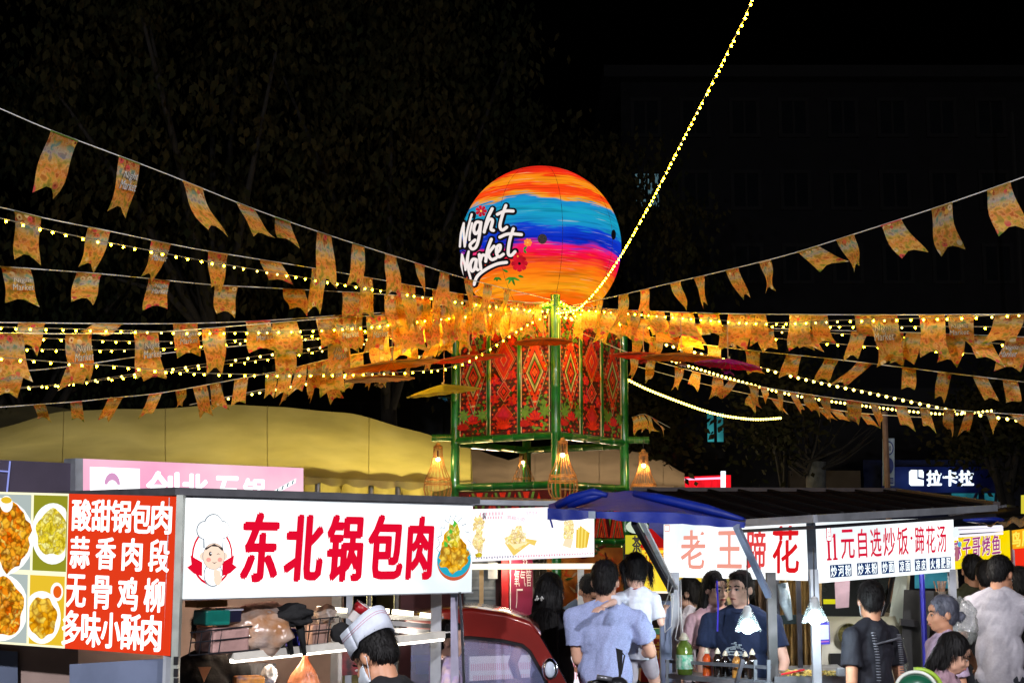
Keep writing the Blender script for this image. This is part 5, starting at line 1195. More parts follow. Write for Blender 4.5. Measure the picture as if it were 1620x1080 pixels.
b.hexa(*[up_(p_, zt + .02 + .09 * (i > 1)) for i, p_ in enumerate(q)], *[up_(p_, zt + .06 + .09 * (i > 1)) for i, p_ in enumerate(q)]); b.build('roof', mat('roof_grey', (.10, .11, .11), .45, .4, .5, 3), st_)
b = MB(); b.bar(D(-1.55, zt + .045, -.13), D(1.02, zt + .045, -.13), .02, .035); b.build('roof_edge', alu, st_)
b = MB(); b.bar(D(-.05, z0_ - .035, .0), D(1.0, z0_ - .035, 0), .03, .04); b.build('lit_rail', em('cream_led', (1, .88, .65), 1.6), st_)
b = MB(); b.bar(D(.885, z0_ - .06, 0), D(.885, .9, 0), .045); b.build('post', WT, st_)
b = MB(); b.bar(D(.115, z0_ - .06, .1), D(.115, .9, .1), .03); b.build('post', mat('amber_post', (.7, .45, .2), .4), st_)
b = MB(); b.bar(D(-.5, zt, 1.4), D(-.5, 0, 1.4), .05); b.bar(D(1.0, zt, 1.4), D(1.0, 0, 1.4), .05); b.build('rear_post', alu, st_)
dr = MB(); dr.hexa(*[D(u, .5, n_) for u, n_ in ((.16, .55), (.42, .55), (.42, .58), (.16, .58))], *[D(u, z0_ + .05, n_) for u, n_ in ((.16, .55), (.42, .55), (.42, .58), (.16, .58))]); sho = dr.build('shutter', mat('shutter_grey', (.13, .14, .15), .5, .4), st_)
for k in range(14):
    b = MB(); z_ = z0_ - .05 - k * .075; b.bar(D(.165, z_, .545), D(.415, z_, .545), .008, .02); b.build('slat', mat('shutter_slat', (.19, .20, .21), .45, .5), sho)
b = MB(); b.hexa(*[D(u, 1.3, .50) for u in (.345, .40)], *[D(u, 1.3, .51) for u in (.40, .345)], *[D(u, z0_ + .02, .50) for u in (.345, .40)], *[D(u, z0_ + .02, .51) for u in (.40, .345)]); 
b = MB(); b.bar(D(.375, z0_ - .01, .5), D(.375, z0_ - .13, .5), .07, .004); b.build('notice', mat('paper_white', (.7, .7, .7), .6), st_)
b = MB(); b.bar(D(.125, z0_ - .35, .08), D(.125, z0_ - .62, .08), .06, .004); b.build('notice', mat('notice_red', (.5, .05, .05), .6, 0, .8, 40, col2=(.7, .6, .55)), st_)
# red banners
b = MB(); b.hexa(*[D(u, .6, n_) for u, n_ in ((.44, .48), (.50, .48), (.50, .50), (.44, .50))], *[D(u, z0_ + .05, n_) for u, n_ in ((.44, .48), (.50, .48), (.50, .50), (.44, .50))]); b.build('red_pilaster', mat('pilaster_red', (.50, .01, .012), .5), st_)
q0, q1 = D(.505, 1.0, .47), D(.70, 1.0, .47)
class _B: pass
bn = Board.__new__(Board); bn.c = [q0, q1, up_(q1, z0_ + .05), up_(q0, z0_ + .05)]; bn.n = bD.n; bn.ux = bD.ux; bn.W = (q1 - q0).length
bo = bn.box('banner', mat('banner_maroon', (.24, .012, .05), .6, 0, .2, 5), st_, n0=-.01); pr = Print(bn); bw = mat('banner_white', (.75, .62, .62), .6)
pr.rect(.0, 0, .04, 1, bw); pr.chars('氧气管', .18, .70, .95, .86, bw, .01, .9, 0, 0); pr.text('33', .55, .89, .75, .95, bw, .02); pr.text('厂', .25, .50, .55, .68, bw, .01); pr.build('lettering', bo)
# curtain
b = MB(); rows = [[], []]
for k in range(61):
    u = .68 + .25 * k / 60; o_ = .03 * math.sin(k * .85) + .01 * math.sin(k * 2.1); rows[0].append(D(u, z0_ + .02, .7 + o_)); rows[1].append(D(u, .6, .7 + o_ * 1.3))
b.grid(rows); b.build('curtain', mat('beige_curtain', (.42, .36, .27), .85, 0, .15, 20), st_, smooth=True)
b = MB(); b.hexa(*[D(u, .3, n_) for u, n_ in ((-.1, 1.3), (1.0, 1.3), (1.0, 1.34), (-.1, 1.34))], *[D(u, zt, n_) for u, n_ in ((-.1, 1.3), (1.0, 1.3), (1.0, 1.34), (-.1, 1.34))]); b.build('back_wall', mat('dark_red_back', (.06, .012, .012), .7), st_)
# counter lightbox
ctr = MB(); q = [D(-.05, .35, -.05), D(.99, .35, -.05), D(.99, .35, .45), D(-.05, .35, .45)]; zc = P(925, 1038, 10).z
ctr.hexa(*q, *[up_(p_, zc) for p_ in q]); co = ctr.build('counter', steel, st_)
bc = Board.__new__(Board); bc.c = [D(-.04, .4, -.055), D(.98, .4, -.055), D(.98, zc - .01, -.055), D(-.04, zc - .01, -.055)]; bc.n = bD.n; bc.ux = bD.ux; bc.W = 1
cl = bc.box('counter_lightbox', em('sign_white_dim', (.92, .9, 1), 1.1), co, n0=-.01); pr = Print(bc)
for j in range(3):
    for k in range(60): pr.rect(.01 + k * .0163, .86 - j * .11, .018 + k * .0163, .93 - j * .11, rb)
pr.chars('酥肉小吃', .05, .2, .95, .55, em2('pinkred', (.75, .05, .2)), .0, .6); pr.build('lettering', cl)
lamp('stall_light', D(.5, z0_ - .05, .35), 5, (1, .85, .62), .06, st_)

# ------------------------------------------------------------------ right cart
bE = Board((1050, 829), (1050, 912), (1278, 822), (1278, 918), .38)
bF = Board((1290, 826), (1294, 922), (1508, 818), (1511, 903), .375)
rc = thing('food_cart', 'corner food cart with two white lightboxes under a dark ribbed roof', 'food cart', (bE.Rr.x, bE.Rr.y + .8, 0))
lbE = bE.box('lightbox', sw, rc, n0=-.07); lbF = bF.box('lightbox', sw, rc, n0=-.07)
faded = em2('faded_red', (.85, .22, .18)); 
pr = Print(bE); salmon = em2('salmon_red', (.92, .36, .28))
pr.text('老', .14, .17, .32, .87, salmon, .02).text('王', .41, .19, .58, .84, salmon, .02).text('蹄', .615, .14, .74, .86, em2('mid_red', (.80, .06, .06)), .022).text('花', .79, .12, .95, .90, em2('deep_red', (.75, .01, .015)), .022)
pr.rect(.015, .86, .055, .99, salmon); pr.rect(.021, .88, .049, .97, em2('sign_inner', (.97, .98, 1), 2)); pr.rect(.028, .925, .042, .93, salmon)
pr.build('lettering', lbE)
pr = Print(bF); cr_ = em2('crimson', (.72, .008, .045)); nv = em2('navy_txt', (.005, .03, .14)); skw = em2('txt_white', (.9, .98, 1), 1.5)
def ln2(st, cells, v0, v1, m, bold):
    for ch, (u0, u1) in zip(st, cells):
        k = .018 * (.5 - u0); pr.text(ch, u0, v0, u1, v1, m, bold, .04)
cells = [(.070, .085), (.108, .123), (.155, .245), (.27, .33), (.355, .43), (.445, .53), (.545, .625), (.642, .658), (.675, .745), (.76, .83), (.845, .915)]
for ch, (u0, u1) in zip('11元自选炒饭·蹄花汤', cells):
    if ch == '·': pr.ellipse(.65, .66, .009, .03, cr_, n=10)
    elif ch == '1': pr.rect(u0, .38, u1, .80, cr_).rect(u0 - .008, .36, u1 + .008, .395, cr_).poly([(u0 - .009, .74), (u0, .80), (u0 + .004, .80), (u0 + .004, .74)], cr_)
    else: pr.text(ch, u0, .37, u1, .86, cr_, .014)
for st, u0, u1 in (('炒河粉', .065, .20), ('炒米粉', .24, .375), ('炒面', .405, .49), ('凉面', .525, .605), ('凉皮', .64, .72), ('火爆肥肠', .75, .905)):
    n = len(st); w_ = (u1 - u0) / n
    for i, ch in enumerate(st):
        a, c = u0 + w_ * i + w_ * .04, u0 + w_ * (i + 1) - w_ * .04; pr.rect(a - .004, .075, c + .004, .285, nv); pr.text(ch, a + .002, .09, c - .002, .27, skw, .018)
pr.rect(.015, .68, .045, .93, cr_); pr.rect(.020, .70, .040, .91, em2('sign_inner', (.97, .98, 1), 2)); pr.rect(.024, .83, .036, .85, cr_); pr.rect(.024, .76, .036, .78, cr_)
pr.poly([(.935, .20), (.962, .20), (.968, .45), (.94, .48)], em2('print_sleeve', (.45, .15, .2))); pr.ellipse(.975, .50, .016, .05, em2('blue_ball', (.1, .4, .7))); pr.ellipse(.95, .72, .03, .10, em2('pale_sketch', (.75, .82, .86), 1.2), wob=.2, seed=2)
pr.build('lettering', lbF)
# roof
z1 = P(1283, 813, 8.6).z
roofm = mat('roof_black', (.008, .006, .007), .9, 0, .3, 4, spec=.0)
rp_ = [P(1178, 824, 9.35), P(1290, 815, 8.5), P(1577, 799, 10.2), P(1420, 777, 12.6), P(1000, 776, 12.0)]
b = MB(); n = len(rp_); dn = Vector((0, 0, -.03)); b.add([p_ for p_ in rp_] + [p_ + dn for p_ in rp_], [(0, 1, 2, 3), (0, 3, 4), (8, 7, 6, 5), (9, 8, 5)] + [(i, (i + 1) % n + 0, (i + 1) % n + n, i + n)[::-1] for i in range(n)]); ro = b.build('roof', roofm, rc)
for k in range(9):
    t_ = (k + .5) / 9; a = rp_[0].lerp(rp_[1], t_ * 2) if t_ < .28 / 2 * 2 and t_ < .3 else rp_[1].lerp(rp_[2], (t_ - .3) / .7) if t_ >= .3 else rp_[0].lerp(rp_[1], t_ / .3)
    if t_ < .3: a = rp_[0].lerp(rp_[1], t_ / .3)
    c = rp_[4].lerp(rp_[3], t_); b = MB(); b.bar(a + Vector((0, 0, .008)), c + Vector((0, 0, .012)), .02, .014); b.build('roof_rib', mat('rib_metal', (.014, .013, .014), .9, .0, spec=0), ro)
b = MB(); b.bar(rp_[4] + Vector((0, 0, .01)), rp_[3] + Vector((0, 0, .01)), .05, .04); b.bar(rp_[3] + Vector((0, 0, .01)), rp_[2] + Vector((0, 0, .01)), .05, .03); b.build('roof_rear_edge', mat('roof_edge_brown', (.05, .04, .04), .5, .2), rc)
for a, c in ((P(1176, 827, 9.2), P(1290, 820, 8.45)), (P(1290, 820, 8.45), P(1575, 803, 10.1))):
    b = MB(); b.bar(a, c, .03, .045); b.build('gutter', alu, rc)
    b = MB(); b.bar(a - Vector((0, -.02, .05)), c - Vector((0, -.02, .05)), .02, .02); b.build('gutter_rail', dsteel, rc)
q = MB(); q.hexa(*[bE.Rr + Vector((x_, y_, 0)) for x_, y_ in ((0, -.01), (.06, -.03), (.06, .05), (0, .05))], *[bE.c[2] + Vector((x_, y_, 0)) for x_, y_ in ((0, -.01), (.06, -.03), (.06, .05), (0, .05))]); q.build('corner_post', bluegrey, rc)
# posts and counter
def post(px, py, d, w_, m, top=None, nm='post'):
    a = P(px, py, d); b = MB(); b.bar((a.x, a.y, 0), a, w_); return b.build(nm, m, rc)
post(1219, 905, 8.95, .055, mat('grey_post', (.09, .085, .085), .5, .5, .4, 8)); post(1067, 905, 10.15, .06, alu); post(1052, 950, 9.95, .075, bluegrey); post(1287, 900, 8.75, .05, alu); post(1505, 900, 10.1, .045, alu); post(1378, 880, 11.8, .04, alu)
def rail(x0, y0, d0, x1, y1, d1, w_, h_, m, nm='rail'):
    b = MB(); b.bar(P(x0, y0, d0), P(x1, y1, d1), w_, h_); return b.build(nm, m, rc)
ltr = mat('rail_blue_grey', (.22, .24, .27), .4, .6, .3, 9)
for y0, y1 in ((1045, 1055), (1068, 1078)): rail(1055, y0, 9.55, 1218, y1, 8.85, .03, .02, ltr)
for x_ in (1056, 1195, 1216): rail(x_, 1043, 9.5 - (x_ - 1056) / 160 * .65, x_, 1082, 9.5 - (x_ - 1056) / 160 * .65, .02, .02, ltr)
b = MB(); q = [P(1055, 1070, 9.5), P(1218, 1080, 8.8), P(1218, 1080, 8.8) + Vector((.12, .22, 0)), P(1055, 1070, 9.5) + Vector((.12, .22, 0))]; zz_ = q[0].z
zb = q[1].z
b.hexa(*[up_(p_, zb - .03) for p_ in q], *[up_(p_, zb) for p_ in q]); b.build('bottle_shelf', steel, rc)
rail(1175, 1042, 8.7, 1160, 1100, 8.7, .02, .05, dsteel, 'strut')
b = MB(); q = [P(1225, 1070, 8.9), P(1345, 1066, 9.1), P(1345, 1066, 9.1) + Vector((.1, .8, 0)), P(1225, 1070, 8.9) + Vector((.1, .8, 0))]; zc = q[0].z
b.hexa(*[up_(p_, .4) for p_ in q], *[up_(p_, zc) for p_ in q]); b.build('counter', steel, rc)
# struts carrying the tarp
for a, c, nm in (((1003, 826, 8.6), (1062, 934, 10.0), 'a'), ((1165, 832, 8.2), (1216, 942, 8.85), 'b')):
    pa, pc = P(*a), P(*c); b = MB(); b.bar(pa, pc, .035, .03); b.build('strut', mat('strut_black', (.015, .015, .02), .4, .3) if nm == 'a' else bluegrey, rc)
pa, pc = P(1010, 824, 8.62), P(1066, 930, 10.02); b = MB(); b.bar(pa + Vector((.02, 0, .0)), pc + Vector((.01, 0, 0)), .028, .02); b.build('strut_face', mat('strut_white_reflection', (.75, .78, .8), .4), rc)  # white face of the strut, its bright reflection put into the colour
for px_, dd_, pw_ in ((1150, 10.1, 16), (1262, 9.4, 20), (1380, 9.9, 22), (1470, 10.3, 14)):  # added tube lamps, unseen behind the lightboxes, lighting the cart inside
    q = P(px_, 850, dd_); b = MB(); b.bar(q + Vector((-.2, 0, 0)), q + Vector((.2, 0, 0)), .03); b.build('tube_lamp', em('tube_white', (1, .93, .82), 5), rc); lamp('added_tube_light', q + Vector((0, 0, -.06)), pw_, (1, .93, .84), .1, rc)
# gathered ochre curtains behind the bulb
och = mat('ochre_cloth', (.30, .19, .06), .85, 0, .5, 10, .3, 40)
b = MB(); rows = []
for j in range(7):
    rows.append([P(1222 + 78 * k / 50, 912 + 28 * j, 10.2 + .07 * math.sin(k * .9) + .03 * math.sin(k * 2.3 + j) + .06 * math.sin(j * .9) * math.sin(k * .4)) for k in range(51)])
b.grid(rows); b.build('curtain', och, rc, smooth=True)
b = MB(); rows = []
for j in range(7): rows.append([P(1195 + 34 * k / 20, 912 + 28 * j, 10.3 + .05 * math.sin(k * .9)) for k in range(21)])
b.grid(rows); b.build('curtain', mat('brown_cloth', (.10, .06, .03), .85, 0, .4, 10), rc, smooth=True)
rail(1225, 980, 9.9, 1290, 978, 9.9, .05, .06, mat('dark_teal', (.01, .03, .035), .6), 'curtain_tie')
b = MB(); b.tube([P(1238, 922, 9.4), P(1242, 950, 9.4), P(1250, 980, 9.4)], [.035, .04, .02], 8); b.build('plastic_glove', mat('clear_glove', (.5, .62, .66), .2, 0, .3, 20, .8, 40, spec=.8), rc, smooth=True)
for x_ in (1228, 1262): post(x_, 905, 9.6, .03, dsteel)
# cables
for pts in ([(1064, 925), (1050, 960), (1052, 1000), (1062, 990), (1066, 940)], [(1072, 925), (1074, 980), (1068, 1010), (1082, 1020), (1076, 960)], [(1077, 915), (1078, 970), (1081, 1010)], [(1058, 905), (1056, 935), (1063, 945)]):
    b = MB(); b.tube([P(x_, y_, 9.7) for x_, y_ in pts], .004, 5); b.build('cable', whitewire, rc)
# blue tarpaulin awning
tarp = mat('blue_tarp', (.001, .022, .33), .5, 0, .35, 3, .5, 12, spec=.5, translucent=.25)
tp = thing('tarp_awning', 'blue tarpaulin awning with a ragged valance in front of the corner cart', 'awning', tuple(up_(P(1010, 800, 8.6), 0)))
TOPL = [(868, 797), (900, 783), (945, 779), (1000, 776), (1060, 786), (1120, 800), (1180, 820)]
MIDL = [(866, 803), (905, 806), (950, 809), (1000, 809), (1060, 810), (1120, 816), (1178, 826)]
BOTL = [(867, 821), (905, 822), (950, 820), (1000, 824), (1060, 829), (1120, 831), (1180, 834)]
def lerpl(L, t):
    x = t * (len(L) - 1); i = min(int(x), len(L) - 2); f = x - i; return (L[i][0] + (L[i + 1][0] - L[i][0]) * f, L[i][1] + (L[i + 1][1] - L[i][1]) * f)
b = MB(); rows = []
for j in range(9):
    v = j / 8; row = []
    for k in range(61):
        t_ = k / 60; a = lerpl(TOPL, t_); c = lerpl(MIDL, t_); d1 = 9.5 - .5 * t_; d0 = 8.45 - .25 * t_
        p_ = P(*a, d1).lerp(P(*c, d0), v); p_.z += -.03 * math.sin(math.pi * v) + .02 * noise.noise(Vector((t_ * 9, v * 4, 1))); row.append(p_)
    rows.append(row)
b.grid(rows); b.build('sheet', tarp, tp, smooth=True)
b = MB(); rows = []
for j in range(5):
    v = j / 4; row = []
    for k in range(121):
        t_ = k / 120; a = lerpl(MIDL, t_); c = lerpl(BOTL, t_); d0 = 8.45 - .25 * t_
        p_ = P(a[0], a[1] + (c[1] - a[1]) * v + (1.1 * math.sin(k * .13) + .5 * math.sin(k * .47 + 2)) * v, d0 + .006 * math.sin(k * .37) * v); row.append(p_)
    rows.append(row)
b.grid(rows); b.build('valance', tarp, tp, smooth=True)
for pts in ([(900, 800), (930, 788), (955, 782)], [(1003, 780), (1060, 792), (1120, 806), (1176, 822)], [(880, 800), (905, 788), (940, 779), (960, 783)]):
    b = MB(); b.tube([P(x_, y_, 8.75 - .002 * (x_ - 950)) for x_, y_ in pts], [.02] + [.03] * (len(pts) - 2) + [.015], 10); b.build('rolled_fold', tarp, tp, smooth=True)
b = MB(); b.tube([P(870, 820, 8.44), P(872, 826, 8.44), P(874, 834, 8.43)], .006, 5); b.build('tie', tarp, tp)
pa_ = mat('patch_grey', (.28, .34, .42), .6)
for (x0, x1, y0, y1) in ((931, 942, 808, 820), (1046, 1062, 809, 824)):
    b = MB(); b.hexa(P(x0, y1, 8.38), P(x1, y1, 8.36), P(x1, y1, 8.37), P(x0, y1, 8.39), P(x0, y0, 8.38), P(x1, y0, 8.36), P(x1, y0, 8.37), P(x0, y0, 8.39)); b.build('patch', pa_, tp)
b = MB(); b.tube([P(868, 812, 8.5), P(1000, 812, 8.42), P(1178, 826, 8.25)], .012, 8); b.build('front_pole', dsteel, tp)
# hanging bulbs in plastic shades
for (px, py, d, lb_) in ((1183, 990, 8.5, 'bright hanging bulb in a clear plastic shade in front of the vendor'), (1289, 976, 8.4, 'bright hanging bulb in a clear plastic shade beside the ochre curtain')):
    c = P(px, py, d); r = thing('hanging_lamp', lb_, 'lamp', tuple(c), 'bare bulbs in plastic shades hanging from the corner cart')
    b = MB(); b.ell(c + Vector((0, 0, .0)), (.042, .042, .045), 16); b.build('bulb', em('cold_bulb', (.75, .95, 1), 20), r, smooth=True)
    b = MB(); b.lathe(c + Vector((0, 0, .05)), [(.03, 0), (.025, .05), (.012, .07)], 12); b.build('socket', mat('socket_white', (.7, .7, .7), .4), r, smooth=True)
    b = MB(); rows = []
    for z_, rr in ((.115, .018), (.09, .03), (.04, .052), (.0, .068), (-.03, .078)):
        rows.append([c + Vector((math.cos(a) * rr * (1 + .07 * math.sin(a * 6)), math.sin(a) * rr, z_ + (.008 * math.sin(a * 5) if rr > .07 else 0))) for a in [2 * math.pi * k / 30 for k in range(31)]])
    b.grid(rows); sh_ = b.build('plastic_shade', mat('shade_film', (.28, .33, .33), .2, 0, .3, 30, .6, 50, alpha=.30, spec=.6), r, smooth=True)
    b = MB(); b.tube([c + Vector((0, 0, .11)), c + Vector((.005, 0, .4))], .004, 5); b.build('cord', blackp, r)
    lamp('bulb_light', c + Vector((0, -.02, -.075)), 13, (.78, .93, 1), .03, r)
# payment card on the post (its square code left out) and lanyard card
def card(bd, name, label, cat, topm, botm, code=True):
    r = bd.box(name, botm, None, n0=-.004); tag(r, label, cat); pr = Print(bd, .001)
    pr.rect(.08, .22, .92, .88, topm); pr.rect(.1, .10, .9, .15, em2('card_pink', (.85, .3, .6), .8)) if code else pr.rect(.1, .1, .9, .16, mat('cardteal', (.05, .3, .4), .4))
    o = pr.build('print', r); return r
bq = Board((1294, 984), (1295, 1019), (1312, 983), (1313, 1018), .135)
pr_card = card(bq, 'payment_card', 'blue and white payment card hung on the post below the hanging bulb', 'card', mat('card_white', (.75, .8, .9), .4), mat('card_blue', (.06, .04, .55), .4))
bq = Board((1128, 1000), (1129, 1020), (1142, 1000), (1143, 1020), .085)
card(bq, 'name_card', 'white and teal card hanging on a blue lanyard between the bottles and vendors', 'card', mat('card_white', (.75, .8, .9), .4), mat('card_teal', (.15, .5, .6), .4), False)
b = MB(); b.tube([P(1134, 918, 9.5), P(1136, 960, 9.5), P(1135, 998, 9.5)], .006, 5); b.build('lanyard', mat('lanyard_blue', (.03, .02, .55), .5), label='blue lanyard hanging in front of the woman in pink', cat='lanyard')
# bottles
def bottle(px, py, d, h, r_, m, label, cap=(.7, .65, .5)):
    c = P(px, py, d); r = thing('sauce_bottle', label, 'bottle', tuple(c), 'sauce bottles on the cart shelf')
    b = MB(); b.lathe(c, [(r_ * .9, 0), (r_, .01), (r_, h * .62), (r_ * .85, h * .72), (r_ * .45, h * .82), (r_ * .42, h * .86)], 16); b.build('body', m, r, smooth='auto')
    b = MB(); b.lathe(c + Vector((0, 0, h * .84)), [(r_ * .62, 0), (r_ * .62, h * .05), (r_ * .5, h * .07), (r_ * .3, h * .14), (r_ * .1, h * .18)], 12); b.build('cap', mat('cap_cream', cap, .4), r, smooth='auto')
sy = mat('soy_dark', (.010, .006, .004), .08, 0, .2, 5, spec=.8); am = mat('chilli_oil', (.65, .10, .01), .08, 0, .5, 14, spec=.8, col2=(.35, .03, .01)); am2 = mat('amber_oil', (.75, .35, .06), .08, 0, .6, 16, spec=.8, col2=(.12, .05, .02))
gls = mat('green_glass', (.10, .16, .02), .08, 0, .4, 9, spec=.9)
for i, (px, d, m_, hh, lb_) in enumerate(((1119, 9.35, am, .17, 'red chilli oil bottle, first of the row of small bottles'), (1136, 9.25, sy, .17, 'dark sauce bottle directly right of the red chilli oil'), (1148, 9.3, sy, .16, 'dark sauce bottle just left of the amber one'), (1166, 9.15, am2, .16, 'amber oil bottle between the dark ones'), (1180, 9.2, sy, .16, 'dark sauce bottle right of the amber one'), (1191, 9.0, sy, .17, 'dark sauce bottle at the right end of the row'))):
    py = 1074 + (px - 1119) * .05; bottle(px, py, d, hh * 1.15, .030, m_, lb_)
c = P(1083, 1062, 9.4); bottle(1083, 1066, 9.4, .26, .055, gls, 'large green glass bottle with a pale label, left of the small ones', (.75, .75, .7))
bg_ = Board((1076, 1030), (1076, 1052), (1095, 1030), (1095, 1052), .09)
b = MB(); b.lathe(c + Vector((0, 0, .02)), [(.0565, 0), (.0565, .09)], 16); b.build('bottle_label', mat('label_green', (.05, .35, .2), .5, 0, .6, 40, col2=(.5, .6, .5)), label='green printed label wrapped round the large bottle', cat='label')
cbox('salt_tub', 'small steel tin of noodles at the end of the corner cart counter', 'tin', P(1330, 1062, 8.9), (.05, .05, .05), alu)
q = random.Random(2); b = MB()
for k in range(70):
    p0 = P(1262 + q.uniform(-22, 60), 1066 + q.uniform(-5, 2), 9.0); a = q.uniform(0, 6.28); b.tube([p0, p0 + Vector((math.cos(a) * .03, math.sin(a) * .03, .008)), p0 + Vector((math.cos(a) * .06, math.sin(a) * .05, 0))], .004, 5)
b.build('noodles', mat('noodle_yellow', (.7, .5, .12), .5), label='loose yellow noodles and skewers heaped on the corner counter', cat='noodles', kind='stuff')
b = MB(); 
for k in range(5): p0 = P(1236 + k * 5, 1066 - k, 8.95); b.tube([p0, p0 + Vector((.07, .02, .012))], .006, 5)
b.build('chillies', mat('chilli_red', (.6, .02, .03), .4), label='few red chillies on the left of the corner counter', cat='chillies', kind='stuff')

# ------------------------------------------------------------------ yellow stall right, tea sign stall
bG = Board((1505, 852), (1505, 901), (1597, 838), (1599, 888), .26)
ys = thing('food_stall', 'grilled fish stall with a yellow lightbox behind the two men', 'food stall', tuple(up_(bG.p(.5, 0, -.6), 0)))
lbG = bG.box('lightbox', em('sign_yellow', (1, .72, .0), 1.0, .2, 6, col2=(.85, .75, .02)), ys, n0=-.08); pr = Print(bG); pr.chars('麻子哥烤鱼', .02, .32, .86, .92, em2('plum_txt', (.35, .03, .22)), .018, .8, .05, halo=em2('txt_halo', (1, .85, .75), 1.1), hb=.04)
pr.ellipse(.5, .13, .06, .10, em2('orange_seal', (.95, .35, .02)), wob=.2, seed=1); pr.build('lettering', lbG)
for k, (y0, y1) in enumerate(((835, 832), (841, 837), (848, 843))):
    b = MB(); b.bar(P(1511, y0, bG.dl - .05), P(1586, y1, bG.dr - .05), .03, .02 if k != 1 else .03); b.build('tube_lamp', em('cool_tube', (.92, .88, 1), 1.1), ys)
b = MB(); q = [bG.p(0, 1, .05), bG.p(1.0, 1, .05), bG.p(1.0, 1, -1.5), bG.p(0, 1, -1.5)]; b.hexa(*[p_ + Vector((0, 0, .19)) for p_ in q], *[p_ + Vector((0, 0, .21)) for p_ in q]); b.build('roof', dsteel, ys)
for u in (0, .97):
    q = bG.p(u, 0, -.1); b = MB(); b.bar(up_(q, 0), q + Vector((0, 0, .1)), .04); b.build('post', alu, ys)
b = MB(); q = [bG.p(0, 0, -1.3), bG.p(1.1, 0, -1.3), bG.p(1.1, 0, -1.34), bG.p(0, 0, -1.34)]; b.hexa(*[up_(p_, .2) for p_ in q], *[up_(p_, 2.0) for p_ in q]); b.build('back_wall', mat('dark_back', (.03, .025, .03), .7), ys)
lamp('stall_light', bG.p(.4, 0, .25) + Vector((0, 0, -.05)), 4, (1, .85, .55), .05, ys)
bH = Board((1590, 840), (1590, 905), (1680, 828), (1682, 900), .36)
ys2 = thing('food_stall', 'stall at the far right edge with an orange and red lightbox', 'food stall', tuple(up_(bH.p(.5, 0, -.6), 0)))
lbH = bH.box('lightbox', em('sign_orange', (.95, .42, .01), 1.0), ys2, n0=-.08); pr = Print(bH); pr.rect(.02, .0, 1, .55, em2('s_red', (.9, .03, .01))); pr.chars('鸡腿饭', .02, .60, .9, .95, em2('s_yel', (1, .85, .1)), .05, .9); pr.rect(.04, .10, .17, .55, em2('s_cream', (.9, .55, .4))); pr.ellipse(.10, .36, .04, .12, em2('s_brown', (.35, .12, .06))); pr.build('lettering', lbH)
q = [bH.p(0, 0, -.1), bH.p(1, 0, -.1)]
for p_ in q: b = MB(); b.bar(up_(p_, 0), p_, .04); b.build('post', alu, ys2)
b = MB(); b.bar(P(1622, 812, 12), P(1622, 783, 12), .05, .06); b.build('lit_pillar', em('yellow_pillar', (.75, .65, .05), .9), ys2)
# brown tarp over them
b = MB(); rows = []
for j in range(6): rows.append([P(1548 + 100 * k / 20, 830 - (3 + 22 * (k / 20)) * (j / 5) ** .8 + (4 * j / 5), 11.0 + j * .28) + Vector((0, 0, .02 * math.sin(k * 1.3))) for k in range(21)])
b.grid(rows); b.build('canvas_tarp', mat('brown_tarp', (.30, .19, .10), .8, 0, .3, 4, .4, 20), label='brown canvas tarp sagging over the right-hand stalls', cat='tarp', smooth=True)
b = MB(); b.ell(P(1556, 822, 11.4), (.17, .1, .03), 14); b.build('tarp_bundle', tarp, label='small bundle of blue tarpaulin behind the roof corner of the cart', cat='tarp', smooth=True)
# tea stall
bT = Board((1015, 866), (1015, 938), (1052, 866), (1052, 938), .42)
ts = thing('food_stall', 'yellow and red lit stall right of the tower, partly hidden by the girl', 'food stall', tuple(up_(bT.p(.5, 0, -.6), 0)))
bT = Board((1015, 866), (1015, 938), (1128, 866), (1128, 938), .42)
lbT = bT.box('lightbox', em('tea_yellow', (1, .62, .01), 1.15, .2, 3, col2=(1, .75, .06)), ts, n0=-.08); pr = Print(bT)
tr_ = em2('tea_red', (.60, .10, .005)); pr.text('正', .04, .66, .18, .90, tr_, .03); pr.text('宗', .24, .68, .38, .90, tr_, .03)
for k, ch in enumerate('味道正'): pr.text(ch, .075, .44 - .17 * k, .115, .57 - .17 * k, tr_, .01)
pr.rect(0, 0, .5, .05, em2('tea_pale', (1, .85, .7), 1.2)); pr.rect(0, .95, 1, 1, em2('tea_or', (.95, .15, .01)))
pr.ellipse(.51, .13, .09, .14, em2('bowl', (.30, .05, .02)), wob=.1, seed=1); pr.ellipse(.51, .13, .075, .11, f1, wob=.15, seed=2); pr.build('lettering', lbT)
rfm = em('roof_sign_red', (.55, .01, .01), .9, .3, 5); b = MB(); b.hexa(bT.p(-.02, 1.0, .01), bT.p(.42, 1.0, .01), bT.p(.42, 1.0, -.05), bT.p(-.02, 1.0, -.05), bT.p(.11, 1.42, .01), bT.p(.14, 1.42, .01), bT.p(.14, 1.42, -.05), bT.p(.11, 1.42, -.05)); b.build('pitched_sign_top', rfm, ts)
b = MB(); b.hexa(bT.p(.12, .95, -.1), bT.p(.42, .95, -.1), bT.p(.42, .95, -.12), bT.p(.12, .95, -.12), bT.p(.12, 1.7, -.1), bT.p(.42, 1.7, -.1), bT.p(.42, 1.7, -.12), bT.p(.12, 1.7, -.12)); b.build('blue_backing', mat('backing_blue', (.02, .03, .25), .5), ts)
bT2 = Board((990, 846), (990, 876), (1015, 846), (1015, 876), .18)
tb = bT2.box('tea_sign', em('tea_sign_yellow', (.70, .62, .03), .9), ts, n0=-.05); pr = Print(bT2); pr.text('茶', .42, .08, .95, .95, ink, .03); pr.build('lettering', tb)
b = MB(); b.ell(P(1008, 833, bT2.dl), (.11, .03, .065), 14); b.build('round_lamp', em('pale_green_lamp', (.62, .72, .55), 1.0), ts, smooth=True)
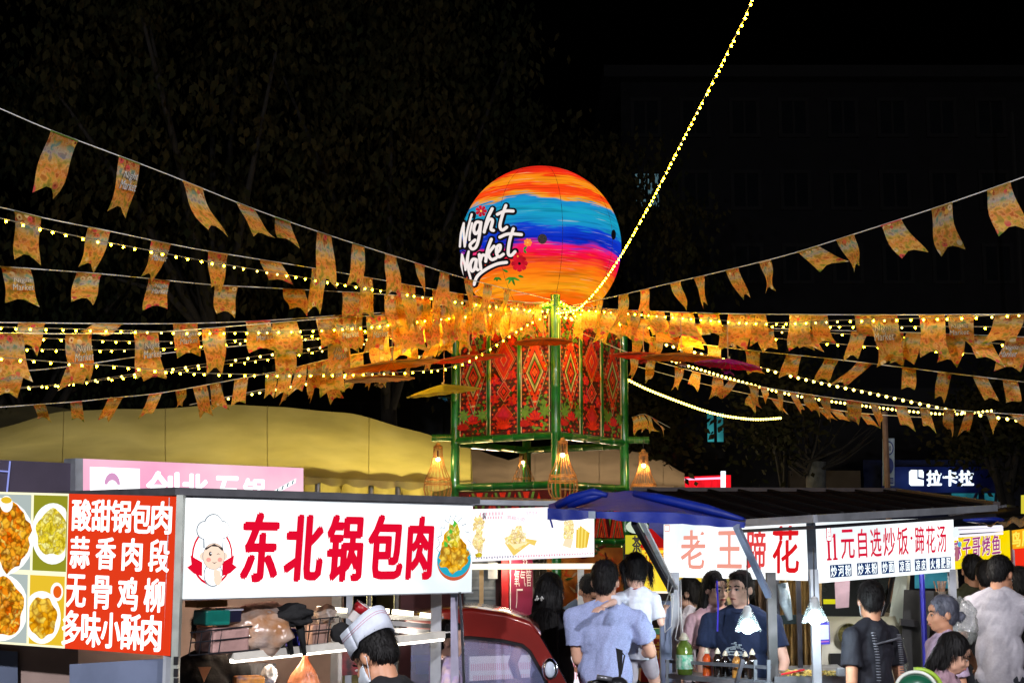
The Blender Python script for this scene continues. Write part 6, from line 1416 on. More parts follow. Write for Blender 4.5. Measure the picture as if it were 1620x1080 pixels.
for u in (.0, .98):
    q = bT.p(u, 0, -.04); b = MB(); b.bar(up_(q, 0), q, .05); b.build('post', dsteel, ts)
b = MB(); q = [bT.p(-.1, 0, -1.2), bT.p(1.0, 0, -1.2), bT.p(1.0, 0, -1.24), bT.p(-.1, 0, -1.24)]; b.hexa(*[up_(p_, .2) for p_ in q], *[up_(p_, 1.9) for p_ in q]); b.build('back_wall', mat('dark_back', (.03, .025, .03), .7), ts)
bU = Board((1014, 1004), (1014, 1078), (1050, 1004), (1050, 1078), .38)
cu = bU.box('red_counter', mat('counter_red', (.38, .012, .012), .5), ts, n0=-.5); pr = Print(bU); gd = mat('gold_print', (.75, .35, .03), .5); pr.text('正', .05, .35, .5, .68, gd, .03); pr.text('宗', .55, .5, .95, .85, gd, .03); pr.rect(0, .92, 1, 1, gd); pr.build('lettering', cu)
b = MB(); b.box(P(1033, 998, bU.dl + .2), (.16, .14, .05)); b.build('green_tray', mat('tray_green', (.10, .45, .22), .4), label='mint green tray on the red counter beside the girl', cat='tray')
lamp('stall_light', bT.p(.35, 0, .15), 4, (1, .72, .35), .05, ts)

# ------------------------------------------------------------------ vehicles
def extrude_profile(name, prof, y0, y1, m, parent, smooth=False, bev=.03):
    """outline in x-z swept along y"""
    b = MB(); n = len(prof)
    b.add([Vector((x, y0, z_)) for x, z_ in prof] + [Vector((x, y1, z_)) for x, z_ in prof], [tuple(range(n)), tuple(range(2 * n - 1, n - 1, -1))] + [(i + n, (i + 1) % n + n, (i + 1) % n, i) for i in range(n)])
    o = b.build(name, m, parent, smooth='auto')
    if bev: md = o.modifiers.new('b', 'BEVEL'); md.width = bev; md.segments = 3; md.limit_method = 'ANGLE'
    return o
carred = mat('maroon_paint', (.22, .012, .008), .3, .1, .3, 3, coat=.8, spec=.6)
yc0, yc1 = 8.05, 8.95
def XZ(px, py, d=8.05): q = P(px, py, d); return (q.x, q.z)
car = thing('three_wheeler', 'dark red covered three-wheeler parked behind the left cart', 'vehicle', (P(740, 1000, 8.5).x, 8.5, 0))
rp2 = [XZ(*q) for q in ((640, 980), (700, 970), (745, 968), (800, 976), (836, 988), (854, 1006), (880, 1050), (903, 1094))]
x_end = rp2[-1][0]; body = [(rp2[0][0] - .25, .35), (rp2[0][0] - .25, 1.0), (rp2[0][0] - .18, 1.38)] + rp2 + [(x_end + .22, .80), (x_end + .27, .35)]
# side frames with a window opening: roof strip, pillar, lower body
outer = rp2; inner = [XZ(*q) for q in ((650, 1012), (700, 1008), (745, 1008), (795, 1013), (826, 1020), (838, 1030), (858, 1065), (872, 1096))]
for y0, y1 in ((yc0, yc0 + .05), (yc1 - .05, yc1)):
    b = MB()
    for i in range(len(outer) - 1):
        a, c, d_, e2 = outer[i], outer[i + 1], inner[i + 1], inner[i]
        b.hexa(*[Vector((p_[0], y0, p_[1])) for p_ in (e2, d_, c, a)], *[Vector((p_[0], y1, p_[1])) for p_ in (e2, d_, c, a)])
    b.build('side_frame', carred, car, smooth='auto')
b = MB(); rows = [[Vector((p_[0], y_, p_[1] + (.015 if .1 < t_ < .9 else 0))) for p_ in rp2[:6]] for t_, y_ in ((0, yc0), (.15, yc0 + .1), (.5, 8.5), (.85, yc1 - .1), (1, yc1))]; b.grid(rows); b.build('roof', carred, car, smooth=True, solid=.02)
b = MB(); b.grid([[Vector((p_[0], y_, p_[1])) for p_ in rp2[5:]] for y_ in (yc0 + .05, yc1 - .05)]); b.build('windscreen', mat('screen_glass', (.03, .035, .05), .08, 0, .2, 3, spec=.9), car)
b = MB(); zb_ = inner[-1][1]; vs = [Vector((p_[0], yc0 + .025, p_[1])) for p_ in inner] + [Vector((inner[0][0], yc0 + .025, zb_ - .05)) for _ in (0,)]
glw = mat('side_glass', (.16, .22, .42), .12, 0, .5, 2.5, spec=.9, coat=.5, col2=(.35, .30, .50), alpha=.5); b.add(vs, [tuple(range(len(vs)))]); b.build('side_window', glw, car, solid=.006)
b = MB(); b.tube([Vector((p_[0], yc0 + .0, p_[1])) for p_ in inner], .010, 6); b.build('window_seal', blackp, car)
extrude_profile('body', [(body[0][0], .35), (body[0][0], 1.0), (inner[-1][0] + .02, zb_ + .02), (x_end + .2, .80), (x_end + .27, .35)], yc0, yc1, carred, car)
b = MB(); b.box(((body[0][0] + x_end) / 2, 8.5, .32), (x_end - body[0][0], .8, .08)); b.build('underframe', dsteel, car)
for x_, y_ in ((x_end - .1, 8.5), (body[0][0] + .35, yc0 + .1), (body[0][0] + .35, yc1 - .1)):
    c = Vector((x_, y_, .24)); M = Euler((rad(90), 0, 0)).to_matrix(); b = MB(); b.lathe(c, [(.15, -.05), (.22, -.055), (.24, 0), (.22, .055), (.15, .05)], 22, M); w_ = b.build('wheel', rubber, car, smooth='auto'); b = MB(); b.lathe(c, [(0, -.04), (.15, -.045), (.15, .045), (0, .04)], 16, M); b.build('rim', alu, w_)
c = P(870, 1058, 7.95); b = MB(); b.ell(c, (.045, .035, .062), 14); b.build('headlight', mat('chrome', (.75, .78, .82), .12, 1), car, smooth=True)
b = MB(); b.ell(c + Vector((.0, -.02, 0)), (.03, .02, .045), 14); b.build('headlight_glass', mat('lamp_glass', (.55, .62, .75), .05, 0, .2, 20, spec=1), car, smooth=True)

# beige minivan
van = thing('minivan', 'old beige minivan with a round headlight parked behind the corner cart', 'van', (P(1330, 1000, 12).x, 12.2, 0))
vb = mat('van_beige', (.42, .41, .31), .4, .1, .15, 4, coat=.4)
yf = 10.9
def V(px, py, dd=0): return P(px, py, yf + dd)
xl = V(1180, 900).x; xr = V(1428, 900).x; zw = V(1300, 975).z; zt_ = V(1300, 862).z; yr = yf + 3.2
# lower nose
b = MB(); zs = [(.30, .02), (.55, -.04), (.85, -.05), (zw - .05, 0), (zw, .04)]; rows = []
for z_, o_ in zs:
    rows.append([Vector((xl + (xr + .06 - xl) * k / 24, yf + o_ + .25 * abs(2 * k / 24 - 1) ** 6, z_)) for k in range(25)] + [Vector((xr + .08, yf + .6, z_)), Vector((xr + .08, yr, z_))])
b.grid(rows); b.build('nose', vb, van, smooth=True)
b = MB(); b.box(((xl + xr) / 2, (yf + yr) / 2 + .5, zt_ + .03), (xr - xl - .1, yr - yf - .9, .06)); b.build('roof', vb, van)
b = MB(); b.hexa(Vector((xl - .02, yf + .3, .3)), Vector((xl, yr, .3)), Vector((xl + .03, yr, .3)), Vector((xl + .03, yf + .3, .3)), Vector((xl - .02, yf + .7, zt_)), Vector((xl, yr, zt_)), Vector((xl + .03, yr, zt_)), Vector((xl + .03, yf + .7, zt_))); b.build('far_side', vb, van)
wsg = mat('windscreen_dark', (.03, .035, .035), .08, 0, .5, 3, spec=.9)
a0, a1 = V(1302, 973, .1), V(1392, 978, .12); a2, a3 = V(1418, 868, .6), V(1302, 868, .6)
b = MB(); b.add([Vector((xl + .1, a0.y, a0.z)), a1, a2, Vector((xl + .1, a3.y, a3.z))], [(0, 1, 2, 3)]); b.build('windscreen', wsg, van, solid=.01)
b = MB(); b.tube([Vector((xl + .1, a0.y, a0.z - .0)), V(1370, 978, .09), V(1396, 972, .12), V(1404, 955, .18), V(1420, 868, .6)], .014, 8); b.build('windscreen_seal', blackp, van)
b = MB(); b.hexa(V(1405, 985, .08), V(1428, 985, .12), V(1434, 985, .3), V(1410, 985, .3), V(1424, 862, .6), V(1441, 862, .6), V(1444, 862, .8), V(1426, 862, .8)); b.build('pillar', mat('van_pillar', (.45, .50, .45), .35, .1, .15, 5), van)
for px in (1341, 1215):
    c = V(px, 1003, -.06); M = Euler((rad(90), 0, 0)).to_matrix(); b = MB(); b.lathe(c, [(.075, -.02), (.085, -.01), (.085, .06), (.07, .03), (.068, -.0)], 24, M); hl = b.build('headlight', mat('chrome', (.75, .78, .82), .12, 1), van, smooth='auto')
    b = MB(); b.lathe(c, [(.0, .05), (.068, .02)], 24, M); b.build('lens', mat('lens_yellow', (.5, .45, .15), .08, .6, .6, 30, spec=1, col2=(.1, .09, .02)), hl)
b = MB(); b.box(V(1345, 1050, -.06), (.30, .03, .16)); b.build('grille_opening', blackp, van)
sd2 = MB(); sd2.add([Vector((xr + .075, yf + .62, zw)), Vector((xr + .075, yf + 1.5, zw)), Vector((xr + .02, yf + 1.5, zt_ - .03)), Vector((xr + .02, yf + .85, zt_ - .03))], [(0, 1, 2, 3)]); sd2.build('side_window', wsg, van, solid=.01)
for y_ in (yf + .7, yr - .7):
    for x_ in (xl + .12, xr - .03):
        c = Vector((x_, y_, .3)); M = Euler((0, rad(90), 0)).to_matrix(); b = MB(); b.lathe(c, [(.18, -.08), (.28, -.08), (.3, 0), (.28, .08), (.18, .08)], 22, M); w_ = b.build('wheel', rubber, van, smooth='auto'); b = MB(); b.lathe(c, [(0, -.06), (.18, -.07), (.18, .07), (0, .06)], 16, M); b.build('rim', alu, w_)
b = MB(); b.box(((xl + xr) / 2, yf + 1.6, .4), (xr - xl - .1, 3, .1)); b.build('chassis', dsteel, van)
# pink cloth and yellow reflective strip hanging inside the van screen area
b = MB(); b.hexa(V(1322, 962, -.5), V(1343, 960, -.5), V(1343, 960, -.49), V(1322, 962, -.49), V(1320, 910, -.5), V(1345, 910, -.5), V(1345, 910, -.49), V(1320, 910, -.49)); b.build('cloth', mat('mauve_cloth', (.40, .28, .34), .8), label='mauve cloth hanging beside the standing man under the second lightbox', cat='cloth')
b = MB(); b.bar(V(1303, 951, -.3), V(1322, 951, -.3), .02, .035); b.build('reflective_strip', em('reflector_glow', (.85, .8, .02), .8), van)  # light thrown back by the strip is put in as emission
# three-wheeler hood / dark seat box beside the van, blue pole
r = thing('speaker_cabinet', 'black cabinet with a shelf standing between the van and the elderly woman', 'cabinet', tuple(up_(P(1450, 1000, 11), 0)))
b = MB(); b.hexa(P(1424, 1080, 10.8), P(1462, 1080, 10.8), P(1490, 1080, 11.4), P(1450, 1080, 11.4), P(1430, 932, 10.8), P(1478, 934, 10.8), P(1484, 936, 11.4), P(1445, 934, 11.4)); b.build('cabinet', mat('cab_dark', (.02, .02, .02), .5, 0, .5, 7), r)
b = MB(); b.bar(P(1424, 983, 10.75), P(1452, 986, 10.75), .03, .05); b.build('handle', blackp, r)
b = MB(); b.tube([(P(1459, 900, 10.6).x, 10.6, 0), P(1458, 905, 10.6)], .02, 8); b.build('umbrella_pole', mat('pole_blue', (.02, .02, .30), .4), label='thin dark blue pole rising behind the elderly woman', cat='pole')
# cyan poster, skewer pot
b = MB(); b.hexa(P(1447, 930, 12.5), P(1500, 930, 12.5), P(1500, 930, 12.55), P(1447, 930, 12.55), P(1447, 905, 12.5), P(1500, 905, 12.5), P(1500, 905, 12.55), P(1447, 905, 12.55)); b.build('poster', em('cyan_poster', (.06, .32, .42), .7, .5, 4), label='cyan lit poster seen under the right end of the second lightbox', cat='poster')
c = P(1488, 945, 11.4); r = thing('skewer_pot', 'pot of bamboo skewers above the elderly woman', 'pot', tuple(c)); b = MB(); b.lathe(c, [(.03, -.04), (.045, .05), (.042, .05)], 14); b.build('pot', mat('pot_tin', (.3, .25, .2), .5), r)
b = MB(); q = random.Random(1)
for k in range(22): a = q.uniform(0, 6.28); b.tube([c + Vector((math.cos(a) * .02, math.sin(a) * .02, 0)), c + Vector((math.cos(a) * .05, math.sin(a) * .04, .13))], .003, 4)
b.build('skewers', mat('skewer', (.5, .3, .2), .6), r, kind='stuff')
# clear bags behind the elderly woman
blob('plastic_bag', 'large clear plastic bag hanging behind the elderly woman', 'bag', P(1522, 985, 9.4), (.10, .07, .16), mat('clear_film', (.60, .64, .60), .10, 0, .6, 16, 1, 30, spec=1, alpha=.4), 12, .3)
blob('plastic_bag', 'crumpled clear bag beside the arm of the man in the black shirt', 'bag', P(1425, 1045, 9.4), (.04, .04, .13), mat('clear_film', (.45, .48, .46), .12), 13, .3)
# scooter at the bottom edge (handlebar and mirror)
sc = thing('scooter', 'black electric scooter with its mirror raised in front of the man in grey', 'scooter', tuple(up_(P(970, 1080, 6.6), 0))); dS = 6.6
b = MB(); b.tube([P(930, 1082, dS), P(948, 1078, dS), P(975, 1082, dS + .02), P(1002, 1086, dS), P(1020, 1092, dS)], .014, 8); b.build('handlebar', blackp, sc, smooth=True)
b = MB(); b.tube([P(944, 1070, dS - .03), P(968, 1074, dS - .03)], .012, 8); b.build('brake_lever', mat('lever_grey', (.2, .2, .22), .3, .6), sc, smooth=True)
b = MB(); b.tube([P(980, 1080, dS), P(981, 1062, dS), P(979, 1045, dS)], .006, 6); b.build('mirror_stem', blackp, sc)
b = MB(); b.hexa(*[P(x_, y_, dS) for x_, y_ in ((979, 1066), (984, 1066), (985, 1028), (974, 1024))], *[P(x_, y_, dS + .03) for x_, y_ in ((979, 1066), (984, 1066), (985, 1028), (974, 1024))]); b.build('mirror', blackp, sc)
b = MB(); b.tube([P(983, 1064, dS), P(988, 1036, dS), P(984, 1032, dS)], .004, 5); b.build('phone_clip', blackp, sc)
b = MB(); b.ell(P(977, 1082, dS), (.05, .05, .035), 12); b.build('instrument_pod', blackp, sc, smooth=True)
cx_ = P(977, 1080, dS).x
b = MB(); b.tube([(cx_, dS, P(977, 1082, dS).z), (cx_, dS - .1, .6), (cx_, dS - .25, .25)], [.05, .07, .05], 10); b.build('steering_column', blackp, sc, smooth=True)
b = MB(); b.box((cx_, dS + .45, .35), (.28, .7, .12)); b.box((cx_, dS + .95, .6), (.26, .6, .3)); o = b.build('body', mat('scooter_black', (.02, .02, .025), .3, coat=.5), sc); md = o.modifiers.new('b', 'BEVEL'); md.width = .05; md.segments = 3
for y_ in (dS - .3, dS + 1.15):
    c = Vector((cx_, y_, .22)); M = Euler((0, rad(90), 0)).to_matrix(); b = MB(); b.lathe(c, [(.14, -.03), (.2, -.04), (.22, 0), (.2, .04), (.14, .03)], 22, M); w_ = b.build('wheel', rubber, sc, smooth='auto'); b = MB(); b.lathe(c, [(0, -.02), (.14, -.03), (.14, .03), (0, .02)], 14, M); b.build('rim', alu, w_)
b = MB(); b.box((cx_, dS + .9, .78), (.24, .55, .07)); o = b.build('saddle', rubber, sc); md = o.modifiers.new('b', 'BEVEL'); md.width = .03; md.segments = 3
# green-and-white child seat
c = P(1449, 1090, 7.2); r = thing('child_seat', 'green plastic seat shell with a white rim at the bottom edge', 'seat', tuple(up_(c, 0)))
b = MB(); b.ell(c, (.095, .05, .075), 20); b.build('shell', mat('shell_green', (.01, .10, .05), .3, coat=.6), r, smooth=True)
b = MB(); b.tube([c + Vector((.10 * math.cos(a), .0, .085 * math.sin(a))) for a in [math.pi * k / 20 for k in range(21)]], .009, 8); b.build('rim', mat('shell_white', (.75, .78, .7), .4), r, smooth=True)
b = MB(); b.tube([c + Vector((.115 * math.cos(a) + .02, .03, .095 * math.sin(a))) for a in [math.pi * k / 20 for k in range(12)]], .012, 8); b.build('lime_edge', mat('shell_lime', (.35, .55, .05), .4), r, smooth=True)
b = MB(); b.bar(up_(c, .0), up_(c, c.z), .05); b.box(up_(c, .03), (.4, .4, .05)); b.build('stand', dsteel, r)
# street lamps added out of view behind the camera to light the scene
def added_street_lamp(x, y, col, pw, label):
    r = thing('added_street_lamp', label, 'street lamp', (x, y, 0), 'added street lamps behind the photographer'); b = MB(); b.tube([(x, y, 0), (x, y, 5.6), (x * .9, y + .4, 5.9)], [.08, .06, .05], 10); b.build('pole', dsteel, r)
    b = MB(); b.box((x * .88, y + .55, 5.92), (.3, .6, .1)); b.build('head', alu, r); b = MB(); b.box((x * .88, y + .55, 5.86), (.24, .5, .02)); b.build('lens', em('lamp_lens', col, 12), r)
    lamp('fill_light', (x * .88, y + .55, 5.75), pw * 9.5, col, .15, r)
added_street_lamp(-4.2, -1.5, (.95, .95, 1), 330, 'added, unseen street lamp at the left side of the lane behind the photographer')
added_street_lamp(4.6, -1.0, (.95, .93, 1), 330, 'added, unseen street lamp at the right side of the lane behind the photographer')
# ------------------------------------------------------------------ people
def freeze(mb, name, m, parent, voxel, smooth_it=4, disp=None):
    me = bpy.data.meshes.new(name); me.from_pydata(mb.v, [], mb.f); me.update()
    o = bpy.data.objects.new(name, me); C.objects.link(o)
    md = o.modifiers.new('r', 'REMESH'); md.mode = 'VOXEL'; md.voxel_size = voxel; md.use_smooth_shade = True
    if smooth_it: sm = o.modifiers.new('s', 'SMOOTH'); sm.factor = .5; sm.iterations = smooth_it
    dg = bpy.context.evaluated_depsgraph_get(); dg.update(); nm = bpy.data.meshes.new_from_object(o.evaluated_get(dg))
    o.modifiers.clear(); o.data = nm; bpy.data.meshes.remove(me); nm.name = name
    if disp:
        nr = [v.normal.copy() for v in nm.vertices]
        for v, n_ in zip(nm.vertices, nr): v.co = v.co + n_ * disp(v.co)
    nm.materials.clear(); nm.materials.append(m); nm.polygons.foreach_set('use_smooth', [True] * len(nm.polygons))
    o.parent = parent; return o
def cap(mb, a, c, r0, r1, n=12):
    mb.tube([a, c], [r0, r1], n); mb.ell(a, r0 * .995, n); mb.ell(c, r1 * .995, n)
hairm = mat('black_hair', (.006, .005, .005), .62, 0, .5, 8, .6, 90, spec=.25, stretch=(1, 1, .15)); hairg = mat('grey_hair', (.16, .17, .22), .5, 0, .6, 10, .5, 80, stretch=(1, 1, .2), col2=(.02, .02, .03)); hairb = mat('brown_hair', (.05, .025, .012), .5, 0, .5, 10, .5, 60)
SK = mat('skin_light', (.66, .37, .25), .5, 0, .12, 14, .08, 120); SK2 = mat('skin_tan', (.54, .26, .15), .5, 0, .15, 14, .08, 120); SK3 = mat('skin_fair', (.74, .45, .34), .5, 0, .1, 14, .05, 120)
eyew = mat('eye_white', (.6, .57, .55), .3); irism = mat('iris', (.012, .006, .004), .15); browm = mat('eyebrow', (.015, .010, .008), .8); lipm = mat('lips', (.42, .12, .10), .5); lipr = mat('lips_red', (.5, .06, .07), .4)
maskm = mat('mask_white', (.62, .66, .72), .8, 0, .15, 20, .2, 60); trous = mat('trousers_dark', (.02, .022, .03), .85, 0, .3, 8); jean = mat('denim', (.04, .07, .16), .85, 0, .3, 20); shoe = mat('shoe_dark', (.03, .03, .03), .5)
PN = [0]
def person(label, x, y, H=1.7, yaw=0, z=0, shirt=None, skin=SK, hair='short', hairmat=None, hy=0, hp=0, hr=0, lean=0, arms=None, sleeve=.55, female=False, head=1.0, build=1.0, pants=trous,
           mask=False, glasses=False, face=True, extra=None, voxel=.0085, sit=False, collar=None, sleeveless=False, lips=None, legs=None, wrinkle=.006):
    PN[0] += 1; s = H / 1.75; rz = rad(yaw); root = thing('person', label, 'person', (x, y, z), None, rz)
    seed = PN[0] * 3.7
    RL = Matrix.Rotation(rad(lean), 4, 'X'); hip = Vector((0, 0, .95))
    HM = Euler((rad(hp), rad(hr), rad(hy)), 'XYZ').to_matrix(); nk = Vector((0, .012, 1.50)); hs = head / 1.0
    def B(p):   # body point -> local metres
        p = Vector(p); p.x *= build if p.z < 1.50 else 1
        if p.z > .95: p = hip + (RL @ (p - hip).to_4d()).to_3d() if lean else p
        return p * s
    def Hd(p):
        p = Vector(p) - nk; p = HM @ (p * hs) + nk
        if lean: p = hip + (RL.to_3x3() @ (p - hip))
        return p * s
    RB = RL.to_3x3(); RH = RB @ HM
    def w2l(v): return (Matrix.Rotation(-rz, 4, 'Z') @ (Vector(v) - Vector((x, y, z)))) / s
    sh = .165 if female else .185
    AR = {}
    for sd_, sg in (('R', -1), ('L', 1)):
        S = Vector((sg * sh * build, 0, 1.415)); S = hip + RB @ (S - hip)
        a = (arms or {}).get(sd_)
        if a is None: E_ = Vector((sg * (sh + .05) * build, .03, 1.13)); W = Vector((sg * (sh + .06) * build, -.05, .89)); E_ = hip + RB @ (E_ - hip); W = hip + RB @ (W - hip)
        else: E_, W = (w2l(q) if isinstance(q, Vector) else Vector(q) for q in a[:2])
        AR[sd_] = (S * s, E_ * s, W * s)
    k = .90 if female else 1.0
    # body: one continuous surface
    b = MB()
    b.ell(B((0, 0, 1.30)), Vector((.155 * k * build, .098, .16)) * s, 16, RB); b.ell(B((0, 0, 1.08)), Vector((.135 * k * build, .092, .18)) * s, 16, RB); b.ell(B((0, 0, .93)), Vector((.16 * build, .11, .12)) * s, 16)
    cap(b, B((-sh * .9, 0, 1.41)), B((sh * .9, 0, 1.41)), .05 * s, .05 * s)
    for sg in (-1, 1):
        cap(b, B((sg * sh * .85, .0, 1.425)), B((sg * .03, .01, 1.49)), .045 * s, .045 * s)
        L_ = (legs or {}).get(sg) or ((sg * .09, 0, .88), (sg * .095, -.015, .48), (sg * .10, .01, .09))
        cap(b, Vector(L_[0]) * s, Vector(L_[1]) * s, .080 * s, .055 * s); cap(b, Vector(L_[1]) * s, Vector(L_[2]) * s, .052 * s, .036 * s)
        ft = Vector(L_[2]); b.ell((ft + Vector((0, -.06, -.045))) * s, Vector((.038, .11, .035)) * s, 10)
    cap(b, B((0, .012, 1.44)), Hd((0, .015, 1.56)), .056 * s, .054 * s * hs)
    for sd_ in 'RL':
        S, E_, W = AR[sd_]; th = (.9 if female else 1) * s
        cap(b, S, E_, .046 * th, .037 * th); cap(b, E_, W, .036 * th, .024 * th)
        d = (W - E_).normalized(); sid = d.cross(Vector((0, 0, 1)) if abs(d.z) < .8 else Vector((0, 1, 0))).normalized(); nrm = sid.cross(d)
        hsz = s * (hs ** .35) * .95
        pc = W + d * .05 * hsz; Mh = Matrix((sid, d, nrm)).transposed(); b.ell(pc, Vector((.038, .05, .017)) * hsz, 12, Mh)
        for i, (o_, L) in enumerate(((-.028, .062), (-.010, .073), (.010, .069), (.027, .054))):
            f0 = W + d * .075 * hsz + sid * o_ * hsz; f1 = f0 + (d * .6 * L + sid * o_ * .25 - nrm * .006) * hsz; f2 = f1 + (d * .42 * L - nrm * .012 + sid * o_ * .1) * hsz
            cap(b, f0, f1, .0095 * hsz, .0085 * hsz, 8); cap(b, f1, f2, .0085 * hsz, .007 * hsz, 8)
        t0 = W + d * .02 * hsz - sid * .03 * hsz; t1 = t0 + (d * .035 - sid * .025 - nrm * .008) * hsz; cap(b, t0, t1, .0115 * hsz, .0095 * hsz, 8); cap(b, t1, t1 + (d * .028 - sid * .003) * hsz, .0095 * hsz, .0075 * hsz, 8)
    h_ = s * hs
    def E(p, r_, n=14): b.ell(Hd(p), Vector(r_) * h_, n, RH)
    E((0, .012, 1.655), (.077, .095, .098), 20); E((0, -.030, 1.605), (.062, .064, .085), 18); E((0, -.055, 1.547), (.032, .030, .026)); E((0, -.068, 1.675), (.05, .022, .03))
    for sg in (-1, 1):
        E((sg * .079, .012, 1.625), (.010, .020, .031)); E((sg * .034, -.068, 1.600), (.024, .022, .024)); E((sg * .045, -.01, 1.56), (.02, .04, .03)); E((sg * .010, -.098, 1.601), (.009, .011, .008))
    cap(b, Hd((0, -.088, 1.64)), Hd((0, -.103, 1.606)), .0085 * h_, .012 * h_, 8)
    E((0, -.088, 1.574), (.024, .012, .007)); E((0, -.086, 1.563), (.020, .012, .008))
    freeze(b, 'body', skin, root, voxel, 3)
    if face:
        for sg in (-1, 1):
            b = MB(); b.ell(Hd((sg * .031, -.0865, 1.632)), Vector((.0150, .0050, .0056)) * h_, 12, RH); ey = b.build('eye', eyew, root, smooth=True, world=False)
            b = MB(); b.ell(Hd((sg * .031, -.0905, 1.632)), Vector((.0062, .0030, .0055)) * h_, 10, RH); b.build('iris', irism, ey, smooth=True, world=False)
            b = MB(); b.tube([Hd((sg * .013, -.0885, 1.636)), Hd((sg * .030, -.0925, 1.6395)), Hd((sg * .047, -.083, 1.634))], [.0015 * h_, .0028 * h_, .0012 * h_], 6); b.build('eyelid', browm, ey, world=False)
            b = MB(); b.tube([Hd((sg * .012, -.093, 1.655)), Hd((sg * .032, -.094, 1.661)), Hd((sg * .052, -.079, 1.655))], [.003 * h_, .0042 * h_, .002 * h_], 6); b.build('eyebrow', browm, root, world=False)
        b = MB(); b.tube([Hd((-.023, -.091, 1.570)), Hd((-.008, -.0995, 1.5725)), Hd((.008, -.0995, 1.5725)), Hd((.023, -.091, 1.570))], [.002 * h_, .0052 * h_, .0052 * h_, .002 * h_], 8); b.build('mouth', lips or lipm, root, smooth=True, world=False)
        if mask:
            b = MB(); rows = []
            for j in range(9):
                zz_ = 1.612 - .085 * j / 8; row = []
                for i in range(15):
                    a = rad(-80 + 160 * i / 14); rx = .070 - .012 * j / 8; ry = (.088, .100, .118, .122, .118, .112, .102, .092, .078)[j]; row.append(Hd((rx * math.sin(a), .0 - ry * math.cos(a), zz_ + .006 * math.sin(a * 3) * (j % 2))))
                rows.append(row)
            b.grid(rows); mk = b.build('face_mask', maskm, root, smooth=True, world=False, solid=.002)
            for sg in (-1, 1):
                b = MB(); b.tube([Hd((sg * .069, -.015, 1.61)), Hd((sg * .083, .012, 1.645)), Hd((sg * .084, .032, 1.62)), Hd((sg * .066, -.012, 1.54))], .0017 * h_, 5); b.build('ear_loop', maskm, mk, world=False)
        if glasses:
            b = MB()
            for sg in (-1, 1):
                b.tube([Hd((sg * .034 + .022 * math.cos(a), -.099, 1.632 + .017 * math.sin(a))) for a in [2 * math.pi * k_ / 16 for k_ in range(17)]], .0018 * h_, 5); b.tube([Hd((sg * .056, -.096, 1.637)), Hd((sg * .083, .01, 1.642))], .0016 * h_, 5)
            b.build('glasses', alu, root, world=False)
    # hair
    hm = hairmat or hairm; b = MB()
    def G(p, r_, n=18): b.ell(Hd(p), Vector(r_) * h_, n, RH)
    if hair in ('short', 'crop'):
        G((0, .024, 1.672), (.086, .100, .098)); G((0, .058, 1.625), (.072, .060, .072 if hair == 'short' else .06)); G((0, -.025, 1.722), (.066, .058, .036))
        q = random.Random(PN[0])
        for k_ in range(26 if hair == 'short' else 8): a = q.uniform(0, 6.28); rr = q.uniform(0, .07); G((rr * math.cos(a), .01 + rr * math.sin(a), 1.748 - rr * .38), (.014, .016, .018), 8)
    elif hair == 'bald': G((0, .05, 1.64), (.07, .055, .06))
    elif hair in ('long', 'longfront', 'pony', 'bun', 'pigtails'):
        G((0, .022, 1.672), (.087, .104, .101)); G((0, .050, 1.63), (.078, .066, .08))
        if hair in ('long', 'longfront'):
            for k_ in range(19):
                t_ = k_ / 18; zz_ = 1.64 - .50 * t_; p_ = Vector((0, .062 + .038 * min(t_ * 2, 1) + .012, zz_)); b.ell(Hd(p_) if zz_ > 1.5 else B(p_ + Vector((0, .03, 0))), Vector((.080 + .022 * math.sin(t_ * 2.6), .040, .06)) * h_, 14, RB)
            for sg in (-1, 1): 
                cap(b, Hd((sg * .070, .02, 1.66)), Hd((sg * .080, .035, 1.53)), .026 * h_, .028 * h_)
                if hair == 'longfront': cap(b, Hd((sg * .080, .02, 1.54)), B((sg * .10, -.02, 1.33)), .028 * h_, .024 * h_)
        if hair == 'pony': cap(b, Hd((0, .11, 1.69)), Hd((0, .15, 1.62)), .030 * h_, .040 * h_); cap(b, Hd((0, .15, 1.62)), Hd((0, .13, 1.46)), .040 * h_, .018 * h_)
        if hair == 'bun': G((0, .135, 1.615), (.036, .036, .034))
        if hair == 'pigtails':
            for sg in (-1, 1): cap(b, Hd((sg * .085, .02, 1.70)), Hd((sg * .11, .03, 1.66)), .018 * h_, .024 * h_); cap(b, Hd((sg * .11, .03, 1.66)), Hd((sg * .10, .04, 1.55)), .024 * h_, .010 * h_)
    sd3 = seed
    o = freeze(b, 'hair', hm, root, voxel * .85, 4, lambda c: .0030 * noise.noise(Vector((c.x * 90, c.y * 90, c.z * 25 + sd3))) + .002 * noise.noise(c * 30 + Vector((sd3, 0, 0))))
    me_ = o.data; q = random.Random(PN[0] + 50); vs2 = [v.co.copy() for v in me_.vertices]; ns2 = [v.normal.copy() for v in me_.vertices]; bmh = bmesh.new(); bmh.from_mesh(me_)
    top_ = max(c.z for c in vs2); lg = hair in ('long', 'longfront', 'pony', 'pigtails')
    for k_ in range(1500 if lg else 1100):
        i = q.randrange(len(vs2)); c, n_ = vs2[i], ns2[i]; dn_ = Vector((q.uniform(-.25, .25), .35 if c.z > top_ - .08 * h_ and not lg else 0, -1)); td = dn_ - n_ * dn_.dot(n_)
        if td.length < .2: td = Vector((q.uniform(-1, 1), q.uniform(-1, 1), 0))
        td.normalize(); L = (.075 if lg else .028) * q.uniform(.6, 1.3) * h_; out = n_ * L * (.05 if lg else .22) * q.uniform(.3, 1.6); sdv = td.cross(n_).normalized() * .0016 * h_
        a_ = c - n_ * .001; m_ = c + td * L * .5 + out * .7 + n_ * .001; e_ = c + td * L + out
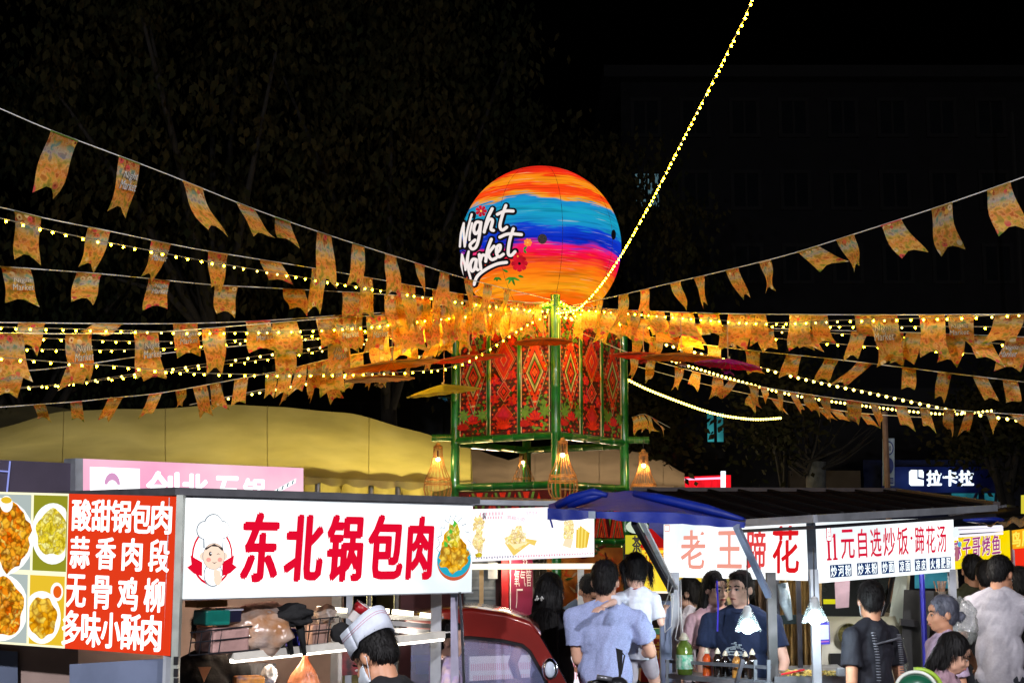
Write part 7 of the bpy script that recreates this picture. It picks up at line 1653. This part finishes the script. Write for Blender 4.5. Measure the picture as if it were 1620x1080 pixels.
        f1_ = bmh.verts.new(a_ - sdv); f2_ = bmh.verts.new(a_ + sdv); f3_ = bmh.verts.new(m_ + sdv); f4_ = bmh.verts.new(m_ - sdv); f5_ = bmh.verts.new(e_)
        bmh.faces.new((f1_, f2_, f3_, f4_)); bmh.faces.new((f4_, f3_, f5_))
    bmh.to_mesh(me_); bmh.free()
    # clothes
    if shirt is not None:
        b = MB(); t_ = .016
        b.ell(B((0, 0, 1.30)), Vector((.155 * k * build + t_, .098 + t_, .165)) * s, 18, RB); b.ell(B((0, 0, 1.09)), Vector((.150 * k * build + t_, .100 + t_, .20)) * s, 18, RB)
        mb2 = [B((.165 * k * math.cos(a), .118 * math.sin(a), .86)) for a in (0,)]
        b.tube([B((0, 0, 1.26)), B((0, 0, 1.0)), B((0, 0, .90)), B((0, 0, .845))], [.12 * s, .135 * s, .14 * s, .135 * s], 18)
        b.ell(B((0, 0, .93)), Vector((.170 * build, .122, .11)) * s, 18)
        cap(b, B((-sh * .9, 0, 1.405)), B((sh * .9, 0, 1.405)), .062 * s, .062 * s)
        for sg in (-1, 1): cap(b, B((sg * sh * .8, .0, 1.425)), B((sg * .040, .014, 1.492)), .058 * s, .050 * s)
        b.ell(B((0, .012, 1.405)), Vector((.135, .098, .085)) * s, 14, RB); b.ell(B((0, .03, 1.455)), Vector((.085, .078, .05)) * s, 14, RB)
        b.ell(B((0, .014, 1.490)), Vector((.078, .076, .034)) * s, 14, RB)
        if not sleeveless:
            for sd_ in 'RL':
                S, E_, W = AR[sd_]
                if sleeve <= 1: e = S.lerp(E_, sleeve + .12); cap(b, S, S.lerp(e, .5), .064 * s, .066 * s); b.tube([S.lerp(e, .35), e], [.064 * s, .070 * s], 14)
                else: cap(b, S, E_, .062 * s, .052 * s); e = E_.lerp(W, sleeve - 1); b.tube([E_, e], [.052 * s, .042 * s], 12)
        def wr(c):
            n1 = noise.noise(Vector((c.x * 9, c.y * 9, c.z * 3.2 + seed))); n2 = noise.noise(Vector((c.x * 20 + c.z * 9, c.y * 20, c.z * 8 + seed)))
            return (wrinkle * 2.0 * n1 + wrinkle * 1.6 * (abs(n2) - .3)) * s
        o = freeze(b, 'shirt', shirt, root, voxel * 1.1, 4, wr)
        if collar:
            cb = MB(); cb.tube([B((.064 * math.cos(a), .012 + .060 * math.sin(a), 1.492 + .012 * math.sin(a))) for a in [2 * math.pi * k_ / 24 for k_ in range(25)]], .009 * s, 8); cb.build('collar', collar, root, smooth=True, world=False)
    if pants is not None:
        b = MB(); b.ell(Vector((0, 0, .92)) * s, Vector((.168 * build, .12, .11)) * s, 16)
        for sg in (-1, 1):
            L_ = (legs or {}).get(sg) or ((sg * .09, 0, .88), (sg * .095, -.015, .48), (sg * .10, .01, .09)); short = legs is not None
            cap(b, Vector(L_[0]) * s, Vector(L_[0]).lerp(Vector(L_[1]), .6 if short else 1) * s, .092 * s, .078 * s)
            if not short: cap(b, Vector(L_[1]) * s, (Vector(L_[2]) + Vector((0, 0, .03))) * s, .074 * s, .062 * s)
        freeze(b, 'trousers', pants, root, voxel * 1.4, 3)
    for sg in (-1, 1):
        L_ = (legs or {}).get(sg) or ((0, 0, 0), (0, 0, 0), (sg * .10, .01, .09)); b = MB(); b.ell((Vector(L_[2]) + Vector((0, -.055, -.040))) * s, Vector((.047, .128, .046)) * s, 14); b.build('shoe', shoe, root, smooth=True, world=False)
    if extra: extra(root, B, Hd, s, AR)
    return root
def GX(px, d): return P(px, 950, d).x
knit = lambda n, c, v=.15: mat(n, c, .85, 0, v, 60, .25, 220)
# man in grey-blue T-shirt holding the girl
def htop(py, d): return P(810, py, d).z
dm = 8.85
person('man in a grey-blue T-shirt seen from behind, carrying the little girl', GX(957, dm), dm, htop(889, dm), 178, shirt=mat('heather_blue', (.36, .42, .68), .9, 0, .22, 130, .3, 260), hy=-12, hp=4, skin=SK,
       arms={'R': (P(1030, 1032, dm + .02), P(1003, 1030, dm + .27)), 'L': (P(914, 1042, dm + .02), P(925, 1062, dm + .26))}, build=1.03, wrinkle=.009, face=False, pants=jean)
wt_ = knit('white_cotton', (.68, .72, .80), .1)
dg_ = 9.02
def hairtie(root, B, Hd, s, AR):
    b = MB(); b.tube([Hd((0, -.06 + .0 * k, 1.775)) if k == 0 else Hd((.004 * (k % 2), .03 * k - .03, 1.772 - .018 * k * k * .35)) for k in range(5)], .0022, 5); b.build('parting', SK, root, world=False)
person('little girl in a white T-shirt with red neckline, carried on the man’s arm', P(1010, 1000, dg_).x, dg_, 1.14, 168, z=htop(880, dg_) - 1.18, shirt=wt_, hair='pigtails', skin=SK3, hp=16, hy=28, head=1.34, build=.95, female=True, sleeve=.7,
       arms={'L': (P(968, 953, 8.74), P(952, 960, 8.63)), 'R': (P(1046, 985, 8.98), P(1052, 962, 9.25))}, collar=mat('collar_red', (.35, .01, .02), .8), pants=mat('pale_shorts', (.5, .45, .5), .8),
       legs={-1: ((-.08, 0, .88), (-.13, -.20, .62), (-.13, -.05, .22)), 1: ((.08, 0, .88), (.10, -.1, .52), (.09, .02, .12))}, voxel=.0068, face=False, extra=hairtie)
# woman with long hair
def clip(root, B, Hd, s, AR):
    b = MB(); c = B((.03, .165, 1.60)); q = random.Random(1)
    for k in range(9): b.ell(c + Vector((q.uniform(-.03, .03), q.uniform(.0, .01), q.uniform(-.012, .012))), .007, 8)
    b.build('hair_clip', mat('pearl', (.8, .8, .75), .2), root, smooth=True, world=False)
person('woman with long straight black hair and a sleeveless black top, seen from behind', GX(872, 9.35), 9.35, htop(909, 9.35), 160, shirt=knit('black_knit', (.012, .012, .016)), hair='long', skin=SK3, hy=-14, female=True, sleeveless=True, build=1.02,
       arms={'L': ((.26, .05, 1.16), (.24, -.10, .95)), 'R': ((-.27, .04, 1.13), (-.26, -.05, .92))}, extra=clip)
# man in the booth
person('man with black hair bending over his work inside the middle stall', GX(905, 10.75), 10.75, 1.70, 28, shirt=knit('slate_shirt', (.09, .12, .17)), skin=SK2, hp=26, hy=10, lean=16, build=1.0, arms={'R': ((-.24, -.12, 1.12), (-.12, -.32, 1.0)), 'L': ((.24, -.12, 1.12), (.1, -.34, 1.0))})
# vendors
def tee_print(root, B, Hd, s, AR):
    m_ = mat('print_pale', (.5, .6, .68), .7); b = MB(); q = random.Random(3)
    for k in range(70):
        a = q.uniform(0, 6.28); r_ = q.uniform(.3, 1) ** .5; c = B((.075 * r_ * math.cos(a) * .8 + .0, -.132, 1.18 + .105 * r_ * math.sin(a))); b.box(c, (q.uniform(.008, .022), .012, q.uniform(.004, .010)))
    for z_ in (1.20, 1.22): b.box(B((0, -.134, z_)), (.09, .014, .006))
    b.build('shirt_print', m_, root, world=False)
person('man vendor in a navy T-shirt with a pale printed emblem, looking left', GX(1172, 9.62), 9.62, htop(905, 9.62), -28, shirt=knit('navy_tee', (.010, .022, .065), .2), hy=-14, build=1.22, skin=SK3, arms={'L': ((.31, -.03, 1.16), (.30, -.16, .96)), 'R': ((-.27, -.05, 1.15), (-.22, -.22, 1.0))}, extra=tee_print, voxel=.0078, collar=mat('navy_collar', (.01, .02, .06), .8))
person('woman vendor in a pale pink T-shirt with long loose hair, behind the man in navy', GX(1132, 9.95), 9.95, htop(906, 9.95), 20, shirt=knit('pink_tee', (.70, .45, .50), .1), hair='longfront', skin=SK3, hy=4, hp=4, female=True, build=1.05, lips=lipr, voxel=.0078, arms={'R': ((-.26, -.02, 1.15), (-.22, -.2, .97)), 'L': ((.24, 0, 1.15), (.2, -.1, .95))})
person('woman with a ponytail and white top standing with her back turned at the left post', GX(1090, 10.9), 10.9, htop(915, 10.9), 250, shirt=knit('lilac_white', (.60, .58, .68), .1), hair='pony', skin=SK3, female=True, sleeve=1.4, hp=6)
# man in black shirt with mask
def backprint(root, B, Hd, s, AR):
    m_ = mat('lace_white', (.14, .14, .16), .8)
    for pts in ([(.12, 1.44), (.09, 1.30), (.085, 1.15), (.10, .98)], [(.10, 1.37), (-.02, 1.385), (-.13, 1.40)], [(-.13, 1.42), (-.15, 1.25), (-.15, 1.05)]):
        b = MB()
        for k in range(26):
            t_ = k / 25 * (len(pts) - 1); i = min(int(t_), len(pts) - 2); f = t_ - i; xx = pts[i][0] + (pts[i + 1][0] - pts[i][0]) * f; zz_ = pts[i][1] + (pts[i + 1][1] - pts[i][1]) * f
            for o_ in (-.007, .007): b.box(B((xx + o_, .116 + .012 * math.cos(xx * 9), zz_)), (.005, .02, .005))
        b.build('embroidered_line', m_, root, world=False)
person('man in a black shirt with pale stitched lines, glasses and lowered mask', GX(1376, 8.75), 8.75, htop(921, 8.75), 215, shirt=mat('black_shirt', (.010, .011, .018), .8, 0, .3, 40, .2, 120), hy=-36, skin=SK2, hair='crop', mask=True, glasses=True, build=.98, extra=backprint, hp=2)
person('elderly woman with a grey bun in profile, wearing a lilac top', GX(1490, 8.8), 8.8, htop(944, 8.8), -82, shirt=knit('lilac_top', (.48, .36, .48), .2), hair='bun', hairmat=hairg, skin=SK2, female=True, hp=2, hy=0, build=1.0)
person('dark haired person low at the bottom edge before the elderly woman', GX(1492, 7.5), 7.5, htop(1000, 7.5), 60, shirt=knit('mauve_shirt', (.40, .25, .30), .2), hair='long', skin=SK, hp=24, female=True, hy=10)
person('man in an olive T-shirt, seen from behind under the yellow sign', GX(1541, 11.6), 11.6, htop(879, 11.6), 172, shirt=knit('olive_tee', (.06, .065, .035), .2), skin=SK2, hair='crop', face=False)
person('man in a white T-shirt bending his head at the right edge', GX(1578, 10.2), 10.2, htop(878, 10.2), 150, shirt=knit('grey_white_tee', (.40, .38, .42), .12), skin=SK2, hp=22, hy=-14, lean=3, build=1.05, wrinkle=.0055, arms={'R': ((-.33, -.10, 1.18), (-.25, -.33, 1.05)), 'L': ((.26, .0, 1.15), (.2, -.2, .97))})
person('person with dark wavy hair between the olive and the white T-shirts', GX(1563, 11.2), 11.2, htop(888, 11.2), 165, shirt=knit('dark_tee', (.02, .02, .022), .2), skin=SK2, face=False)
person('person in a black top at the extreme right edge', GX(1612, 10.6), 10.6, htop(898, 10.6), 190, shirt=knit('black_knit2', (.012, .012, .014)), skin=SK2, hair='short', face=False)
# the cook
def cookhat(root, B, Hd, s, AR):
    b = MB(); hm_ = mat('paper_hat', (.75, .80, .90), .7, 0, .12, 14, .3, 50, translucent=.3); rows = []
    for z_, k_ in ((1.675, 1.0), (1.71, 1.02), (1.745, 1.03), (1.775, 1.03)):
        rows.append([Hd((.094 * k_ * math.cos(a), .018 + .114 * k_ * math.sin(a), z_ + .030 * (math.sin(a) ** 2) * (1 if z_ > 1.7 else .2) + (.016 if math.sin(a) > 0 else -.0) * (z_ < 1.7))) for a in [2 * math.pi * j / 36 for j in range(37)]])
    b.grid(rows); top = [Hd((0, .018, 1.80))]; o = b.build('paper_hat', hm_, root, smooth=True, world=False, solid=.0015)
    n0 = len(rows[-1]) - 1; b = MB(); b.add(rows[-1][:n0] + [Hd((0, .018, 1.772))], [(i, (i + 1) % n0, n0) for i in range(n0)]); b.build('hat_top', hm_, o, smooth=True, world=False)
    for zz_ in (1.738, 1.748): b = MB(); b.tube([Hd((.0985 * math.cos(a), .018 + .119 * math.sin(a), zz_ + .030 * math.sin(a) ** 2)) for a in [2 * math.pi * j / 36 for j in range(37)]], .0009, 5); b.build('red_stripe', mat('stripe_red', (.6, .16, .24), .6), o, world=False)
dc = 5.3
person('cook in a black shirt and white paper hat, lowered face mask, turned away', GX(650, dc), dc, 1.575, 222, shirt=mat('cook_black', (.008, .008, .010), .85, 0, .3, 30, .2, 90), hy=8, hp=20, hr=0, lean=16, skin=SK2, hair='crop', mask=True, extra=cookhat, build=1.05, voxel=.007,
       arms={'R': ((-.22, -.20, 1.12), (-.12, -.40, 1.05)), 'L': ((.24, -.18, 1.12), (.12, -.42, 1.05))})
def placket(root, B, Hd, s, AR):
    for z_ in (1.32, 1.22): b = MB(); b.ell(B((0, -.128, z_)), .006, 8); b.build('button', mat('button_white', (.7, .7, .7), .4), root, world=False)
    b = MB(); b.add([B((-.035, -.112, 1.45)), B((.035, -.112, 1.45)), B((0, -.130, 1.37))], [(0, 1, 2)]); b.build('open_neck', SK2, root, world=False, solid=.01)
person('person in a black buttoned shirt inside the cart, face hidden by the basket', GX(328, 7.15), 7.15, 1.53, 10, shirt=mat('cook_black', (.008, .008, .010), .85), skin=SK2, extra=placket)
person('customer in a patterned lilac top at the right post of the left cart', GX(718, 8.0) - .02, 7.75, 1.45, 100, shirt=mat('pattern_lilac', (.55, .42, .46), .8, 0, .7, 26, col2=(.35, .28, .5)), skin=SK3, hair='short', female=True)
